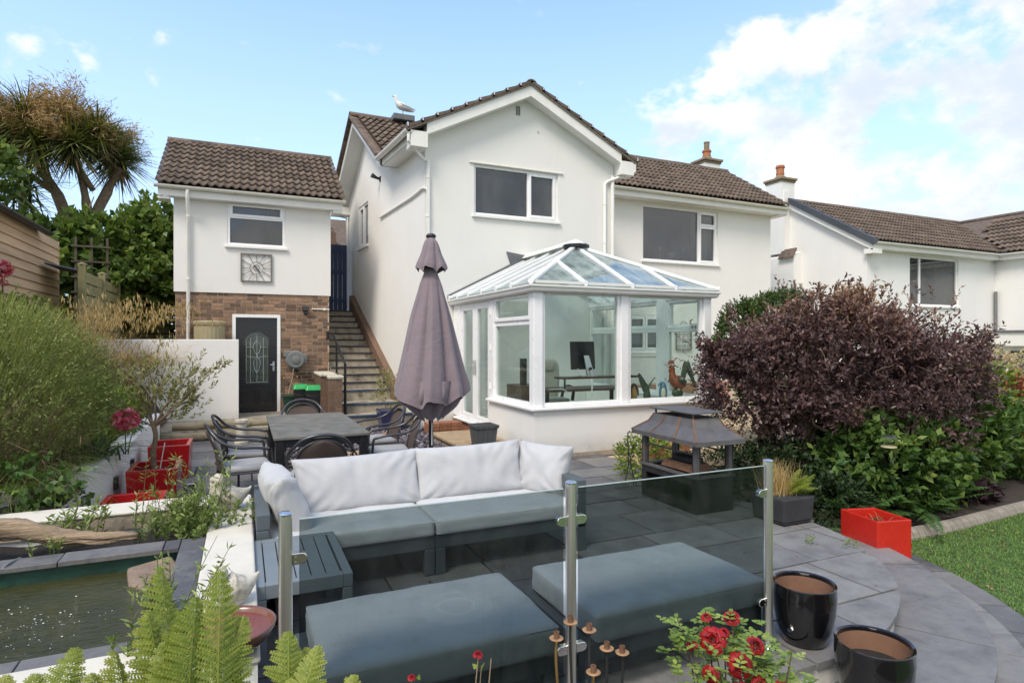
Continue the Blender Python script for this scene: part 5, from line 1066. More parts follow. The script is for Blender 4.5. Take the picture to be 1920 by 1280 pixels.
# ---- things inside
dk = thing('desk', 'dark wooden desk with raised shelf inside the conservatory', 'desk', (5.05, 8.3, .22))
m_ = MB(); m_.box(4.15, 5.75, 8.02, 8.62, .93, .965); m_.build('desktop', 'desk_wood', dk); m_ = MB(); m_.box(4.45, 5.85, 8.02, 8.30, 1.12, 1.15); m_.build('riser_shelf', 'desk_wood', dk)
for (x, y) in ((4.2, 8.06), (5.70, 8.06), (4.2, 8.58), (5.70, 8.58)): m_ = MB(); m_.box(x-.025, x+.025, y-.025, y+.025, .221, .929); m_.build('leg', 'black_metal', dk)
for x in (4.55, 5.72): m_ = MB(); m_.tube([(x, 8.14, .966), (x, 8.14, 1.119)], .016, 8); m_.build('shelf_post', 'black_metal', dk)
mo = thing('monitor', 'black computer monitor on a silver stand seen from behind', 'monitor', (4.95, 8.15, 1.15))
m_ = MB(); m_.box(4.68, 5.12, 8.16, 8.19, 1.26, 1.70); m_.xf(lambda v: Vector((v.x, v.y + (v.z-1.26)*.08, v.z))); m_.build('panel', 'screen_black', mo, bevel=.012)
m_ = MB(); m_.hexa([(4.92, 8.06, 1.152), (5.05, 8.06, 1.152), (5.05, 8.10, 1.152), (4.92, 8.10, 1.152), (4.89, 8.135, 1.48), (4.98, 8.135, 1.48), (4.98, 8.155, 1.48), (4.89, 8.155, 1.48)]); m_.build('stand', 'alu', mo)
m_ = MB(); m_.box(4.88, 5.08, 8.04, 8.26, 1.1505, 1.16); m_.build('foot', 'alu', mo); m_ = MB(); m_.lathe([(0, 0), (.03, 0), (.03, .004), (0, .004)], (0, 0, 0), 12); m_.xf(lambda v: Vector((4.975 + v.x, 8.074 - v.z, 1.27 + v.y))); m_.build('cable_hole', 'screen_black', mo)
m_ = MB(); m_.tube(catmull([(4.975, 8.06, 1.26), (4.98, 8.02, 1.1), (4.96, 8.0, .95), (4.88, 8.0, .82)], 6), .006, 5); m_.tube(catmull([(4.78, 8.14, 1.28), (4.82, 8.05, 1.16), (4.93, 8.0, 1.06), (4.95, 8.0, .93)], 6), .005, 5); m_.tube(catmull([(4.2, 8.0, .98), (4.45, 7.99, .97), (4.55, 7.99, .86), (4.56, 7.99, .76)], 6), .007, 5); m_.build('cable', 'cable_white', mo, smooth=True)
oc = thing('office_chair', 'cream leather office chair behind the desk', 'chair', (4.75, 9.0, .22))
def rbox(mb, c, s_, n=10, p=4.0):
    def fn(u, v):
        th = (u-.5)*2*PI; ph = (v-.5)*PI; e = 2/p; f = lambda w, q: math.copysign(abs(w)**q, w)
        return (c[0] + s_[0]*f(math.cos(ph), e)*f(math.cos(th), e), c[1] + s_[1]*f(math.cos(ph), e)*f(math.sin(th), e), c[2] + s_[2]*f(math.sin(ph), e))
    return mb.grid(fn, n*2, n)
m_ = MB(); rbox(m_, (4.72, 9.15, 1.05), (.27, .09, .36)); m_.build('backrest', 'leather_cream', oc, smooth=True); m_ = MB(); rbox(m_, (4.72, 9.13, 1.30), (.17, .10, .12)); m_.build('headrest', 'leather_cream', oc, smooth=True)
m_ = MB(); rbox(m_, (4.72, 8.88, .70), (.27, .27, .07)); m_.build('seat', 'leather_cream', oc, smooth=True)
for s_ in (-1, 1): m_ = MB(); m_.tube(catmull([(4.72+s_*.29, 9.08, .72), (4.72+s_*.31, 9.0, .92), (4.72+s_*.31, 8.72, .92), (4.72+s_*.29, 8.7, .72)], 5), .028, 8); m_.build('armrest', 'screen_black', oc, smooth=True)
m_ = MB(); m_.tube([(4.72, 8.9, .30), (4.72, 8.9, .66)], .03, 8); m_.build('column', 'black_metal', oc)
for k in range(5): a = k*2*PI/5; m_ = MB(); m_.bar((4.72, 8.9, .31), (4.72+.28*math.cos(a), 8.9+.28*math.sin(a), .27), .05, .035); m_.lathe([(.0, 0), (.025, 0), (.025, .04), (0, .04)], (4.72+.28*math.cos(a), 8.9+.28*math.sin(a), .221), 8); m_.build('base_arm', 'screen_black', oc)
cb = thing('cabinet', 'low dark cabinet with a speaker inside the left conservatory window', 'cabinet', (4.35, 9.0, .22)); m_ = MB(); m_.box(4.1, 4.48, 8.75, 9.35, .221, .98); m_.build('body', 'desk_wood', cb); m_ = MB(); m_.box(4.2, 4.29, 8.95, 9.05, .981, 1.42); m_.build('speaker', 'screen_black', cb, bevel=.01)
# rooster and sill ornaments
zs = .747
ro = thing('rooster_figure', 'tall painted rooster ornament on the conservatory window sill', 'ornament', (6.62, 7.98, zs)); rx, ry = 6.62, 7.98
m_ = MB(); m_.tube(catmull([(rx+.14, ry, zs+.30), (rx+.05, ry, zs+.27), (rx-.06, ry, zs+.30), (rx-.12, ry, zs+.38), (rx-.13, ry, zs+.50), (rx-.16, ry, zs+.56)], 5), [.03,.05,.07,.09,.105,.115,.12,.12,.115,.11,.105,.10,.09,.08,.07,.06,.055,.05,.045,.045,.045,.045,.042,.036,.028,.02], 12); m_.build('body', 'rooster_red', ro, smooth=True)
m_ = MB(); m_.tube([(rx-.16, ry, zs+.55), (rx-.23, ry, zs+.52)], [.02, .004], 6); m_.build('beak', 'ochre', ro)
m_ = MB()
for k in range(4): m_.lathe([(.001, 0), (.022, .02), (.012, .055), (.001, .07)], (rx-.19 + k*.028, ry, zs+.575 + .012*math.sin(k)), 7)
m_.lathe([(.001, 0), (.02, .02), (.014, .06), (.001, .07)], (rx-.185, ry, zs+.44), 7); m_.build('comb', 'rooster_red', ro)
for k in range(7):
    a = .15*k; m_ = MB(); m_.tube(catmull([(rx+.08, ry+(k-3)*.012, zs+.30), (rx+.12+.03*k*.3, ry+(k-3)*.02, zs+.46+.02*k), (rx+.18+.01*k, ry+(k-3)*.025, zs+.56+.012*k-.02*abs(k-3)), (rx+.27, ry+(k-3)*.03, zs+.50-.05*(6-k)), (rx+.28, ry+(k-3)*.03, zs+.38-.04*(6-k)*.5)], 4), [.02]*8 + [.024]*5 + [.016, .012, .007, .003], 6); m_.build('tail_feather', 'rooster_green', ro, smooth=True)
m_ = MB(); m_.tube(catmull([(rx-.07, ry-.09, zs+.36), (rx+.0, ry-.115, zs+.30), (rx+.10, ry-.08, zs+.28)], 4), [.03, .05, .055, .055, .05, .045, .035, .02, .01], 8); m_.build('wing', 'rooster_green', ro, smooth=True)
m_ = MB(); m_.tube([(rx-.02, ry-.03, zs+.2), (rx-.02, ry-.03, zs)], [.035, .018], 8); m_.tube([(rx-.02, ry+.04, zs+.2), (rx-.02, ry+.04, zs)], [.035, .018], 8); m_.build('leg', 'rooster_buff', ro, smooth=True)
m_ = MB(); rbox(m_, (rx-.02, ry, zs+.10), (.10, .07, .07), 6, 2.5); m_.build('base', 'rooster_green', ro, smooth=True)
pg = thing('penguin_figure', 'blue and white penguin ornament beside the rooster', 'ornament', (6.28, 7.95, zs)); m_ = MB(); m_.tube(catmull([(6.28, 7.95, zs), (6.28, 7.95, zs+.10), (6.28, 7.95, zs+.22), (6.26, 7.95, zs+.27), (6.20, 7.95, zs+.255), (6.18, 7.95, zs+.22)], 4), [.05,.06,.068,.07,.07,.068,.065,.06,.055,.05,.045,.04,.035,.03,.025,.018,.014,.012,.010,.008,.004], 10); m_.build('body', 'ceramic_blue', pg, smooth=True); m_ = MB(); rbox(m_, (6.25, 7.90, zs+.11), (.04, .03, .09), 6, 2.2); m_.build('breast', 'ornament', pg, smooth=True)
ea = thing('eagle_figure', 'dark winged bird ornament with raised wings on the sill', 'ornament', (5.97, 7.97, zs)); m_ = MB(); m_.tube(catmull([(5.97, 7.97, zs), (5.97, 7.97, zs+.12), (5.95, 7.97, zs+.24), (5.90, 7.97, zs+.27)], 4), [.05,.055,.06,.06,.055,.05,.048,.045,.04,.035,.03,.025,.01], 9); m_.build('body', 'rooster_green', ea, smooth=True)
for (s_, p) in ((-1, [(5.95, 7.97, zs+.18), (5.86, 7.95, zs+.32), (5.78, 7.93, zs+.44)]), (1, [(6.0, 7.97, zs+.18), (6.06, 7.99, zs+.30), (6.15, 8.01, zs+.36)])):
    m_ = MB(); P_ = catmull(p, 4); vs = []
    for i, q in enumerate(P_): wdt = .07*(1 - (i/8)**2*.7); vs += [q + Vector((wdt*.5, -.01, wdt*.5)), q + Vector((-wdt*.5, .01, -wdt*.8))]
    m_.add(vs, [(2*i, 2*i+1, 2*i+3, 2*i+2) for i in range(8)]); o = m_.build('wing', 'rooster_green', ea); k_ = o.modifiers.new('solid', 'SOLIDIFY'); k_.thickness = .015
ar = thing('arch_ornament', 'little ochre arched house ornament with dark wing roof', 'ornament', (5.70, 7.96, zs)); m_ = MB(); m_.lathe([(.055, 0), (.065, .08), (.06, .15), (.03, .23), (.004, .28)], (5.70, 7.96, zs), 12); m_.build('shell', 'ochre', ar, smooth=True)
for s_ in (-1, 1): m_ = MB(); m_.tube(catmull([(5.70, 7.94, zs+.28), (5.70+s_*.06, 7.94, zs+.2), (5.70+s_*.085, 7.94, zs+.08)], 4), [.015,.02,.022,.022,.022,.02,.016,.01,.006], 6); m_.build('wing', 'desk_wood', ar, smooth=True)
# fluted planter by the doors
fp = thing('fluted_planter', 'tapered dark grey fluted planter beside the conservatory doors', 'planter', (3.32, 8.62, 0)); n = 56; m_ = MB(); vs = []
def sq(k, r): a = 2*PI*k/n + PI/4; q = r / max(abs(math.cos(a)), abs(math.sin(a))); fl = 1 - (.03 if k % 4 < 2 else 0); return q*fl*math.cos(a), q*fl*math.sin(a)
prof = [(.115, .0), (.125, .02), (.165, .40), (.18, .405), (.185, .45), (.165, .45), (.15, .36)]
for (r, z) in prof:
    for k in range(n): x, y = sq(k, r) if .01 < z < .41 else (r/max(abs(math.cos(2*PI*k/n+PI/4)), abs(math.sin(2*PI*k/n+PI/4)))*math.cos(2*PI*k/n+PI/4), r/max(abs(math.cos(2*PI*k/n+PI/4)), abs(math.sin(2*PI*k/n+PI/4)))*math.sin(2*PI*k/n+PI/4)); vs.append((3.32 + x, 8.45 + y, z))
m_.add(vs, [(i*n+k, i*n+(k+1) % n, (i+1)*n+(k+1) % n, (i+1)*n+k) for i in range(len(prof)-1) for k in range(n)]); m_.build('pot', 'resin_grey', fp, recalc=False)
m_ = MB(); m_.box(3.18, 3.46, 8.31, 8.59, .30, .38); m_.build('soil', 'soil_dark', fp)
# ------------------------------------------------------------------ soft shapes
def pillow(W, H_, T_, n=44, m=30, pu=3.2, pw=.42, pinch=.07, wr=.012, seed=0, piping=True):
    """closed cushion in the local x-y plane, plump along z"""
    mb = MB(); idx = {}; vs = []
    def pos(u, v, s_):
        x = u * W/2 * (1 - pinch * (1 - abs(v)**2.2) * abs(u)**3); y = v * H_/2 * (1 - pinch * (1 - abs(u)**2.2) * abs(v)**3)
        k = max(0., (1 - abs(u)**pu) * (1 - abs(v)**pu)); th = T_/2 * k**pw
        w = (mnoise.noise((x*5 + seed, y*5, s_*3)) * 1.2 + mnoise.noise((x*13 + seed, y*6, s_*7)) * .6) * wr * min(1, k*3)
        cr = .9*wr*math.sin((abs(u)*W/H_ - abs(v))*11 + seed + 2*mnoise.noise((x*4, y*4, seed))) * (abs(u*v))**1.1 * min(1, k*4)
        fold = 0.
        for (cu, cv) in ((-1, -1), (1, -1), (1, 1), (-1, 1)):     # gathers running in from the corners
            dx, dy = x - cu*W/2, y - cv*H_/2; dd = math.hypot(dx, dy); an = math.atan2(dy, dx); fold += math.exp(-dd/.15) * math.sin(an*15 + seed + cu*2 + cv) * .012
        long = .007*math.sin(x*16 + 9*mnoise.noise((x*2.2 + seed, y*3.0, 1)) + y*7) * max(0., mnoise.noise((x*2 + seed*2, y*2, 5)) + .25)
        return (x, y, s_*(th + w + cr + (fold + long) * min(1, k*5)))
    def vid(i, j, s_):
        edge = i in (0, n) or j in (0, m); k = (i, j, 0 if edge else s_)
        if k not in idx: idx[k] = len(vs); vs.append(pos(-1 + 2*i/n, -1 + 2*j/m, 0 if edge else s_))
        return idx[k]
    fs = []
    for s_ in (1, -1):
        for i in range(n):
            for j in range(m):
                q = (vid(i, j, s_), vid(i+1, j, s_), vid(i+1, j+1, s_), vid(i, j+1, s_)); fs.append(q if s_ > 0 else q[::-1])
    return mb.add(vs, fs)
def place(mb, c, right, up_, roll=0.):
    r = Vector(right).normalized(); u = Vector(up_); u = (u - r*u.dot(r)).normalized(); n_ = r.cross(u)
    return mb.xf(lambda v: Vector(c) + r*v.x + u*v.y + n_*v.z)
def boxcushion(x0, x1, y0, y1, z0, z1, seed=0, wr=.006, r=.022):
    """foam seat pad: rounded box with crisp edges, faint sag and seat wear"""
    h = np.array([(x1-x0)/2, (y1-y0)/2, (z1-z0)/2]); c = np.array([(x0+x1)/2, (y0+y1)/2, (z0+z1)/2]); mb = MB(); key = {}; vs = []; fs = []; N_ = (30, 18, 6)
    def ax(n, i): t = -1 + 2*i/n; return math.copysign(1 - (1-abs(t))**1.5, t) if False else t
    def vert(p):
        k = tuple(int(round(q*1000)) for q in p)
        if k not in key:
            q = np.array(p)*h; inn = np.clip(q, -(h-r), h-r); d = q - inn; l = np.linalg.norm(d); o = inn + (d/l*r if l > 1e-9 else 0)
            e = (1-abs(p[0])**6)*(1-abs(p[1])**6)
            if p[2] > .5: o[2] += wr*(1.3*mnoise.noise((o[0]*3+seed, o[1]*3, 0)) + .5*mnoise.noise((o[0]*11+seed, o[1]*11, 4))) + .012*e
            else: o[:2] += (.004*mnoise.noise((o[0]*9+seed, o[1]*9, o[2]*20)))*np.sign(o[:2])
            key[k] = len(vs); vs.append(tuple(c + o))
        return key[k]
    for a in range(3):
        b_, d_ = (a+1) % 3, (a+2) % 3
        for sg in (-1, 1):
            for i in range(N_[b_]):
                for j in range(N_[d_]):
                    q = []
                    for (di, dj) in ((0, 0), (1, 0), (1, 1), (0, 1)):
                        p = [0, 0, 0]; p[a] = sg; p[b_] = -1 + 2*(i+di)/N_[b_]; p[d_] = -1 + 2*(j+dj)/N_[d_]; q.append(vert(p))
                    fs.append(tuple(q) if sg > 0 else tuple(q[::-1]))
    return mb.add(vs, fs)
def piping(parent, x0, x1, y0, y1, z, r=.016):
    e = r*.35; pts = []
    for (cx, cy, a0) in ((x1-r, y0+r, -90), (x1-r, y1-r, 0), (x0+r, y1-r, 90), (x0+r, y0+r, 180)):
        for k in range(5): a = rad(a0 + 22.5*k); pts.append((cx + (r-e)*math.cos(a), cy + (r-e)*math.sin(a), z))
    pts.append(pts[0]); MB().tube(pts, .0035, 6).build('piping', 'cushion_seat', parent, smooth=True)
# ------------------------------------------------------------------ sofa
sf = thing('sofa', 'grey aluminium garden sofa with teal grey seat cushions', 'sofa', (1.3, 4.6, 0))
SX0, SX1, SY0, SY1 = .08, 2.56, 4.22, 4.98
def part(name, m, parent, *boxes, bevel=.006):
    mb = MB(); [mb.box(*b) for b in boxes]; return mb.build(name, m, parent, bevel=bevel)
part('seat_frame', 'frame_grey', sf, (SX0, 1.28, SY0, SY0+.06, .19, .29), (1.281, SX1, SY0+.001, SY0+.061, .19, .29), (SX0, SX1, SY1-.06, SY1, .19, .28), (SX0, SX0+.06, SY0+.061, SY1-.061, .19, .28), (SX1-.06, SX1, SY0+.062, SY1-.061, .19, .28), (1.2, 1.36, SY0+.062, SY1-.061, .19, .275))
for k in range(9): part('seat_slat', 'frame_grey', sf, (SX0+.061+k*.26, SX0+.061+k*.26+.09, SY0+.063, SY1-.063, .277, .288), bevel=0)
part('backrest', 'frame_grey', sf, (SX0, SX1, SY1+.001, SY1+.05, .30, .60), bevel=.008)
part('armrest', 'frame_grey', sf, (SX0-.001, SX0+.085, SY0-.001, SY1+.052, .47, .575)); part('armrest', 'frame_grey', sf, (SX1-.085, SX1+.001, SY0-.001, SY1+.052, .47, .575))
for (x, y) in ((SX0, SY0), (SX1-.08, SY0), (SX0, SY1-.03), (SX1-.08, SY1-.03)): part('leg', 'frame_grey', sf, (x+.001, x+.079, y+.001, y+.079, 0, .469))
for x in (1.205, 1.285): part('leg', 'frame_grey', sf, (x, x+.075, SY0-.002, SY0+.07, 0, .189)); part('leg', 'frame_grey', sf, (x, x+.075, SY1-.07, SY1-.002, 0, .189))
for k, (a, b) in enumerate(((SX0+.09, 1.275), (1.285, SX1-.09))): boxcushion(a, b, SY0-.02, SY1-.02, .285, .40, seed=k*7).build('seat_cushion', 'cushion_seat', sf, smooth=True, recalc=False); piping(COL.objects[-1], a, b, SY0-.02, SY1-.02, .386); piping(COL.objects[-2], a, b, SY0-.02, SY1-.02, .300)
def throw(label, W, H_, T_, c, right, up_, seed):
    o = place(pillow(W, H_, T_, seed=seed, wr=.016), c, right, up_).build('cushion', 'cushion_light', smooth=True, recalc=False); tag(o, label, 'cushion', 'pale cushions on the sofa')
throw('long pale grey cushion at the left of the sofa back', 1.02, .46, .20, (.85, 4.86, .58), (1, .02, .015), (0, .35, 1), 1)
throw('long pale grey cushion at the right of the sofa back', 1.00, .46, .21, (1.78, 4.86, .595), (1, -.03, .02), (0, .33, 1), 9)
throw('square pale grey cushion leaning on the left arm of the sofa', .56, .46, .22, (.27, 4.56, .585), (.18, -1, -.05), (-.38, 0, 1), 17)
throw('square pale grey cushion turned in the right corner of the sofa', .54, .46, .22, (2.41, 4.72, .58), (.55, -.85, -.02), (.25, .28, 1), 29)
# ------------------------------------------------------------------ side table and ottomans
sd_ = thing('side_table', 'slatted grey side table in front of the sofa end', 'table', (.3, 3.8, 0))
for k in range(5): part('slat', 'slat_grey', sd_, (.115+k*.078, .187+k*.078, 3.46, 4.14, .40, .418), bevel=.003)
part('top_frame', 'slat_grey', sd_, (.06, .109, 3.40, 4.20, .345, .42), (.511, .56, 3.40, 4.20, .345, .42), (.1095, .5105, 3.401, 3.455, .345, .42), (.1095, .5105, 4.145, 4.199, .345, .42), bevel=.004)
for (x, y) in ((.061, 3.401), (.505, 3.401), (.061, 4.145), (.505, 4.145)): part('leg', 'slat_grey', sd_, (x, x+.054, y, y+.054, 0, .344))
for k, (a, b, lab) in enumerate(((.27, 1.36, 'padded grey footstool behind the left glass panel'), (1.55, 2.68, 'padded grey footstool behind the right glass panel'))):
    ot = thing('footstool', lab, 'footstool', ((a+b)/2, 2.86, 0), 'padded footstools behind the glass'); y0_, y1_ = 2.52, 3.23
    a_, b_ = a - .03, b
    part('frame', 'frame_grey', ot, (a_, b_, y0_, y0_+.06, .13, .22), (a_, b_, y1_-.06, y1_, .13, .22), (a_, a_+.06, y0_+.0605, y1_-.0605, .13, .22), (b_-.06, b_, y0_+.0605, y1_-.0605, .13, .22))
    for q in range(7): part('slat', 'frame_grey', ot, (a_+.08+q*.15, a_+.18+q*.15, y0_+.0605, y1_-.0605, .20, .218), bevel=0)
    for (x, y) in ((a_, y0_), (b_-.06, y0_), (a_, y1_-.06), (b_-.06, y1_-.06)): part('leg', 'frame_grey', ot, (x+.001, x+.061, y+.001, y+.061, 0, .129))
    boxcushion(a + .02, b + .01, y0_-.03, y1_-.01, .222, .365, seed=40+k*9, wr=.008).build('cushion', 'cushion_seat', ot, smooth=True, recalc=False); cu_ = COL.objects[-1]; piping(cu_, a + .02, b + .01, y0_-.03, y1_-.01, .350); piping(cu_, a + .02, b + .01, y0_-.03, y1_-.01, .238)
# ------------------------------------------------------------------ dining table and chairs
tb = thing('dining_table', 'dark weathered garden dining table with two panel top', 'table', (.75, 7.4, 0)); TX0, TX1, TY0, TY1 = .28, 1.23, 6.4, 8.4
for k in range(2): part('top_panel', 'table_top', tb, (TX0, TX1, TY0 + k*1.0 + .004, TY0 + (k+1)*1.0 - .004, .712, .742), bevel=.005)
part('apron', 'black_metal', tb, (TX0+.03, TX1-.03, TY0+.03, TY0+.06, .63, .711), (TX0+.03, TX1-.03, TY1-.06, TY1-.03, .63, .711), (TX0+.03, TX0+.06, TY0+.061, TY1-.061, .63, .711), (TX1-.06, TX1-.03, TY0+.061, TY1-.061, .63, .711))
for (x, y) in ((TX0+.02, TY0+.02), (TX1-.10, TY0+.02), (TX0+.02, TY1-.10), (TX1-.10, TY1-.10)):
    part('leg', 'black_metal', tb, (x, x+.08, y, y+.08, 0, .71))
for (x, s_) in ((TX0+.10, 1), (TX1-.10, -1)):
    m_ = MB(); m_.tube(catmull([(x, TY0+.06, .45), (x + s_*.06, TY0+.06, .55), (x + s_*.16, TY0+.06, .62)], 5), .009, 6); m_.tube([(x + s_*(.06+.035*math.cos(a)), TY0+.06, .50+.035*math.sin(a)) for a in [i*.6 for i in range(12)]], .006, 5); m_.build('scroll_bracket', 'black_metal', tb)
def chair_proto():
    c = thing('patio_chair', 'x', 'chair', (0, 0, 0)); 
    for s_ in (-1, 1):
        m_ = MB(); m_.tube(catmull([(s_*.255, -.23, 0), (s_*.262, -.235, .3), (s_*.272, -.225, .58), (s_*.275, -.18, .635)], 5), .014, 8); m_.build('leg', 'chair_metal', c, smooth=True)
        m_ = MB(); m_.tube(catmull([(s_*.245, .30, 0), (s_*.235, .25, .25), (s_*.225, .225, .42), (s_*.225, .255, .60)], 5), .013, 8); m_.build('leg', 'chair_metal', c, smooth=True)
        m_ = MB(); m_.tube([(s_*.262, -.22, .40), (s_*.235, .22, .39)], .010, 6); m_.build('seat_rail', 'chair_metal', c)
    m_ = MB(); m_.tube(catmull([(-.275, -.20, .62), (-.285, -.08, .645), (-.285, .10, .66), (-.265, .24, .72), (-.17, .33, .825), (0, .36, .865), (.17, .33, .825), (.265, .24, .72), (.285, .10, .66), (.285, -.08, .645), (.275, -.20, .62)], 6), .0155, 8); m_.build('hoop', 'chair_metal', c, smooth=True)
    inner = catmull([(-.225, .225, .42), (-.225, .255, .60), (-.19, .30, .72), (-.10, .33, .79), (0, .335, .81), (.10, .33, .79), (.19, .30, .72), (.225, .255, .60), (.225, .225, .42)], 5)
    m_ = MB(); m_.tube(inner, .010, 6); m_.build('back_frame', 'chair_metal', c, smooth=True)
    n = len(inner); m_ = MB(); vs = []; half = n // 2
    for i in range(half+1):
        a, b = inner[i], inner[n-1-i]
        for k in range(7): t = k/6; p = a.lerp(b, t); vs.append((p.x, p.y + .03*math.sin(PI*t), p.z))
    m_.add(vs, [(i*7+k, i*7+k+1, (i+1)*7+k+1, (i+1)*7+k) for i in range(half) for k in range(6)]); m_.build('back_panel', 'textilene', c, smooth=True, recalc=False)
    m_ = MB(); m_.box(-.235, .235, -.225, .215, .385, .40); m_.build('seat_panel', 'textilene', c)
    m_ = boxcushion(-.235, .235, -.24, .20, .40, .455, 3, .003); m_.build('seat_cushion', 'cushion_chair', c, smooth=True, recalc=False)
    m_ = MB(); m_.tube([(-.24, -.23, .39), (.24, -.23, .39)], .010, 6); m_.build('front_rail', 'chair_metal', c)
    return c
ch0 = chair_proto()
spots = [(.66, 5.95, PI, 'metal patio chair at the near end of the table, its back to the sofa'), (.78, 8.78, 0, 'metal patio chair at the far end of the table by the annex'),
         (.02, 6.75, PI/2+.12, 'metal patio chair at the left side of the table, nearest the lantern'), (.05, 7.55, PI/2-.05, 'metal patio chair at the left side of the table, second from the sofa'),
         (1.58, 6.98, -PI/2-.10, 'metal patio chair at the right side of the table, nearest the parasol'), (1.58, 7.85, -PI/2+.08, 'metal patio chair at the right side of the table, nearest the steps')]
for k, (x, y, rz, lab) in enumerate(spots):
    o = ch0 if k == 0 else copy_tree(ch0); o.location = (x, y, 0); o.rotation_euler = (0, 0, rz); tag(o, lab, 'chair', 'metal patio chairs around the table')
# ------------------------------------------------------------------ closed parasol
um = thing('parasol', 'closed mauve grey garden parasol standing behind the sofa', 'parasol', (1.80, 6.08, 0)); ux, uy = 1.80, 6.08
m_ = MB(); m_.tube([(ux, uy, 0), (ux, uy, 2.72)], .024, 12); m_.build('pole', 'black_metal', um, smooth=True, auto=True)
m_ = MB(); m_.box(ux-.35, ux+.35, uy-.035, uy+.035, .0, .05); m_.box(ux-.035, ux+.035, uy+.036, uy+.35, .0, .05); m_.box(ux-.035, ux+.035, uy-.35, uy-.036, .0, .05); m_.build('base', 'black_metal', um)
def pleat(z_r, n=8, ph=0., amp=.22, sk=.35, na=96, nz=26, hem=None):
    mb = MB(); zs_ = [p[0] for p in z_r]; rs_ = [p[1] for p in z_r]
    def fn(u, v):
        a = 2*PI*u; z = zs_[0] + (zs_[-1]-zs_[0])*v; r = float(np.interp(-z, [-q for q in zs_], rs_))
        t = n*a + ph + sk*math.sin(n*a + 1.1) + 1.3*v; g = amp*min(1, v*3)
        saw = math.sin(t) * .75 + math.sin(2*t + .6)*.25
        rr = r * (1 + g*saw + .05*math.sin(3*a + v*2))
        if hem: z += hem(a, saw) * v**5
        return (ux + rr*math.cos(a), uy + rr*math.sin(a), z)
    return mb.grid(fn, na, nz)
pleat([(2.46, .055), (2.30, .11), (1.9, .20), (1.5, .282), (1.22, .345), (1.12, .355)], 7, .4, .20, hem=lambda a, s_: .05*s_ + .05*math.cos(a-.9)).build('canopy', 'parasol', um, smooth=True)
pleat([(1.30, .30), (1.12, .285), (1.0, .22), (.90, .13)], 9, 1.2, .24, nz=10, hem=lambda a, s_: .03*s_).build('canopy_fold', 'parasol', um, smooth=True)
pleat([(2.80, .03), (2.74, .07), (2.62, .10), (2.50, .145), (2.45, .155)], 6, 0, .16, nz=12, hem=lambda a, s_: .03*s_).build('vent_cap', 'parasol', um, smooth=True)
m_ = MB(); m_.lathe([(.05, 0), (.055, .02), (.035, .04), (.0, .045)], (ux, uy, 2.785), 12); m_.build('finial', 'plastic_black', um, smooth=True)
m_ = MB(); m_.box(ux-.004, ux+.004, uy-.036, uy-.026, .62, .86); m_.build('tag_strip', 'cable_white', um)
# ------------------------------------------------------------------ glass balustrade
bl = thing('glass_balustrade', 'smoked glass balustrade panels between brushed steel posts', 'balustrade', (1.4, 2.46, 0)); BY = 2.455; PX = (.15, 1.405, 2.66)
for k, x in enumerate(PX):
    m_ = MB(); m_.tube([(x, BY, .012), (x, BY, 1.035)], .0255, 20); p = m_.build('post', 'steel_brushed', bl, smooth=True, auto=True)
    m_ = MB(); m_.lathe([(.0265, 0), (.0265, .006), (.020, .012), (0, .014)], (x, BY, 1.035), 20); m_.build('cap', 'steel_polished', p, smooth=True, auto=True)
    m_ = MB(); m_.lathe([(.055, 0), (.055, .012), (.030, .022), (.028, .03)], (x, BY, .001), 24); m_.build('base_flange', 'steel_polished', p, smooth=True, auto=True)
    for s_ in (-1, 1):
        if (k == 0 and s_ < 0) or (k == 2 and s_ > 0): continue
        for z in (.865, .265):
            m_ = MB(); pr2 = [(0, -.022), (.036, -.022)] + [(.036 + .022*math.cos(a), .022*math.sin(a)) for a in [(-90 + 18*i)*PI/180 for i in range(1, 11)]] + [(0, .022)]
            m_.prism3([(x + s_*(.022 + q[0]), BY - .014, z + q[1]) for q in pr2], (0, .028, 0)); cl = m_.build('clamp', 'steel_polished', p, bevel=.003)
            for dz in (-.010, .010): m_ = MB(); m_.lathe([(0, 0), (.0045, 0), (.0045, .002), (0, .002)], (0, 0, 0), 8); m_.xf(lambda v: Vector((x + s_*.036 + v.x, BY - .0142 - v.z, z + dz + v.y))); m_.build('screw', 'plastic_grey', cl)
for (a, b) in ((PX[0]+.050, PX[1]-.042), (PX[1]+.040, PX[2]-.036)): m_ = MB(); m_.box(a, b, BY-.005, BY+.005, .10, 1.0125); gp_ = m_.build('glass_panel', 'glass_smoke', bl); m_ = MB(); m_.box(a, b, BY-.005, BY+.005, 1.0126, 1.0155); m_.build('polished_edge', 'glass_edge', gp_)
# ------------------------------------------------------------------ garden fireplace
fpz = thing('garden_fireplace', 'weathered steel garden fireplace with pagoda hood on a dark base', 'fireplace', (4.3, 5.05, 0)); ax, bx2, ay, by2 = 4.05, 4.53, 4.62, 5.50
m_ = MB(); frame_rect(m_, ay, by2, 0, .345, .07, lambda u, v, w: (ax + w, u, v), 0, .03); m_.box(ax+.0301, bx2, ay, ay+.03, 0, .345); m_.box(ax+.0301, bx2, by2-.03, by2, 0, .345); m_.box(bx2-.03, bx2, ay+.0301, by2-.0301, 0, .345); m_.build('base', 'steel_dark', fpz, bevel=.004)
m_ = MB(); m_.box(ax+.001, bx2-.001, ay+.0305, by2-.0305, .30, .33); m_.box(ax+.031, bx2-.031, ay+.031, by2-.031, .05, .07); m_.build('shelf', 'steel_dark', fpz)
m_ = MB(); frame_rect(m_, ay-.012, by2+.012, ax-.012, bx2+.012, .06, lambda u, v, w: (v, u, .346 + w), 0, .02); m_.build('hearth_rim', 'steel_weathered', fpz)
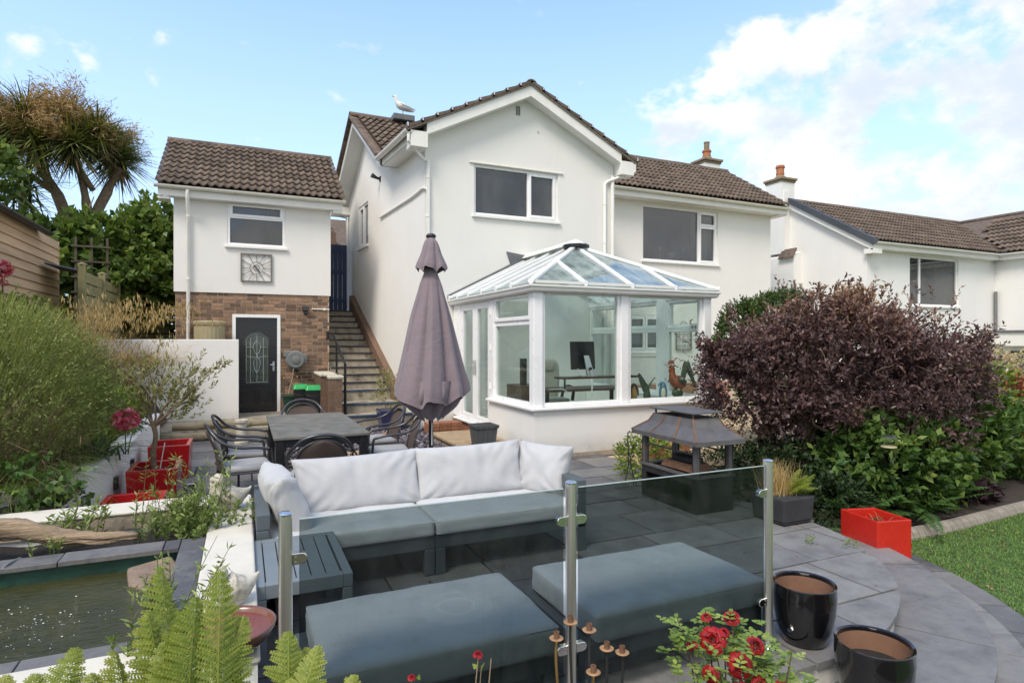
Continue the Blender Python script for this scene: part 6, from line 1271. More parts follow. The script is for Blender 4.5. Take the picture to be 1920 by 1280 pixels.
for (x, y) in ((ax+.03, ay+.03), (bx2-.03, ay+.03), (ax+.03, by2-.03), (bx2-.03, by2-.03)):
    m_ = MB(); m_.box(x-.022, x+.022, y-.022, y+.022, .367, .70); m_.build('hood_post', 'steel_weathered', fpz)
    for d in (-.05, .05): m_ = MB(); m_.tube([(x, y + d*(1 if y < 5 else 1), .367), (x, y + d, .70)], .008, 6); m_.build('side_rod', 'steel_dark', fpz)
cxm, cym = (ax+bx2)/2, (ay+by2)/2
def rectp(hx, hy, z): return [(cxm-hx, cym-hy, z), (cxm+hx, cym-hy, z), (cxm+hx, cym+hy, z), (cxm-hx, cym+hy, z)]
m_ = MB(); rings = [rectp(.31, .53, .68), rectp(.31, .53, .725), rectp(.20, .36, .835), rectp(.165, .31, .92)]; vs = sum(rings, [])
m_.add(vs, [(i*4+k, i*4+(k+1) % 4, (i+1)*4+(k+1) % 4, (i+1)*4+k) for i in range(3) for k in range(4)]); o = m_.build('hood', 'steel_weathered', fpz); k_ = o.modifiers.new('solid', 'SOLIDIFY'); k_.thickness = .006
for (p, q, r) in (((-.31, -.2), (-.20, -.14), (-.165, -.12)), ((-.31, .2), (-.20, .14), (-.165, .12))):
    m_ = MB(); m_.bar((cxm+p[0]-.002, cym+p[1], .728), (cxm+q[0]-.002, cym+q[1], .838), .016, .008); m_.bar((cxm+q[0]-.002, cym+q[1], .838), (cxm+r[0]-.002, cym+r[1], .92), .016, .008); m_.build('hood_seam', 'rust', fpz)
for (sx, sy) in ((-1, -1), (1, -1), (-1, 1)):
    m_ = MB(); m_.bar((cxm+sx*.312, cym+sy*.532, .727), (cxm+sx*.202, cym+sy*.362, .838), .014, .010); m_.bar((cxm+sx*.202, cym+sy*.362, .838), (cxm+sx*.167, cym+sy*.312, .922), .014, .010); m_.build('hip_seam', 'rust', fpz)
for (sx, sy) in ((-1, -1), (1, -1), (1, 1), (-1, 1)): m_ = MB(); m_.box(cxm+sx*.155-.008, cxm+sx*.155+.008, cym+sy*.295-.008, cym+sy*.295+.008, .921, .968); m_.build('cap_post', 'steel_weathered', fpz)
m_ = MB(); m_.box(cxm-.20, cxm+.20, cym-.35, cym+.35, .969, .984); m_.build('cap_plate', 'steel_weathered', fpz, bevel=.003)
m_ = MB(); m_.tube([(ax+.03, ay+.03, .58), (ax+.03, by2-.03, .58)], .010, 6); m_.tube([(bx2-.03, ay+.03, .58), (bx2-.03, by2-.03, .58)], .010, 6); m_.build('rail', 'steel_weathered', fpz)
m_ = MB(); m_.hexa([(4.14, 4.80, .37), (4.42, 4.80, .37), (4.42, 5.28, .37), (4.14, 5.28, .37), (4.17, 4.84, .44), (4.40, 4.84, .44), (4.40, 5.24, .44), (4.17, 5.24, .44)]); m_.build('fire_tray', 'rust', fpz)
m_ = MB(); rbox(m_, (4.28, 5.02, .47), (.10, .20, .045), 8, 3); m_.build('charred_log', 'steel_dark', fpz, smooth=True)
ft = thing('fire_tools', 'thin black poker and tongs hanging on the fireplace corner', 'fire tools', (3.98, 5.56, 0)); m_ = MB(); m_.tube([(3.97, 5.60, .70), (3.95, 5.62, .68), (3.96, 5.62, .30), (3.93, 5.64, .12)], .006, 6); m_.build('poker', 'steel_dark', ft); m_ = MB(); m_.tube([(4.0, 5.58, .55), (3.96, 5.60, .36), (4.02, 5.55, .08)], .006, 6); m_.tube([(3.94, 5.60, .5), (3.97, 5.59, .36), (3.99, 5.56, .08)], .006, 6); m_.build('tongs', 'steel_dark', ft); m_ = MB(); m_.tube([(4.07, 5.5, .68), (3.96, 5.61, .68)], .006, 6); m_.build('hook', 'steel_dark', ft)
# ------------------------------------------------------------------ pots, planters
def glazed(x, y, z, r, h, lab, soil):
    o = thing('glazed_pot', lab, 'pot', (x, y, z), 'black glazed pots by the steps')
    m_ = MB(); m_.lathe([(r*.62, 0), (r*.70, .012), (r*.86, h*.25), (r*.97, h*.55), (r*1.0, h*.8), (r*.985, h*.95), (r*1.0, h*.985), (r*.985, h), (r*.92, h*.985), (r*.90, h*.93)], (x, y, z + .001), 48); m_.f = m_.f[:-1]; m_.build('body', 'glaze_black', o, smooth=True, auto=True, recalc=False)
    m_ = MB(); m_.lathe([(r*.90, h*.93), (r*.885, h*.6), (r*.70, h*.2)], (x, y, z), 48); m_.f = m_.f[:-2]; m_.build('inside', 'clay_inside', o, smooth=True, recalc=False)
    m_ = MB(); m_.lathe([(r*.88, 0), (r*.87, .006)], (x, y, z + h*soil), 32); m_.build('soil', 'soil_dark' if soil > .5 else 'clay_inside', o); return o
glazed(2.91, 2.43, 0.002, .168, .335, 'empty black glazed pot beside the steel post on the upper step', .35); glazed(2.93, 2.03, -.148, .182, .325, 'black glazed pot with dark soil on the lower step', .62)
rp = thing('red_trough', 'bright red glossy planter at the lawn edge by the steps', 'planter', (5.4, 3.72, -.3)); A = [(5.26, 3.98), (5.17, 3.55), (5.52, 3.47), (5.60, 3.88)]
cxy = Vector((sum(p[0] for p in A)/4, sum(p[1] for p in A)/4)); sh = lambda k: [tuple(cxy + (Vector(p) - cxy)*k) for p in A]
m_ = MB(); o4 = sh(1.0); i4 = sh(.86); ib = sh(.84); vs = [(x, y, -.298) for x, y in o4] + [(x, y, .09) for x, y in o4] + [(x, y, .09) for x, y in i4] + [(x, y, -.05) for x, y in ib]
m_.add(vs, [(i*4+k, i*4+(k+1) % 4, (i+1)*4+(k+1) % 4, (i+1)*4+k) for i in range(3) for k in range(4)] + [(12, 13, 14, 15)]); m_.build('box', 'planter_red_bright', rp, recalc=False, bevel=.006)
m_ = MB(); m_.prism(sh(.845), -.04, .0); m_.build('soil', 'soil', rp)
n = 26; P = np.array([[cxy.x + .05, cxy.y, 0.]]*n) + rng.normal(size=(n, 3))*[.05, .05, 0]; Dn = rdir(n)*.6; Dn[:, 2] = 1; Q, tn = blades(P, Dn, .12, .008, 3, .6); npmesh('dry_stems', Q, 4, 'straw', rp, tn)
bp = thing('black_planter', 'square black planter with fern and dry grass on the patio edge', 'planter', (4.7, 4.2, 0)); m_ = MB()
for (za, zb, a, b) in ((0.0, .03, .17, .185), (.03, .25, .185, .20)): m_.hexa([(4.70-a, 4.17-a, za+.001), (4.70+a, 4.17-a, za+.001), (4.70+a, 4.17+a, za+.001), (4.70-a, 4.17+a, za+.001), (4.70-b, 4.17-b, zb), (4.70+b, 4.17-b, zb), (4.70+b, 4.17+b, zb), (4.70-b, 4.17+b, zb)])
m_.build('pot', 'planter_black', bp, bevel=.012)
BP = bp
for k, (y0_, y1_, zt, lab) in enumerate(((8.42, 9.02, .42, 'red square planter furthest back along the white wall'), (6.92, 7.46, .42, 'red square planter holding the small olive tree'), (5.55, 6.05, .40, 'red square planter nearest the pond, half hidden by the wall'))):
    o = thing('red_planter', lab, 'planter', (-.83, (y0_+y1_)/2, 0), 'red planters along the curved wall'); a, b = -1.05, -.60; g = .045
    m_ = MB(); t_ = .02; oo = [(a, y0_), (b, y0_), (b, y1_), (a, y1_)]; bb = [(a+t_, y0_+t_), (b-t_, y0_+t_), (b-t_, y1_-t_), (a+t_, y1_-t_)]; ii = [(a+g, y0_+g), (b-g, y0_+g), (b-g, y1_-g), (a+g, y1_-g)]
    vs = [(x, y, .001) for x, y in bb] + [(x, y, zt-.02) for x, y in oo] + [(x, y, zt) for x, y in oo] + [(x, y, zt) for x, y in ii] + [(x, y, zt-.2) for x, y in ii]
    m_.add(vs, [(i*4+q, i*4+(q+1) % 4, (i+1)*4+(q+1) % 4, (i+1)*4+q) for i in range(4) for q in range(4)] + [(16, 17, 18, 19)]); m_.build('box', 'planter_red', o, recalc=False, bevel=.005)
    m_ = MB(); m_.box(a+g+.001, b-g-.001, y0_+g+.001, y1_-g-.001, zt-.19, zt-.07); m_.build('soil', 'soil_dark', o)
bpz = thing('blue_planter', 'dark blue square planter with a shrub at the foot of the steps', 'planter', (2.62, 11.6, 0)); m_ = MB(); m_.hexa([(2.42, 11.35, 0), (2.80, 11.35, 0), (2.80, 11.7, 0), (2.42, 11.7, 0), (2.36, 11.30, .40), (2.86, 11.30, .40), (2.86, 11.75, .40), (2.36, 11.75, .40)]); m_.build('pot', 'planter_blue', bpz, bevel=.02)
P, d = inblob(90, (2.55, 11.5, .72), (.22, .2, .36)); d[:, 2] += .8; Q, tn = sprigs(P, d, .16, 9, .05, .018); npmesh('foliage', Q, 4, 'olive_leaf', bpz, tn)
# corten pots at the back of the gravel yard
for k, (x, y, r, h) in enumerate(((8.35, 11.2, .27, .36), (7.75, 11.3, .24, .26))): m_ = MB(); m_.lathe([(r*.97, 0), (r, .02), (r, h), (r-.02, h), (r-.02, h-.08), (0, h-.08)], (x, y, -.04), 24); tag(m_.build('rust_pot', 'corten', smooth=True, auto=True), ('larger round rusty steel pot on the gravel', 'lower rusty steel pot against the conservatory corner')[k], 'pot', 'rusty pots on the gravel')
m_ = MB(); m_.hexa([(5.0, 6.45, 0), (5.55, 6.45, 0), (5.55, 6.8, 0), (5.0, 6.8, 0), (5.0, 6.45, .34), (5.55, 6.45, .34), (5.55, 6.8, .34), (5.0, 6.8, .34)]); tag(m_.build('brick_block', 'brick_red', bevel=.01), 'square red brick block on the path behind the fireplace', 'block')
# ------------------------------------------------------------------ pond and its walls
pw_ = thing('pond_wall', 'low white rendered wall round the raised pond', 'wall', (-.08, 3.9, 0))
m_ = MB(); m_.box(-.205, .055, 2.58, 5.36, -.1, .425); m_.box(-3.2, -.206, 2.58, 2.84, -.4, .425); m_.build('wall', 'render_low', pw_)
m_ = MB(); m_.box(-.215, .065, 2.57, 5.37, .426, .45); m_.build('wall_top', 'wall_top', pw_, bevel=.012); m_ = MB(); m_.box(-3.2, -.216, 2.57, 2.855, .426, .449); m_.build('wall_top', 'wall_top', pw_, bevel=.012)
bk = thing('rear_pond_wall', 'white topped wall with rough stone face behind the pond', 'wall', (-1.3, 5.1, 0))
m_ = MB(); m_.grid(lambda u, v: (-3.3 + u*3.09, 4.955 + .012*mnoise.noise((u*20, v*4, 0)), .38 + v*.10), 60, 4); m_.build('stone_face', 'stone_raw', bk, smooth=True); m_ = MB(); m_.box(-3.3, -.216, 4.972, 5.24, -.1, .48); m_.build('core', 'render_low', bk); m_ = MB(); m_.box(-3.3, -.21, 4.945, 5.25, .481, .505); m_.build('wall_top', 'wall_top', bk, bevel=.015)
wt = MB(); wt.grid(lambda u, v: (-3.2 + u*2.9, 2.85 + v*1.4, .335 + .004*mnoise.noise((u*30, v*18, 1)) ), 90, 50); o = wt.build('pond_water', 'pond_water', smooth=True, recalc=False); o['kind'] = 'structure'
ln_ = thing('pond_liner', 'dark green pond liner edge above the water', 'liner', (-1.6, 4.2, .2)); m_ = MB(); m_.box(-3.2, -.30, 4.20, 4.215, .0, .415); m_.box(-.335, -.32, 2.86, 4.199, .0, .415); m_.box(-3.2, -.34, 2.862, 2.875, .0, .415); m_.build('sheet', 'liner', ln_)
cp = thing('pond_coping', 'grey slate coping slabs round the pond', 'coping', (-1.2, 4.25, .4))
x = -3.2
while x < -.38:
    wd = random.choice((.52, .6, .68)); e = min(x+wd, -.352); m_ = MB(); m_.box(x+.003, e-.003, 4.165, 4.335, .418, .446+random.uniform(0, .004)); m_.build('coping_slab', 'slate', cp, bevel=.004); x += wd
y = 2.86
while y < 4.33:
    e = min(y+.5, 4.335); m_ = MB(); m_.box(-.35, -.217, y+.003, e-.003, .418, .444+random.uniform(0, .003)); m_.build('coping_slab', 'slate', cp, bevel=.004); y += .5
x = -3.2
while x < -.36:
    e = min(x+.6, -.352); m_ = MB(); m_.box(x+.003, e-.003, 2.857, 2.955, .418, .444); m_.build('coping_slab', 'slate', cp, bevel=.004); x += .6
m_ = MB(); m_.grid(lambda u, v: (-3.2 + u*2.98, 4.33 + v*.63, .345 + .03*mnoise.noise((u*18, v*5, 2))), 50, 10); o = m_.build('planting_strip', 'soil_dark', smooth=True, recalc=False); o['kind'] = 'structure'
lg = thing('driftwood', 'pale weathered driftwood log lying behind the pond', 'log', (-1.1, 4.6, .4)); P_ = catmull([(-2.1, 4.62, .60), (-1.7, 4.63, .585), (-1.35, 4.63, .555), (-1.05, 4.61, .475), (-.85, 4.58, .445), (-.62, 4.55, .44)], 6); n_ = len(P_)
m_ = MB(); m_.tube(P_, [.080 - .058*(i/(n_-1))**1.3 for i in range(n_)], 40); m_.v = [tuple(Vector(v) + Vector((0, .020*mnoise.noise((v[0]*2.5, v[1]*45, v[2]*45)), .024*mnoise.noise((v[0]*2, v[1]*55, v[2]*55))))) for v in m_.v]; m_.build('trunk', 'driftwood', lg, smooth=True)
m_ = MB(); m_.prism3([(-.62, 4.14, .375), (-.40, 4.19, .40), (-.31, 3.92, .395), (-.45, 3.78, .35), (-.58, 3.92, .345)], (0, 0, -.05)); tag(m_.build('pond_stone', 'stone_slab', bevel=.015), 'flat brown stone slab at the pond corner', 'stone')
m_ = MB(); m_.tube(catmull([(-1.18, 4.36, .44), (-1.20, 4.22, .455), (-1.22, 4.17, .43), (-1.24, 4.14, .36), (-1.245, 4.12, .32)], 5), .008, 6); tag(m_.build('pond_hose', 'plastic_grey', smooth=True), 'thin grey hose dipping into the pond over the coping', 'hose')
# bubbles on the water
n = 420; c_ = rng.integers(0, 3, n); cs = np.array([[-1.15, 3.75], [-.95, 3.35], [-.85, 3.6]]); sp_ = np.array([[.16, .08], [.16, .10], [.12, .06]]); P = np.zeros((n, 3)); P[:, :2] = cs[c_] + rng.normal(size=(n, 2))*sp_[c_]; P[:, 2] = .3385
mbb = MB()
for p in P[:120]:
    r = random.choice((.0015, .002, .0025, .003, .005)); mbb.lathe([(r, 0), (r*.8, r*.5), (r*.2, r*.8)], p, 6)
tag(mbb.build('water_bubbles', 'cable_white', smooth=True, kind='stuff'), 'white bubbles and foam on the pond surface', 'bubbles')
# pale stone ornaments on the wall
def stone_bird(c, s_, face, lab, squat=1.0):
    o = thing('stone_bird', lab, 'statue', c); q = Matrix.Rotation(face, 3, 'Z'); P_ = catmull([(.135, 0, .135), (.105, 0, .11), (.045, 0, .085), (-.02, 0, .085), (-.06, 0, .115), (-.072, 0, .165*squat+.0), (-.075, 0, .205*squat), (-.115, 0, .208*squat)], 4)
    rs = list(np.interp(np.linspace(0, 1, len(P_)), [0, .14, .29, .43, .57, .71, .86, 1], [.006, .020, .070, .082, .064, .044, .046, .010])); m_ = MB(); m_.tube([Vector(c) + q @ (p*s_) for p in P_], [r*s_ for r in rs], 14); m_.v = [(x + .006*mnoise.noise((x*40, y*40, z*40)), y, z + .006*mnoise.noise((x*35, y*35, z*35+9))) for x, y, z in m_.v]; m_.build('body', 'stone_pale', o, smooth=True)
    m_ = MB(); m_.lathe([(.05*s_, 0), (.06*s_, .012), (.05*s_, .03)], c, 12); m_.build('foot', 'stone_pale', o); return o
stone_bird((-.09, 4.95, .45), 1.12, .15, 'weathered pale stone bird on the wall beside the black lantern'); stone_bird((-.04, 3.16, .45), .90, .3, 'weathered pale stone bird crouching on the wall near the bowl', .88)
# wall bowl
bw_ = thing('water_bowl', 'wide brown glazed bowl full of water on the wall corner', 'bowl', (-.055, 2.70, .45)); m_ = MB(); m_.lathe([(.09, 0), (.12, .01), (.165, .05), (.182, .085), (.185, .095), (.178, .10), (.168, .09), (.155, .06)], (-.055, 2.70, .451), 40); m_.f = m_.f[:-1]; m_.build('bowl', 'bowl_glaze', bw_, smooth=True, recalc=False); m_ = MB(); m_.lathe([(.001, .0005), (.163, 0)], (-.055, 2.70, .528), 40); m_.f = m_.f[:-2]; m_.build('water', 'bowl_water', bw_, recalc=False)
# lanterns
lt = thing('metal_lantern', 'square black pierced metal lantern on the patio by the wall', 'lantern', (-.14, 7.25, 0)); lx, ly_ = -.14, 7.25; h = .10
for (sx, sy) in ((-1, -1), (1, -1), (1, 1), (-1, 1)): m_ = MB(); m_.box(lx+sx*h-.011, lx+sx*h+.011, ly_+sy*h-.011, ly_+sy*h+.011, 0, .345); m_.build('upright', 'black_metal', lt)
m_ = MB()
for k in range(5):
    a = lx - h + .018 + k*.041
    for z in (.285, .315): m_.box(a-.018, a-.006, ly_-h-.009, ly_-h+.009, z-.012, z+.018)
for z in (.262, .295, .330): m_.box(lx-h-.009, lx+h+.009, ly_-h-.0095, ly_-h+.0095, z, z+.014)
m_.box(lx-h-.009, lx-h+.009, ly_-h+.01, ly_+h-.01, .26, .344); m_.box(lx+h-.009, lx+h+.009, ly_-h+.01, ly_+h-.01, .26, .344); m_.build('pierced_band', 'black_metal', lt)
m_ = MB(); m_.box(lx-h-.014, lx+h+.014, ly_-h-.014, ly_+h+.014, .3455, .356); m_.build('top', 'black_metal', lt)
m_ = MB(); frame_rect(m_, lx-.05, lx+.055, .357, .455, .016, fy(ly_), -.055, .055); 
for k in range(3): m_.box(lx-.03+k*.03, lx-.022+k*.03, ly_-.056, ly_+.056, .37, .44)
m_.build('chimney', 'black_metal', lt); m_ = MB(); m_.tube(catmull([(lx-.10, ly_-.05, .36), (lx-.13, ly_-.06, .40), (lx-.05, ly_-.06, .43)], 5), .005, 5); m_.build('handle', 'black_metal', lt)
def solar(c, lab, r=.042, h=.13):
    o = thing('solar_lantern', lab, 'lantern', c, 'black solar lanterns by the pond')
    m_ = MB(); m_.lathe([(r*.8, 0), (r*.85, .01), (r*.8, .02)], c, 16); m_.build('base', 'plastic_black', o); m_ = MB(); m_.lathe([(r*.72, .02), (r*.72, h*.82)], c, 16); m_.build('diffuser', 'cable_white', o)
    for k in range(7): z = c[2] + .022 + k*h*.11; m_ = MB(); m_.lathe([(r*.93, 0), (r*1.0, .003), (r*.93, .006), (r*.78, .003)], (c[0], c[1], z), 18); m_.build('louvre', 'plastic_black', o)
    for k in range(5): a = k*2*PI/5 + .3; m_ = MB(); m_.bar((c[0]+r*.97*math.cos(a), c[1]+r*.97*math.sin(a), c[2]), (c[0]+r*.97*math.cos(a), c[1]+r*.97*math.sin(a), c[2]+h*.85), .012, .006, (math.cos(a), math.sin(a), 0)); m_.build('rib', 'plastic_black', o)
    m_ = MB(); m_.lathe([(r*1.0, 0), (r*1.03, .006), (r*1.0, .022), (r*.9, .026), (r*.86, .02), (0, .02)], (c[0], c[1], c[2]+h*.84), 20); m_.build('lid', 'plastic_black', o, smooth=True, auto=True); m_ = MB(); m_.lathe([(0, 0), (r*.7, 0), (r*.7, .002), (0, .002)], (c[0], c[1], c[2]+h*.84+.0205), 16); m_.build('solar_cell', 'alu', o)
solar((-.35, 3.22, .445), 'black louvred solar lantern on the pond coping'); solar((-.36, 5.12, .505), 'black solar lantern on the rear pond wall among weeds', .045, .12)
# ------------------------------------------------------------------ curved retaining wall and raised bed
cw = thing('curved_wall', 'curved white retaining wall behind the red planters', 'wall', (-1.25, 7.5, 0)); line = catmull([(-1.25, 11.4, 0), (-1.22, 10.2, 0), (-1.20, 9.2, 0), (-1.17, 8.0, 0), (-1.16, 7.2, 0), (-1.22, 6.5, 0), (-1.40, 5.95, 0), (-1.75, 5.62, 0), (-2.4, 5.42, 0), (-3.4, 5.30, 0)], 6)
m_ = MB(); n_ = len(line); vs = []
for i, p in enumerate(line):
    d = (line[min(i+1, n_-1)] - line[max(i-1, 0)]).normalized(); q = Vector((-d.y, d.x, 0)); zt = .52 + .05*min(1, i/20)
    for (o_, z) in ((0, 0), (.01, zt-.02), (-.01, zt), (-.16, zt), (-.17, zt-.02), (-.17, 0)): vs.append(p + q*(-o_ if False else o_*1.0)*1.0 + Vector((0, 0, z)))
m_.add(vs, [(i*6+k, i*6+k+1, (i+1)*6+k+1, (i+1)*6+k) for i in range(n_-1) for k in range(5)]); m_.build('wall', 'render_low', cw, smooth=True, auto=True)
for k, (x, y, a, lab) in enumerate(((-1.16, 8.02, 0.0, 'a'), (-1.158, 7.05, .03, 'b'), (-1.265, 6.30, -.35, 'c'))):
    l_ = thing('wall_light', ('small square recessed light in the curved wall by the back planter', 'small square recessed light in the curved wall by the olive planter', 'small square recessed light in the curved wall by the nearest planter')[k], 'light', (x, y, .3), 'recessed lights in the curved wall'); R_ = Matrix.Rotation(a, 3, 'Z'); tf = lambda v: R_ @ v + Vector((x + .012, y, .30))
    m_ = MB(); frame_rect(m_, -.055, .055, -.06, .06, .012, lambda u, v, w: (w, u, v), -.015, .014); m_.xf(tf); m_.build('bezel', 'plastic_black', l_); m_ = MB(); m_.box(-.012, .006, -.042, .042, -.047, .047); m_.xf(tf); m_.build('lens', 'glass_lamp', l_)
def left_z(x, y): t = max(0, min(1, (-1.3 - x)/2.0)); u = max(0, min(1, (y - 5.8)/4.0)); return .45 + 1.0*t*u + .35*u*u*min(1, t*2) + .04*mnoise.noise((x*2, y*2, 3))
hill('raised_bed', -9, -1.24, 5.35, 11.7, 40, 34, lambda x, y: left_z(x, y) if x < -1.36 - .5*max(0, 6.5-y)*0 else min(left_z(x, y), .48), 'soil'); hill('bank', -14, -1.31, 11.7, 22, 30, 30, lambda x, y: (left_z(x, 11.7) if x < -1.5 else .2) + .10*(y-11.7) * min(1, max(0, (-1.4-x))), 'soil')
# ------------------------------------------------------------------ shed and fences
shd = thing('shed', 'timber clad shed with black gutter at the left edge', 'shed', (-4, 10, 1.2))
for k in range(15): m_ = MB(); z = 1.40 + k*.138; m_.hexa([(-3.03, 7.4, z), (-2.985, 7.4, z), (-2.985, 13.1, z), (-3.03, 13.1, z), (-3.03, 7.4, z+.150), (-3.012, 7.4, z+.150), (-3.012, 13.1, z+.150), (-3.03, 13.1, z+.150)]); m_.build('board', 'wood_clad', shd)
for k in range(15): m_ = MB(); z = 1.40 + k*.138; m_.hexa([(-6, 13.12, z), (-3.0, 13.12, z), (-3.0, 13.16, z), (-6, 13.16, z), (-6, 13.12, z+.15), (-3.0, 13.12, z+.15), (-3.0, 13.14, z+.15), (-6, 13.14, z+.15)]); m_.build('board', 'wood_clad', shd)
m_ = MB(); m_.box(-6, -3.04, 7.4, 13.11, 1.3, 3.45); m_.build('core', 'fence_dark', shd); m_ = MB(); m_.prism3([(-2.9, 7.3, 3.52), (-2.9, 11.95, 3.52), (-6, 11.95, 4.0), (-6, 7.3, 4.0)], (0, 0, -.05)); m_.build('roof', 'lead', shd)
gutter(shd, (-2.92, 7.3, 3.47), (-2.92, 12.0, 3.47), (1, 0, 0), 'plastic_black', .055)
ll = thing('lean_to', 'low corrugated lean to roof beside the shed', 'lean-to', (-2.7, 12.3, 2)); m_ = MB(); m_.grid(lambda u, v: (-2.95 + v*.45, 12.0 + u*1.0, 2.98 - v*.10 + .018*math.sin(u*60)), 60, 1); m_.build('sheet', 'lead', ll, recalc=False)
f1 = thing('side_fence', 'mossy green horizontal board fence beyond the shed', 'fence', (-2.4, 14, 1.8))
for k in range(6): z = 1.72 + k*.195; m_ = MB(); m_.box(-2.43, -2.405, 12.0, 16.4, z, z+.172); m_.build('board', 'fence_green', f1)
for y in (11.95, 13.5, 15.0, 16.45): m_ = MB(); m_.box(-2.47, -2.37, y-.05, y+.05, 1.4, 2.96); m_.build('post', 'fence_green', f1); m_ = MB(); m_.lathe([(.075, 0), (.075, .02), (0, .05)], (-2.42, y, 2.961), 4); m_.build('post_cap', 'fence_green', f1)
f2 = thing('return_fence', 'short mossy fence panel with flat cap behind the dry grass', 'fence', (-1.9, 16.5, 1.8))
for k in range(6): z = 1.70 + k*.195; m_ = MB(); m_.box(-2.36, -1.58, 16.46, 16.485, z, z+.172); m_.build('board', 'fence_green', f2)
m_ = MB(); m_.box(-2.38, -1.50, 16.40, 16.55, 2.87, 2.92); m_.build('cap', 'fence_green', f2)
f3 = thing('slatted_screen', 'dark slatted fence screen in shadow behind the annex', 'fence', (-1.6, 17.6, 1.8))
for k in range(14): m_ = MB(); m_.box(-2.9, -1.28, 17.6, 17.62, 1.5 + k*.165, 1.635 + k*.165); m_.build('slat', 'fence_dark', f3)
tl = thing('trellis', 'small weathered trellis in front of the fig leaves', 'trellis', (-2.9, 14.2, 2.4))
for k in range(3): m_ = MB(); m_.box(-3.0+k*.26, -2.96+k*.26, 14.2, 14.22, 2.2, 3.75); m_.build('upright', 'fence_dark', tl)
for k in range(5): m_ = MB(); m_.box(-3.05, -2.4, 14.17, 14.199, 2.35+k*.3, 2.385+k*.3); m_.build('rail', 'fence_dark', tl)
# ------------------------------------------------------------------ left planting
def limbs(mb, base, tips, r0, r1=.006, wob=.12, n=6):
    for t in tips:
        b = Vector(base); t = Vector(t); mid = [b.lerp(t, k/n) + Vector((random.uniform(-1, 1), random.uniform(-1, 1), random.uniform(-.5, 1)))*wob*(t-b).length*.25*math.sin(PI*k/n) for k in range(n+1)]; mb.tube(catmull(mid, 2), [r0 + (r1-r0)*i/(2*n) for i in range(2*n+1)], 6)
    return mb
br = thing('broom_shrub', 'large feathery green broom shrub at the left edge', 'shrub', (-1.9, 6.3, .5)); c0_ = np.array([-2.05, 6.35, 1.30])
n = 9000; P, d = inblob(n, c0_, (1.0, .85, .78), .35); ok = (P[:, 2] > .82 + .25*np.clip(-1.6 - P[:, 0], -.2, .6)); P, d = P[ok], d[ok]; d[:, 2] = np.abs(d[:, 2])*.6 + .75; d[:, :2] *= .8
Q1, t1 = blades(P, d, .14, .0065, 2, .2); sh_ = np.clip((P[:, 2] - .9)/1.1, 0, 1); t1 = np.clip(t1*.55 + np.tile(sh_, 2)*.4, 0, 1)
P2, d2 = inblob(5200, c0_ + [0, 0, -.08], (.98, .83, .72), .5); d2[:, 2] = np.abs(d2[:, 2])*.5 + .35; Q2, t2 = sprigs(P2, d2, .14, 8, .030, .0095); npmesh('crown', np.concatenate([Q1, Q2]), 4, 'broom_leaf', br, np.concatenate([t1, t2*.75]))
m_ = limbs(MB(), (-1.95, 6.35, .5), [tuple(np.array([-2.02, 6.30, 1.15]) + rdir(1)[0]*[.8, .7, .5]) for _ in range(46)], .022, .004, .35); m_.build('stems', 'bark', br, smooth=True)
P, d = inblob(1500, (-1.95, 6.2, .88), (.85, .65, .34)); Q, tn = blades(P, rdir(1500)*[1, 1, .6] + [0, 0, .2], .2, .006, 2, .3); npmesh('dry_twigs', Q, 4, 'dead_leaf', br, tn)
def grass(name, lab, c, n, length, width, m, sp=(.08, .08), bend=.9, lean=(0, 0), up=.9, cat='grass', seg=5, group=None):
    o = thing(name, lab, cat, c, group); P = np.array(c) + rng.normal(size=(n, 3))*[sp[0], sp[1], .0]; d = rng.normal(size=(n, 3))*[.55, .55, 0] + [lean[0], lean[1], 0]; d[:, 2] = up*(.6 + .6*rng.random(n)); Q, tn = blades(P, d, length, width, seg, bend); npmesh('blades', Q, 4, m, o, tn); return o
grass('pale_grass_tuft', 'arching pale green grass tuft spilling over the curved wall', (-1.66, 6.05, .58), 1000, .46, .0055, 'grass_tuft', (.15, .12), 1.1, (.22, -.35), .55)
grass('strap_leaf_plant', 'dark green strap leaved clump above the curved wall', (-1.42, 6.95, .58), 260, .42, .016, 'bed_leaf', (.16, .2), .9, (.2, -.1), .8, 'plant')
# golden oat grass
gs = thing('golden_oat_grass', 'tall golden oat grass with drooping seed heads by the white wall', 'grass', (-1.75, 9.2, .9)); Qs, Ts = [], []
for k in range(60):
    b = Vector((-2.0 + random.gauss(0, .28), 9.0 + random.gauss(0, .6), left_z(-1.9, 9.0))); az = random.uniform(-1.2, 2.2) if random.random() < .75 else random.uniform(0, 2*PI); ln = random.uniform(1.2, 2.25); d = Vector((math.cos(az)*.32, math.sin(az)*.30 - .12, 1)).normalized(); pts = []
    for t in np.linspace(0, 1, 9): pts.append(b + d*ln*t + Vector((math.cos(az), math.sin(az)*.6, 0))*ln*.35*t**2.2 - Vector((0, 0, 1))*ln*.30*t**3.4)
    for i in range(8): s_ = Vector((.0022, .001, 0)); Qs.append([pts[i]-s_, pts[i]+s_, pts[i+1]+s_, pts[i+1]-s_]); Ts.append(random.uniform(.3, .8))
    for q in range(34):
        t = random.uniform(.62, 1.0); i = min(7, int(t*8)); p = pts[i].lerp(pts[i+1], t*8-i) + Vector((random.gauss(0, .05), random.gauss(0, .05), random.gauss(-.02, .03))); L_ = random.uniform(.045, .085); s_ = Vector((random.choice((-1, 1))*random.uniform(.003, .007), .003, 0)); e = p + Vector((random.uniform(-.012, .02), 0, -L_)); Qs.append([p, p.lerp(e, .4)+s_, e, p.lerp(e, .4)-s_]); Ts.append(random.uniform(.3, 1))
npmesh('stems', np.array([[list(v) for v in q] for q in Qs]), 4, 'straw', gs, Ts)
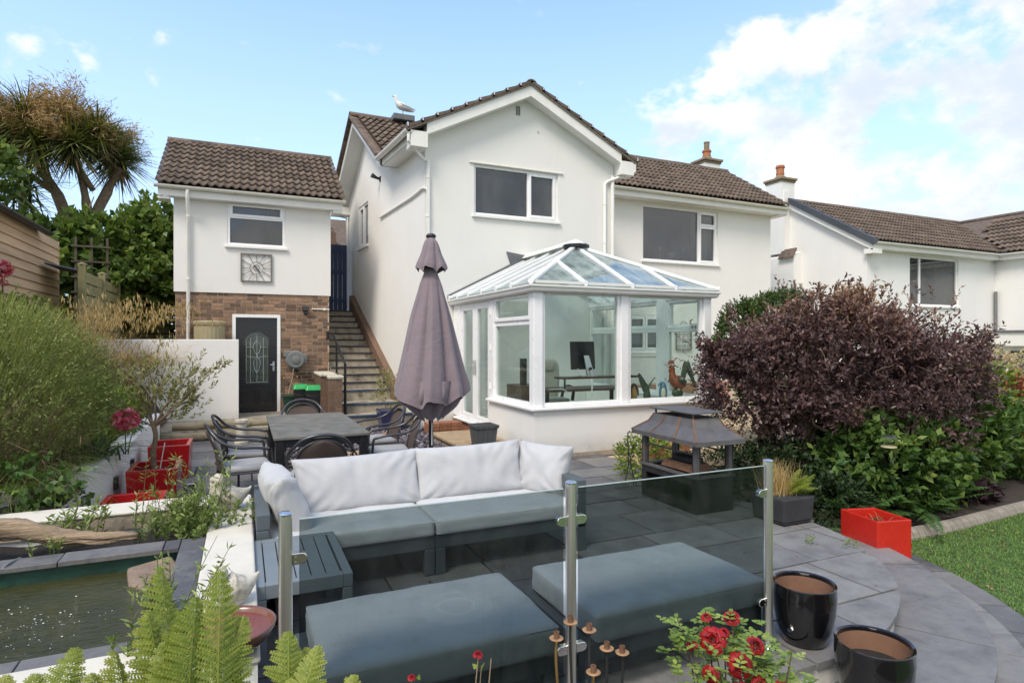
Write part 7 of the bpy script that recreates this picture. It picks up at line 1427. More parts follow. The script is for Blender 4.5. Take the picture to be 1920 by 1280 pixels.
P = np.array([-1.95, 9.1, 1.0]) + rng.normal(size=(700, 3))*[.35, .6, .05]; d = rdir(700)*.8; d[:, 2] = 1; Q, tn = blades(P, d, .8, .006, 4, .8); npmesh('leaves', Q, 4, 'straw', gs, tn*.6)
# mixed growth on the bank
def bush(name, lab, cat, c, r, n, nl, ll, lw, m, tw=.18, shell=.45, up=.35, trunk=None, group=None, kind=None, spread=.9, zmin=None, tb=0., ts=1.):
    o = thing(name, lab, cat, (c[0], c[1], trunk[2] if trunk else c[2]-r[2]), group); P, d = inblob(n, c, r, shell)
    P += np.array([[mnoise.noise((p[0]*1.6, p[1]*1.6, p[2]*1.6)), mnoise.noise((p[0]*1.6+7, p[1]*1.6, p[2]*1.6)), mnoise.noise((p[0]*1.6, p[1]*1.6+9, p[2]*1.6))] for p in P]) * np.array(r) * .32
    if zmin is not None: ok = P[:, 2] > zmin; P, d = P[ok], d[ok]
    d = d + [0, 0, up]; Q, tn = sprigs(P, d, tw, nl, ll, lw, spread); npmesh('crown', Q, 4, m, o, tb + tn*ts, kind)
    if trunk: m_ = limbs(MB(), trunk, [tuple(Vector(c) + Vector(rdir(1)[0])*.75*r[0]) if False else tuple(np.array(c) + rdir(1)[0]*np.array(r)*.8) for _ in range(14)], max(.012, r[2]*.045), .004, .3); m_.build('branches', 'bark_dark', o, smooth=True)
    return o
bush('bank_shrub', 'mixed yellow green shrub on the bank below the shed', 'shrub', (-2.8, 9.0, 1.72), (.8, .8, .45), 800, 9, .06, .028, 'lime_leaf', .16, up=.5, zmin=1.2); bush('bank_shrub', 'low sunlit golden green shrub between broom and shed', 'shrub', (-2.35, 8.2, 1.65), (.6, .6, .38), 520, 9, .05, .02, 'grass_tuft', .15, up=.7)
grass('straw_tuft', 'dry straw coloured tuft on the bank by the mossy fence', (-2.15, 10.3, 1.4), 500, .6, .006, 'straw', (.45, .7), .8, (.2, -.2), 1.0); grass('straw_tuft', 'dry straw coloured tuft in front of the short fence', (-1.75, 12.9, 1.25), 500, .75, .007, 'straw', (.3, .5), .9, (.2, -.2), 1.0)
bush('lime_shrub', 'lime green leafy plant behind the pink flower', 'shrub', (-1.48, 7.75, .92), (.34, .45, .30), 240, 9, .055, .028, 'lime_leaf', .12); bush('low_shrub', 'small dark green plant at the wall end by the back planter', 'shrub', (-1.42, 8.9, .78), (.22, .5, .24), 200, 9, .05, .02, 'bed_leaf', .12)
def flower(name, lab, c, r, m, n=130, group=None):
    o = thing(name, lab, 'flower', c, group); P, d = inblob(n, c, (r, r, r*.8), .5); npmesh('petals', leafquads(P, d + rdir(n)*.5, r*.7, r*.6, .4), 4, m, o, rng.random(n)); m_ = MB(); m_.tube([c, (c[0], c[1]+.03, c[2]-.35)], .006, 5); m_.build('stem', 'bark_dark', o); return o
flower('pink_peony', 'bright pink double flower at the left edge below the shed', (-2.60, 8.95, 2.56), .085, 'pink_petal'); flower('pink_peony', 'faded pink flower under the bright one at the left edge', (-2.62, 9.05, 2.40), .04, 'pink_petal', 60); flower('pink_peony', 'pink double flower hanging over the curved wall', (-1.06, 6.98, .93), .085, 'pink_petal')
# bramble leaves at the lower left
bush('ivy', 'dark round leaved ivy trailing over the wall at the lower left', 'ivy', (-1.72, 5.62, .60), (.45, .22, .22), 170, 7, .055, .05, 'bed_leaf', .2, .2, up=-.2)
# olive tree in the red planter
ol_ = thing('olive_tree', 'small olive tree growing in the middle red planter', 'tree', (-.83, 7.18, .35)); m_ = MB(); m_.tube(catmull([(-.83, 7.18, .33), (-.845, 7.18, .55), (-.82, 7.17, .72), (-.84, 7.16, .84)], 4), [.028]*6 + [.024]*7, 9)
tips = [(-1.02, 7.2, 1.30), (-.95, 7.1, 1.12), (-.62, 7.15, 1.28), (-.45, 7.05, 1.42), (-.36, 7.05, 1.20), (-.75, 7.2, 1.35), (-1.1, 7.1, .98), (-.55, 7.1, 1.02), (-.88, 7.25, 1.5), (-.28, 7.0, 1.38)]
limbs(m_, (-.84, 7.16, .82), tips, .013, .003, .25); m_.build('trunk', 'bark', ol_, smooth=True)
Pa = np.concatenate([np.array([-.84, 7.16, .85]) + (np.array(t) - [-.84, 7.16, .85])*u for t in tips for u in [rng.uniform(.40, 1.05, (17, 1))]]); Pa += rng.normal(size=Pa.shape)*.055; d = Pa - [-.84, 7.16, .75]; Q, tn = sprigs(Pa, d, .14, 13, .05, .015, .7); npmesh('crown', Q, 4, 'olive_leaf', ol_, tn)
m_ = MB(); m_.tube([(-.78, 7.12, .36), (-.73, 7.10, .66)], .005, 5); tag(m_.build('cane', 'cable_white'), 'thin white cane beside the olive trunk', 'cane')
# weeds by the pond: willowherb
def weed(lab, c, n, h, r, m='weed_leaf', ll=.05, lw=.010, nl=16, lean=(0, 0)):
    o = thing('willowherb', lab, 'weed', c, 'willowherb stems round the pond'); Qs, Ts = [], []; st_ = MB()
    for k in range(n):
        b = Vector(c) + Vector((random.gauss(0, r), random.gauss(0, r*.7), 0)); hh = h*random.uniform(.45, 1.1); d = Vector((random.gauss(lean[0], .16), random.gauss(lean[1], .16), 1)); P_ = [b + Vector((d.x*hh*t**1.4, d.y*hh*t**1.4, hh*t)) for t in np.linspace(0, 1, 6)]; st_.tube(P_, [.0035, .003, .0028, .0024, .002, .0012], 4)
        PP = np.array([list(P_[min(4, int(t*5))].lerp(P_[min(4, int(t*5))+1], t*5-min(4, int(t*5)))) for t in rng.uniform(.12, 1.0, nl)]); dd = rdir(nl)*[1, 1, .35] + [0, 0, .55]; Qs.append(leafquads(PP, dd, ll, lw, .2)); Ts.append(rng.random(nl)*.7 + .2*(PP[:, 2]-c[2])/h)
    npmesh('leaves', np.concatenate(Qs), 4, m, o, np.concatenate(Ts)); st_.build('stems', 'olive_leaf', o); return o
weed('tall willowherb clump spilling over the pond corner', (-.40, 4.66, .36), 36, .48, .13, nl=20); weed('bushy low weeds at the end of the rear pond strip', (-.30, 4.55, .38), 50, .26, .14, nl=26, ll=.045, lw=.016); weed('small willowherb plant in front of the rear pond wall', (-.98, 4.78, .38), 14, .27, .06, nl=18, ll=.06, lw=.014); weed('tiny weed growing through the coping by the driftwood', (-1.03, 4.40, .40), 6, .14, .03, nl=12, ll=.04); weed('reddish willowherb stems beside the stone bird', (-.15, 4.88, .44), 9, .48, .05, nl=18, lw=.012)
weed('willowherb stems in front of the solar lantern', (-.34, 3.02, .44), 11, .30, .05, nl=18, ll=.045, lean=(-.05, .1)); weed('leaning willowherb sprig over the white wall', (-.20, 2.95, .44), 7, .34, .035, nl=18, ll=.045, lean=(.45, .1)); weed('clump of weeds at the near pond edge behind the ferns', (-.30, 2.78, .43), 18, .16, .09, nl=14, ll=.035, lw=.014)
# ------------------------------------------------------------------ trees at the back left
fg = thing('fig_tree', 'dense broad leaved fig tree filling the corner behind the fence', 'tree', (-3.3, 15.8, 1.5)); Qs, Ts = [], []
for (c, r, n) in (((-3.4, 15.6, 3.1), (1.25, 1.1, 1.0), 560), ((-2.3, 16.0, 3.3), (.95, .9, 1.05), 460), ((-4.6, 15.4, 3.4), (1.1, 1.0, .85), 320), ((-1.95, 16.4, 3.95), (.6, .7, .75), 220), ((-2.9, 15.9, 3.9), (1.0, .8, .45), 160), ((-5.0, 15.0, 5.0), (.7, .8, .55), 150), ((-5.6, 15.0, 5.6), (.8, .8, .45), 130), ((-2.0, 16.6, 2.4), (.75, .6, .8), 180)):
    P, d = inblob(n, c, r, .4); P += np.array([[mnoise.noise((p[0]*1.3, p[1]*1.3, p[2]*1.3+k)) for k in (0, 5, 11)] for p in P])*.4; Q, tn = sprigs(P, d + [0, -.2, .25], .28, 9, .165, .115, .9, .15); Qs.append(Q); Ts.append(tn)
npmesh('crown', np.concatenate(Qs), 4, 'fig_leaf', fg, np.concatenate(Ts)); m_ = limbs(MB(), (-3.3, 15.9, 1.5), [(-3.6, 15.7, 4.4), (-2.3, 16, 4.3), (-4.8, 15.3, 5.0), (-5.5, 15, 5.6), (-1.9, 16.5, 4.6), (-3.0, 15.9, 4.9), (-2.0, 16.4, 3)], .06, .012, .3); m_.build('trunk', 'bark', fg, smooth=True)
cor = thing('cabbage_palm', 'tall cabbage palm with brown flower plumes rising behind the fig', 'tree', (-4.4, 19.5, 3)); Cc = np.array([-4.35, 19.6, 0.])
heads = [(-1.35, .1, 6.95, .95), (-.75, -.3, 7.5, 1.05), (0.05, .2, 7.6, 1.05), (.72, -.2, 7.25, 1.0), (1.2, .1, 6.75, .95), (.30, -.6, 6.85, .95), (-.45, -.6, 6.8, .85), (.95, .5, 7.2, .85)]
tk = MB(); tk.tube(catmull([(-4.15, 19.6, 3.2), (-4.25, 19.6, 4.6), (-4.5, 19.55, 5.6), (-4.85, 19.5, 6.2)], 5), [.17]*6 + [.14]*5 + [.11]*5, 10); tk.tube(catmull([(-3.75, 19.6, 3.2), (-3.7, 19.6, 4.9), (-3.4, 19.6, 5.8), (-3.1, 19.6, 6.5)], 5), [.16]*6 + [.13]*5 + [.10]*5, 10); tk.tube(catmull([(-3.75, 19.55, 4.0), (-3.85, 19.5, 5.4), (-4.0, 19.5, 6.3)], 5), [.12]*6 + [.09]*5, 9)
for (a, b) in (((-4.5, 19.55, 5.6), 0), ((-4.85, 19.5, 6.15), 1), ((-4.0, 19.5, 6.2), 2), ((-3.1, 19.6, 6.4), 3), ((-3.4, 19.6, 5.8), 4), ((-3.7, 19.5, 5.8), 5), ((-4.55, 19.5, 5.7), 6), ((-3.15, 19.6, 6.3), 7)):
    h_ = Vector((Cc[0]+heads[b][0], Cc[1]+heads[b][1], heads[b][2]-.2)); tk.tube(catmull([a, Vector(a).lerp(h_, .5) + Vector((0, 0, -.08)), h_], 4), [.075]*5 + [.06]*4, 8)
tk.build('trunk', 'bark', cor, smooth=True); Qs, Ts, Qf, Tf, Qd, Td = [], [], [], [], [], []
for (hx, hy, hz, L_) in heads:
    n = 420; P = np.repeat([[Cc[0]+hx, Cc[1]+hy, hz]], n, 0) + rng.normal(size=(n, 3))*.06; d = rdir(n); d[:, 2] = d[:, 2]*.9 + .18; Q, tn = blades(P, d, L_*.92, .05, 4, .45); Qs.append(Q); Ts.append(tn)
    n = 70; d = rdir(n); d[:, 2] = -np.abs(d[:, 2]) - .5; Q, tn = blades(P[:n] - [0, 0, .15], d, L_*.8, .045, 3, .2); Qd.append(Q); Td.append(tn)
    for k in range(5):
        dv = rdir(1)[0]; dv[2] = abs(dv[2])*.8 + .25; dv /= np.linalg.norm(dv); n = 400; t = rng.uniform(.35, 1.05, n)[:, None]; P2 = np.array([Cc[0]+hx, Cc[1]+hy, hz]) + dv*t*L_*1.02 + rng.normal(size=(n, 3))*(.05 + .13*t) + [0, 0, -.0]; Qf.append(leafquads(P2, rdir(n) + dv*.8, .17, .019, .05)); Tf.append(rng.random(n))
npmesh('sword_leaves', np.concatenate(Qs), 4, 'sword_leaf', cor, np.concatenate(Ts)); npmesh('flower_plumes', np.concatenate(Qf), 4, 'palm_flower', cor, np.concatenate(Tf)); npmesh('dead_skirt', np.concatenate(Qd), 4, 'dead_leaf', cor, np.concatenate(Td))
yc = thing('young_cabbage_palm', 'dark spiky young cabbage palm head beside the tall trunks', 'tree', (-4.9, 18.6, 3)); n = 240; P = np.repeat([[-5.0, 18.6, 5.55]], n, 0) + rng.normal(size=(n, 3))*[.12, .1, .25]; d = rdir(n); d[:, 2] = d[:, 2]*.9 + .1; Q, tn = blades(P, d, 1.0, .05, 4, .4); npmesh('sword_leaves', Q, 4, 'sword_leaf', yc, tn*.75); m_ = MB(); m_.tube([(-4.9, 18.6, 3), (-5.0, 18.6, 5.5)], [.12, .09], 9); m_.build('trunk', 'bark', yc, smooth=True)
bush('far_shrub', 'small leaved pale shrub between the fig and the annex roof', 'shrub', (-1.55, 18.6, 4.3), (.45, .5, .9), 300, 9, .06, .03, 'hedge_leaf', .2)
# ------------------------------------------------------------------ right hand planting
pb = thing('purple_bush', 'big rounded purple leaved bush right of the conservatory', 'bush', (6.75, 5.25, -.1)); Qs, Ts = [], []
blobs = [((7.0, 5.25, 1.30), (1.42, 1.0, .72), 2000), ((5.95, 5.55, 1.18), (.66, .65, .44), 520), ((7.95, 4.85, 1.25), (.72, .7, .55), 560), ((7.12, 5.4, 1.80), (.7, .7, .34), 440), ((7.6, 5.0, 1.72), (.7, .6, .34), 380), ((6.25, 5.15, 1.25), (.7, .5, .36), 260), ((7.3, 4.65, .95), (.75, .45, .40), 320), ((5.55, 5.75, 1.30), (.38, .42, .36), 120), ((6.95, 5.3, 1.25), (1.25, .6, .6), 800), ((7.1, 5.0, 1.45), (.9, .4, .4), 260)]
for (c, r, n) in blobs:
    P, d = inblob(n, c, r, .55); P += np.array([[mnoise.noise((p[0]*1.9, p[1]*1.9, p[2]*1.9+k)) for k in (0, 5, 11)] for p in P])*.42; Q, tn = sprigs(P, d*1.0 + [0, -.1, .35], .20, 13, .062, .026, .85); zz = np.repeat(np.clip((P[:, 2]-1.25)/.95, 0, 1), 13); Qs.append(Q); Ts.append(np.clip(tn*.66 + .44*zz**1.5, 0, 1))  # tone rises with height: the sunlit top is painted into the leaves
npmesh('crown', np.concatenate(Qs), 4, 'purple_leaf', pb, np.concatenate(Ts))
P, d = inblob(60, (6.95, 5.2, 1.95), (1.7, 1.0, .45), .95); P = P[P[:, 2] > 1.75]; Q, tn = sprigs(P, rdir(len(P))*.7 + [0, 0, 1], .22, 10, .055, .024, .8); npmesh('long_shoots', Q, 4, 'purple_leaf', pb, tn*.9, 'stuff')
P, d = inblob(34, (5.45, 5.75, 1.35), (.42, .4, .5), .6); Q, tn = sprigs(P, d + [-.3, 0, .2], .3, 12, .05, .022, .8); npmesh('loose_sprays', Q, 4, 'purple_leaf', pb, tn*.8)
m_ = MB(); base = Vector((6.45, 5.2, -.12))
for k in range(9): b = base + Vector((random.gauss(0, .16), random.gauss(0, .08), 0)); limbs(m_, b, [tuple(Vector((6.9, 5.2, 1.3)) + Vector(rdir(1)[0]*np.array([1.3, .6, .5])))], .045, .012, .5)
limbs(m_, (6.5, 4.95, .35), [(7.3, 4.6, .9), (6.9, 4.5, .8), (5.9, 4.9, 1.0), (6.2, 4.6, 1.0), (7.5, 4.4, 1.1)], .035, .006, .5)
for k in range(20): p = Vector((6.9, 5.0, 1.2)) + Vector(rdir(1)[0]*np.array([1.5, .9, .6])); limbs(m_, tuple(p), [tuple(p + Vector((random.gauss(0, .2), random.gauss(-.1, .15), random.gauss(.15, .15))))], .004, .0015, .3, 4)
m_.build('branches', 'bark', pb, smooth=True)
# clipped green hedge behind it
bush('green_hedge', 'mid green evergreen shrub between conservatory and purple bush', 'shrub', (7.88, 7.2, 1.52), (1.0, .55, .90), 2700, 12, .045, .024, 'hedge_leaf', .15, .75, up=.9, trunk=(7.75, 7.25, -.04), spread=.6)
# undergrowth
def frond(p0, az, el, ln, droop, npair, fine, width=.30, tone0=.5, roll=0.):
    """one fern frond -> quads, tones"""
    p0 = np.array(p0, float); h = np.array([math.cos(az), math.sin(az), 0.]); up_ = np.array([0, 0, 1.]); Q, Tn = [], []; pts = []
    m = npair + 1
    for t in np.linspace(0, 1, m+1): pts.append(p0 + h*ln*(math.cos(el)*t + .10*t*t) + up_*ln*(math.sin(el)*t - droop*t**2.3))
    pts = np.array(pts); sd0 = np.cross(h, up_)
    for i in range(m):
        t = (i+.5)/m; a, b = pts[i], pts[i+1]; tg = (b-a)/np.linalg.norm(b-a); sd1 = sd0*math.cos(roll) + np.cross(tg, sd0)*math.sin(roll); nr = np.cross(sd1, tg); wq = .0026*(1-t)+.0009; Q.append([a-sd1*wq, a+sd1*wq, b+sd1*wq, b-sd1*wq]); Tn.append(.75)
        if t < .10: continue
        lp = ln*width*(min(1, (t-.06)*4.2)**.7)*(1-t)**.62 + .006
        for s_ in (-1, 1):
            dr = sd1*s_*math.cos(.42) + tg*math.sin(.42) - nr*.18; dr /= np.linalg.norm(dr); fw = np.cross(nr, dr)*1.0; fw /= np.linalg.norm(fw); lp2 = lp*random.uniform(.84, 1.08); dr = dr + tg*random.uniform(-.12, .12) - nr*random.uniform(-.1, .15); dr /= np.linalg.norm(dr)
            if not fine: wd = ln/m*.95; mid = a + dr*lp2*.4; Q.append([a, mid+fw*wd*.5, a+dr*lp2 - nr*lp2*.12, mid-fw*wd*.5]); Tn.append(tone0 + random.uniform(-.25, .25)); continue
            wc_ = ln/m*.17; tp_ = a + dr*lp2 - nr*lp2*.16; m1 = a + dr*lp2*.4 - nr*lp2*.03; Q.append([a, m1+fw*wc_, tp_, m1-fw*wc_]); Tn.append(tone0 + random.uniform(-.1, .1))
            k_ = max(4, int(lp2/(ln/m*.30))); wr_ = ln/m
            for j in range(k_):
                u = (j+.4)/k_; c = a + dr*lp2*u - nr*lp2*.16*u*u; ls = wr_*.60*(1-u)**.5 + .0012; ws = lp2/k_*.78
                for g in (-1, 1): e = c + (fw*g*.93 + dr*.38)*ls; mid = c + (fw*g*.93 + dr*.38)*ls*.45; Q.append([c, mid+dr*ws*.9, e, mid-dr*ws*.55]); Tn.append(tone0 + random.uniform(-.18, .18) + .2*u)
    return np.array(Q, dtype=object).astype(float), np.clip(np.array(Tn), 0, 1)
def fern(lab, c, n, ln, m, fine=False, az=None, el=(.7, 1.2), droop=.35, npair=16, name='fern', parent=None, group=None):
    o = parent or thing(name, lab, 'fern', c, group); Qs, Ts = [], []
    for k in range(n): a = random.uniform(*az) if az else 2*PI*k/n + random.uniform(-.3, .3); Q, tn = frond((c[0]+random.gauss(0, .02), c[1]+random.gauss(0, .02), c[2]), a, random.uniform(*el), ln*random.uniform(.7, 1.1), droop*random.uniform(.7, 1.2), npair, fine, tone0=random.uniform(.35, .65), roll=random.uniform(-.25, .25)); Qs.append(Q); Ts.append(tn)
    npmesh('fronds', np.concatenate(Qs), 4, m, o, np.concatenate(Ts)); return o
fern('', (4.76, 4.14, .24), 11, .36, 'fern_leaf', True, (-2.2, .9), (.3, 1.1), .30, 15, parent=BP)
n = 420; P = np.array([4.66, 4.2, .25]) + rng.normal(size=(n, 3))*[.075, .06, 0]; d = rdir(n)*.38; d[:, 2] = 1; Q, tn = blades(P, d, .30, .004, 3, .15); npmesh('dry_grass', Q, 4, 'straw', BP, tn*.5+.5)
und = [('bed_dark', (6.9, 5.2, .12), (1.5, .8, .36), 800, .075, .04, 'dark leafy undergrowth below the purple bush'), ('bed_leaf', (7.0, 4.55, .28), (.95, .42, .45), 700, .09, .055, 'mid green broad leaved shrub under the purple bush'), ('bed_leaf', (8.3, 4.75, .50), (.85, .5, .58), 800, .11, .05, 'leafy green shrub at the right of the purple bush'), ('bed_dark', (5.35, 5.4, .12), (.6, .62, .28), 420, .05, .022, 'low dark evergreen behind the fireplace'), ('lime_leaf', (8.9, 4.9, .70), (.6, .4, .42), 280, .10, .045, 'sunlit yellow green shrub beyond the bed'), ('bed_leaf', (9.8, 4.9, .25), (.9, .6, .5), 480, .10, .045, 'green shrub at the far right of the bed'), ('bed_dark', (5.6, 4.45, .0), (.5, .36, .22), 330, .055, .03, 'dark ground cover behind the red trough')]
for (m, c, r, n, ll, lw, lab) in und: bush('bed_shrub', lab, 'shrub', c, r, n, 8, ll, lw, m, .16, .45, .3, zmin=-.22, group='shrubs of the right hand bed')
fern('dark fern at the front of the bed beside the red trough', (6.0, 4.28, -.18), 16, .55, 'fern_dark', False, None, (.35, 1.0), .35, 20, group='ferns along the bed'); fern('long fronded fern spilling over the lawn edging', (6.75, 4.2, -.18), 16, .62, 'fern_dark', False, None, (.25, .9), .35, 22, group='ferns along the bed'); fern('pale upright fern in the middle of the bed', (7.5, 4.3, -.15), 12, .55, 'fern_dark', False, None, (.5, 1.2), .3, 20, group='ferns along the bed')
fern('small fern between the black planter and the red trough', (5.15, 4.2, -.2), 10, .40, 'fern_dark', False, None, (.3, 1.0), .35, 16, group='ferns along the bed')
# broad palmate leaves, bergenia-like rosettes
fa = thing('fatsia', 'glossy palmate leaved plant under the purple bush', 'plant', (6.25, 4.55, .1)); Q_, T_ = [], []
for k in range(16):
    c = np.array([6.25, 4.5, .38]) + rng.normal(size=3)*[.28, .1, .16]; nl = 7
    for j in range(nl): a = -1.9 + 3.8*j/(nl-1); d = np.array([math.cos(a-.6)*.9, -.35, math.sin(a-.6)*.55 - .1]); Q_.append(leafquads(c[None], d[None], .13, .045, .15)[0]); T_.append(random.uniform(.3, .75))
npmesh('leaves', np.array(Q_), 4, 'bed_leaf', fa, T_)
hc = thing('heuchera', 'dark purple leaved plant by the lawn edging', 'plant', (8.0, 4.3, -.2)); P, d = inblob(220, (8.05, 4.3, -.12), (.35, .16, .12)); npmesh('leaves', leafquads(P, d + [0, -.3, .4], .09, .08, .3), 4, 'heuchera', hc, rng.random(220))
bush('pale_shrub', 'cream and pink leaved shrub at the far right edge', 'shrub', (12.6, 6.4, .75), (1.0, .6, .75), 620, 9, .06, .03, 'pale_leaf', .16); bush('red_shrub', 'red tinged shrub at the right edge of the picture', 'shrub', (10.9, 5.35, .55), (.7, .5, .55), 480, 9, .06, .03, 'red_leaf', .16); bush('lime_shrub', 'yellow green shrub in front of the cream one', 'shrub', (10.6, 5.6, .98), (.5, .3, .20), 160, 9, .10, .045, 'lime_leaf', .18); bush('edge_shrub', 'low green shrub behind the far end of the edging', 'shrub', (10.4, 4.75, .0), (1.0, .45, .32), 420, 8, .08, .035, 'bed_leaf', .15)
flower('red_flower', 'small dark red flower among the right hand shrubs', (9.5, 4.45, .42), .05, 'rose_petal', 60)
# hanging feeder
fd = thing('bird_feeder', 'clear hanging bird feeder under the purple bush', 'bird feeder', (6.12, 4.08, .60)); m_ = MB(); m_.lathe([(.07, 0), (.075, .006), (.07, .016), (.02, .02)], (6.12, 4.08, .60), 20); m_.build('tray', 'plastic_tan', fd, smooth=True, auto=True); m_ = MB(); m_.lathe([(.085, 0), (.075, .015), (.03, .03)], (6.12, 4.08, .70), 20); m_.build('roof', 'glass_door', fd, smooth=True, auto=True); m_ = MB(); m_.lathe([(.03, 0), (.03, .07)], (6.12, 4.08, .63), 14); m_.build('tube', 'glass_lamp', fd); m_ = MB(); m_.tube([(6.12, 4.08, .74), (6.13, 4.1, 1.1), (6.2, 4.35, 1.35)], .003, 4); m_.build('wire', 'black_metal', fd)
# small plants in the paving joints and on the gravel
for k, (x, y, lab) in enumerate(((4.55, 3.35, 'tiny green weed in the joint of the round step'), (4.35, 3.55, 'small tuft of weed between the slabs by the black planter'), (7.9, 10.6, 'small green plant on the gravel by the rusty pots'))):
    bush('joint_weed', lab, 'weed', (x, y, .03), (.05 + .2*(k == 2), .035 + .1*(k == 2), .03 + .08*(k == 2)), 14 + 40*(k == 2), 6, .02 + .02*(k == 2), .008, 'lime_leaf', .03 + .05*(k == 2), group='weeds in the joints')
bush('gravel_shrub', 'light green shrub by the low brick wall', 'shrub', (7.75, 12.2, .45), (.35, .3, .42), 200, 8, .06, .03, 'bed_leaf', .14); bush('hearth_plant', 'green and straw plant behind the fireplace hearth', 'plant', (4.62, 6.15, .22), (.34, .28, .24), 190, 8, .055, .026, 'lime_leaf', .13)
# ------------------------------------------------------------------ foreground
hill('front_bed', -4, 3.6, -1.5, 2.28, 30, 16, lambda x, y: -.36 + .05*mnoise.noise((x*2, y*2, 5)), 'soil')
# bracken-like ferns at the lower left
def fernclump(lab, c, specs):
    o = thing('fern', lab, 'fern', c, 'bright ferns in the foreground'); Qs, Ts = [], []
    for (tip, ln, droop, roll, t0) in specs:
        b = Vector(c) + Vector((random.gauss(0, .05), random.gauss(0, .04), 0)); v = Vector(tip) - b; az = math.atan2(v.y, v.x); hd = math.hypot(v.x, v.y); L_ = v.length * 1.06 if ln is None else ln; el = math.asin(max(-.9, min(.98, (v.z/L_ + droop)))); Q, tn = frond(tuple(b), az, el, L_, droop*random.uniform(.9, 1.3), 36, True, .185, t0 + random.uniform(-.1, .15), roll); Qs.append(Q); Ts.append(tn)
    npmesh('fronds', np.concatenate(Qs), 4, 'fern_leaf', o, np.concatenate(Ts)); return o
fernclump('bright green fern fanning out below the pond bowl', (-.17, 1.58, .34), [((-.23, 2.02, 1.08), None, .16, .6, .5), ((-.05, 1.97, 1.09), None, .16, .4, .55), ((-.14, 1.80, 1.04), None, .14, .7, .45), ((.02, 1.82, 1.03), None, .18, .5, .5), ((-.34, 1.90, 1.0), None, .2, .6, .6), ((-.28, 1.74, .95), None, .2, .8, .6), ((-.02, 1.68, .95), None, .22, .5, .45), ((-.44, 1.97, .96), None, .25, .3, .7), ((-.18, 1.76, .99), None, .15, .1, .55), ((-.37, 1.78, .90), None, .2, .5, .5), ((-.10, 1.62, .90), None, .2, .4, .5), ((-.22, 1.64, .88), None, .2, .9, .6), ((-.30, 1.98, 1.03), None, .2, .3, .45), ((-.10, 1.88, 1.06), None, .16, .8, .6), ((.03, 1.66, .90), None, .22, .9, .5)])
fernclump('bright green fern left of the steel post', (.08, 1.54, .34), [((.12, 1.84, 1.0), None, .2, .3, .5), ((.22, 1.70, .96), None, .2, .4, .55), ((.27, 1.60, .91), None, .22, .5, .5), ((.03, 1.70, .94), None, .2, .8, .6), ((.17, 1.58, .89), None, .2, .7, .45), ((.10, 1.66, .97), None, .2, .4, .55), ((.05, 1.58, .87), None, .2, .3, .6), ((.15, 1.72, .99), None, .25, .7, .6), ((.21, 1.58, .93), None, .2, .1, .5)])
fernclump('bright green fern in front of the white pond wall', (-.44, 1.58, .34), [((-.43, 1.92, .98), None, .22, .5, .6), ((-.34, 1.88, 1.0), None, .2, .7, .5), ((-.50, 1.80, .90), None, .22, .4, .55), ((-.38, 1.74, .92), None, .2, .8, .5), ((-.46, 1.70, .84), None, .2, .3, .6), ((-.32, 1.72, .88), None, .22, .6, .45)])
fernclump('fern tips entering at the lower left corner', (-.62, 1.66, .34), [((-.50, 2.00, 1.02), None, .22, .4, .6), ((-.48, 1.90, .95), None, .22, .5, .55), ((-.53, 1.84, .90), None, .25, .6, .5), ((-.38, 1.96, .92), None, .3, .3, .65), ((-.54, 1.92, .96), None, .2, .5, .5), ((-.46, 1.78, .84), None, .2, .2, .5)])
# candle holder
cd = thing('candle_stand', 'rusty iron stand of six candle cups in front of the glass', 'candle holder', (1.22, 2.0, -.3))
cups = [(1.12, 2.07, .54), (1.20, 2.10, .575), (1.245, 2.03, .565), (1.30, 1.99, .50), (1.22, 1.96, .44), (1.365, 1.98, .475)]
for k, (x, y, z) in enumerate(cups):
    m_ = MB(); m_.tube(catmull([(1.22 + (x-1.22)*.25, 2.0 + (y-2.0)*.25, -.30), (1.22 + (x-1.22)*.75, 2.0 + (y-2.0)*.7, .05), (x, y, z-.12), (x, y, z-.004)], 5), .0055, 6); s_ = m_.build('stem', 'brass' if k in (0, 4) else 'steel_dark', cd, smooth=True)
    m_ = MB(); m_.lathe([(.006, -.006), (.024, -.003), (.0285, .002), (.024, .003), (.004, .0)], (x, y, z), 18); m_.build('drip_plate', 'rust_cup', s_, smooth=True)
    m_ = MB(); m_.lathe([(.011, .002), (.0115, .026), (.0095, .026), (.009, .008)], (x, y, z), 14); m_.f = m_.f[:-1]; m_.build('cup', 'rust', s_, recalc=False)
m_ = MB(); m_.lathe([(.10, 0), (.10, .012), (.02, .02)], (1.22, 2.0, -.315), 18); m_.build('foot', 'rust', cd)
# rose bush
def rose_head(o, c, r, nrm=(0, -.5, .8), m='rose_petal'):
    n_ = Vector(nrm).normalized(); t1 = n_.orthogonal().normalized(); t2 = n_.cross(t1); mb = MB(); tn = []; 
    for ring, (cnt, rr, op, hh) in enumerate(((3, .22, .15, .62), (5, .42, .35, .58), (6, .66, .65, .45), (7, .86, .95, .26), (8, 1.0, 1.25, .05))):
        for k in range(cnt):
            a0 = 2*PI*k/cnt + ring*.7 + random.uniform(-.15, .15); wd = 2*PI/cnt*.72
            def fn(u, v): a = a0 + (u-.5)*wd*1.15*(.55+.6*v if v < .8 else 1.0); q = r*rr*(.35 + .65*v**(1.0)) ; cup_ = r*(hh*(1 - (1-v)**2) - .25*op*(v**3)*(.6+.4*math.cos((u-.5)*3)) + .03*math.sin(u*9+ring)); return Vector(c) + t1*math.cos(a)*q + t2*math.sin(a)*q + n_*(cup_ - r*.1)
            n0 = len(mb.f); mb.grid(fn, 4, 4); tone_ = random.uniform(.25, .75) + .06*ring; tn += [min(1, tone_)]*(len(mb.f)-n0)
    mb.tone = tn; return mb.build('bloom', m, o, smooth=True, recalc=False)
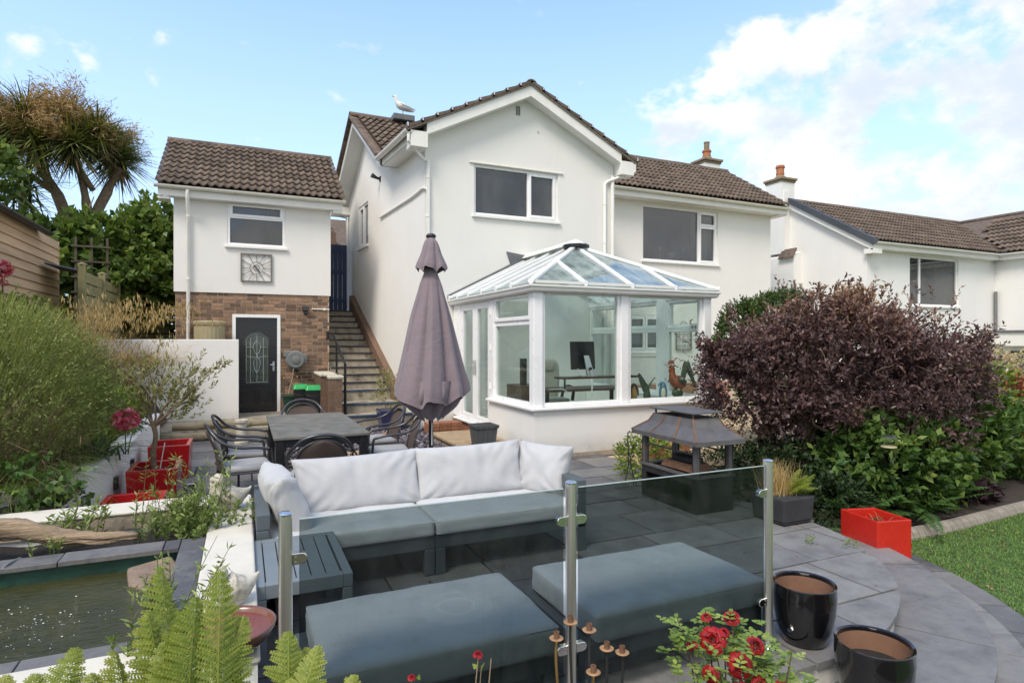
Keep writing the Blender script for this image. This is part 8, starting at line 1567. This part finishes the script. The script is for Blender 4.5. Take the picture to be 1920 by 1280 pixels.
rb = thing('rose_bush', 'red rose bush with lime green leaves at the bottom edge', 'rose', (1.55, 1.50, -.33)); 
blooms = [((1.475, 1.60, .675), .046, (-.6, -.6, .55)), ((1.545, 1.545, .60), .043, (-.5, -.7, .45)), ((1.63, 1.555, .645), .033, (-.2, -.7, .6)), ((1.44, 1.575, .575), .030, (-.8, -.5, .3)), ((1.40, 1.62, .665), .020, (-.7, -.3, .6)), ((1.60, 1.64, .715), .030, (-.4, -.4, .8)), ((1.53, 1.52, .515), .041, (-.5, -.7, .5)), ((1.59, 1.50, .55), .028, (-.3, -.7, .6)), ((1.50, 1.66, .725), .020, (-.3, -.2, 1)), ((1.66, 1.47, .53), .030, (-.3, -.6, .5)), ((1.545, 1.62, .68), .020, (-.3, -.4, .8))]
for c, r, nn in blooms: rose_head(rb, c, r, nn)
m_ = MB(); limbs(m_, (1.55, 1.50, -.33), [b[0] for b in blooms] + [(1.37, 1.66, .75), (1.70, 1.47, .64), (1.74, 1.45, .56), (1.68, 1.6, .60)], .006, .0022, .12); m_.build('stems', 'bark_dark', rb, smooth=True)
Pl = []; 
for c, r, nn in blooms: Pl.append(np.array(c) + rng.normal(size=(15, 3))*[.06, .045, .05] - [0, 0, .06])
for (a, b, k) in (((1.40, 1.63, .60), (1.36, 1.66, .76), 16), ((1.60, 1.55, .50), (1.71, 1.47, .63), 26), ((1.62, 1.5, .45), (1.75, 1.46, .55), 26), ((1.45, 1.58, .42), (1.60, 1.5, .50), 70), ((1.66, 1.6, .52), (1.70, 1.6, .62), 20)): t = rng.random((k, 1)); Pl.append(np.array(a)*(1-t) + np.array(b)*t + rng.normal(size=(k, 3))*.022)
Pl = np.concatenate(Pl); toc = unit(np.array([0, 0, 1.7]) - Pl)
for c, r, nn in blooms: Pl = Pl - (np.linalg.norm(Pl + toc*.0 - np.array(c), axis=1) < r*1.35)[:, None] * toc * r*2.2      # leaves sit behind the blooms
d = rdir(len(Pl)); d[:, 2] = d[:, 2]*.5 + .1; Qa = []; Ta = []
for (p, dv) in zip(Pl, d):     # five leaflets to a leaf
    dv = dv/np.linalg.norm(dv); sdv = np.cross(dv, [0, 0, 1]); sdv /= max(1e-6, np.linalg.norm(sdv)); t = random.random()
    pts = [p + dv*.016, p + dv*.016, p + dv*.032, p + dv*.032, p + dv*.045]; dirs = [dv*.3+sdv, dv*.3-sdv, dv*.5+sdv*.8, dv*.5-sdv*.8, dv]
    for q, e in zip(pts, dirs):
        e = e/np.linalg.norm(e); s2 = np.cross(e, [0, 0, 1.]); s2 /= max(1e-6, np.linalg.norm(s2)); l_ = random.uniform(.020, .028); w_ = l_*.36; up_ = np.array([0, 0, .003])
        Qa.append([q, q + e*l_*.3 + s2*w_ + up_, q + e*l_*.72 + s2*w_*.75 + up_, q + e*l_, q + e*l_*.72 - s2*w_*.75 + up_, q + e*l_*.3 - s2*w_ + up_]); Ta.append(min(1, max(0, t*.6 + random.random()*.4)))
npmesh('leaves', np.array(Qa), 6, 'rose_leaf', rb, Ta)
rb2 = thing('rose_plant', 'single red rose on a bare stem in front of the glass', 'rose', (.62, 1.72, -.3)); rose_head(rb2, (.685, 1.79, .705), .017, (0, -.2, 1)); rose_head(rb2, (.49, 1.87, .635), .014, (0, -.2, 1)); m_ = MB(); limbs(m_, (.62, 1.75, -.3), [(.685, 1.79, .69), (.49, 1.87, .62), (.70, 1.80, .66), (.73, 1.79, .68)], .004, .0018, .1); m_.build('stems', 'bark', rb2, smooth=True)
P = np.array([[.47, 1.87, .61], [.50, 1.86, .60], [.68, 1.79, .66], [.69, 1.78, .65], [.46, 1.86, .62], [.70, 1.80, .655], [.51, 1.86, .625]]); npmesh('leaves', leafquads(P, rdir(7) + [0, 0, .4], .03, .014), 4, 'rose_leaf', rb2, rng.random(7))
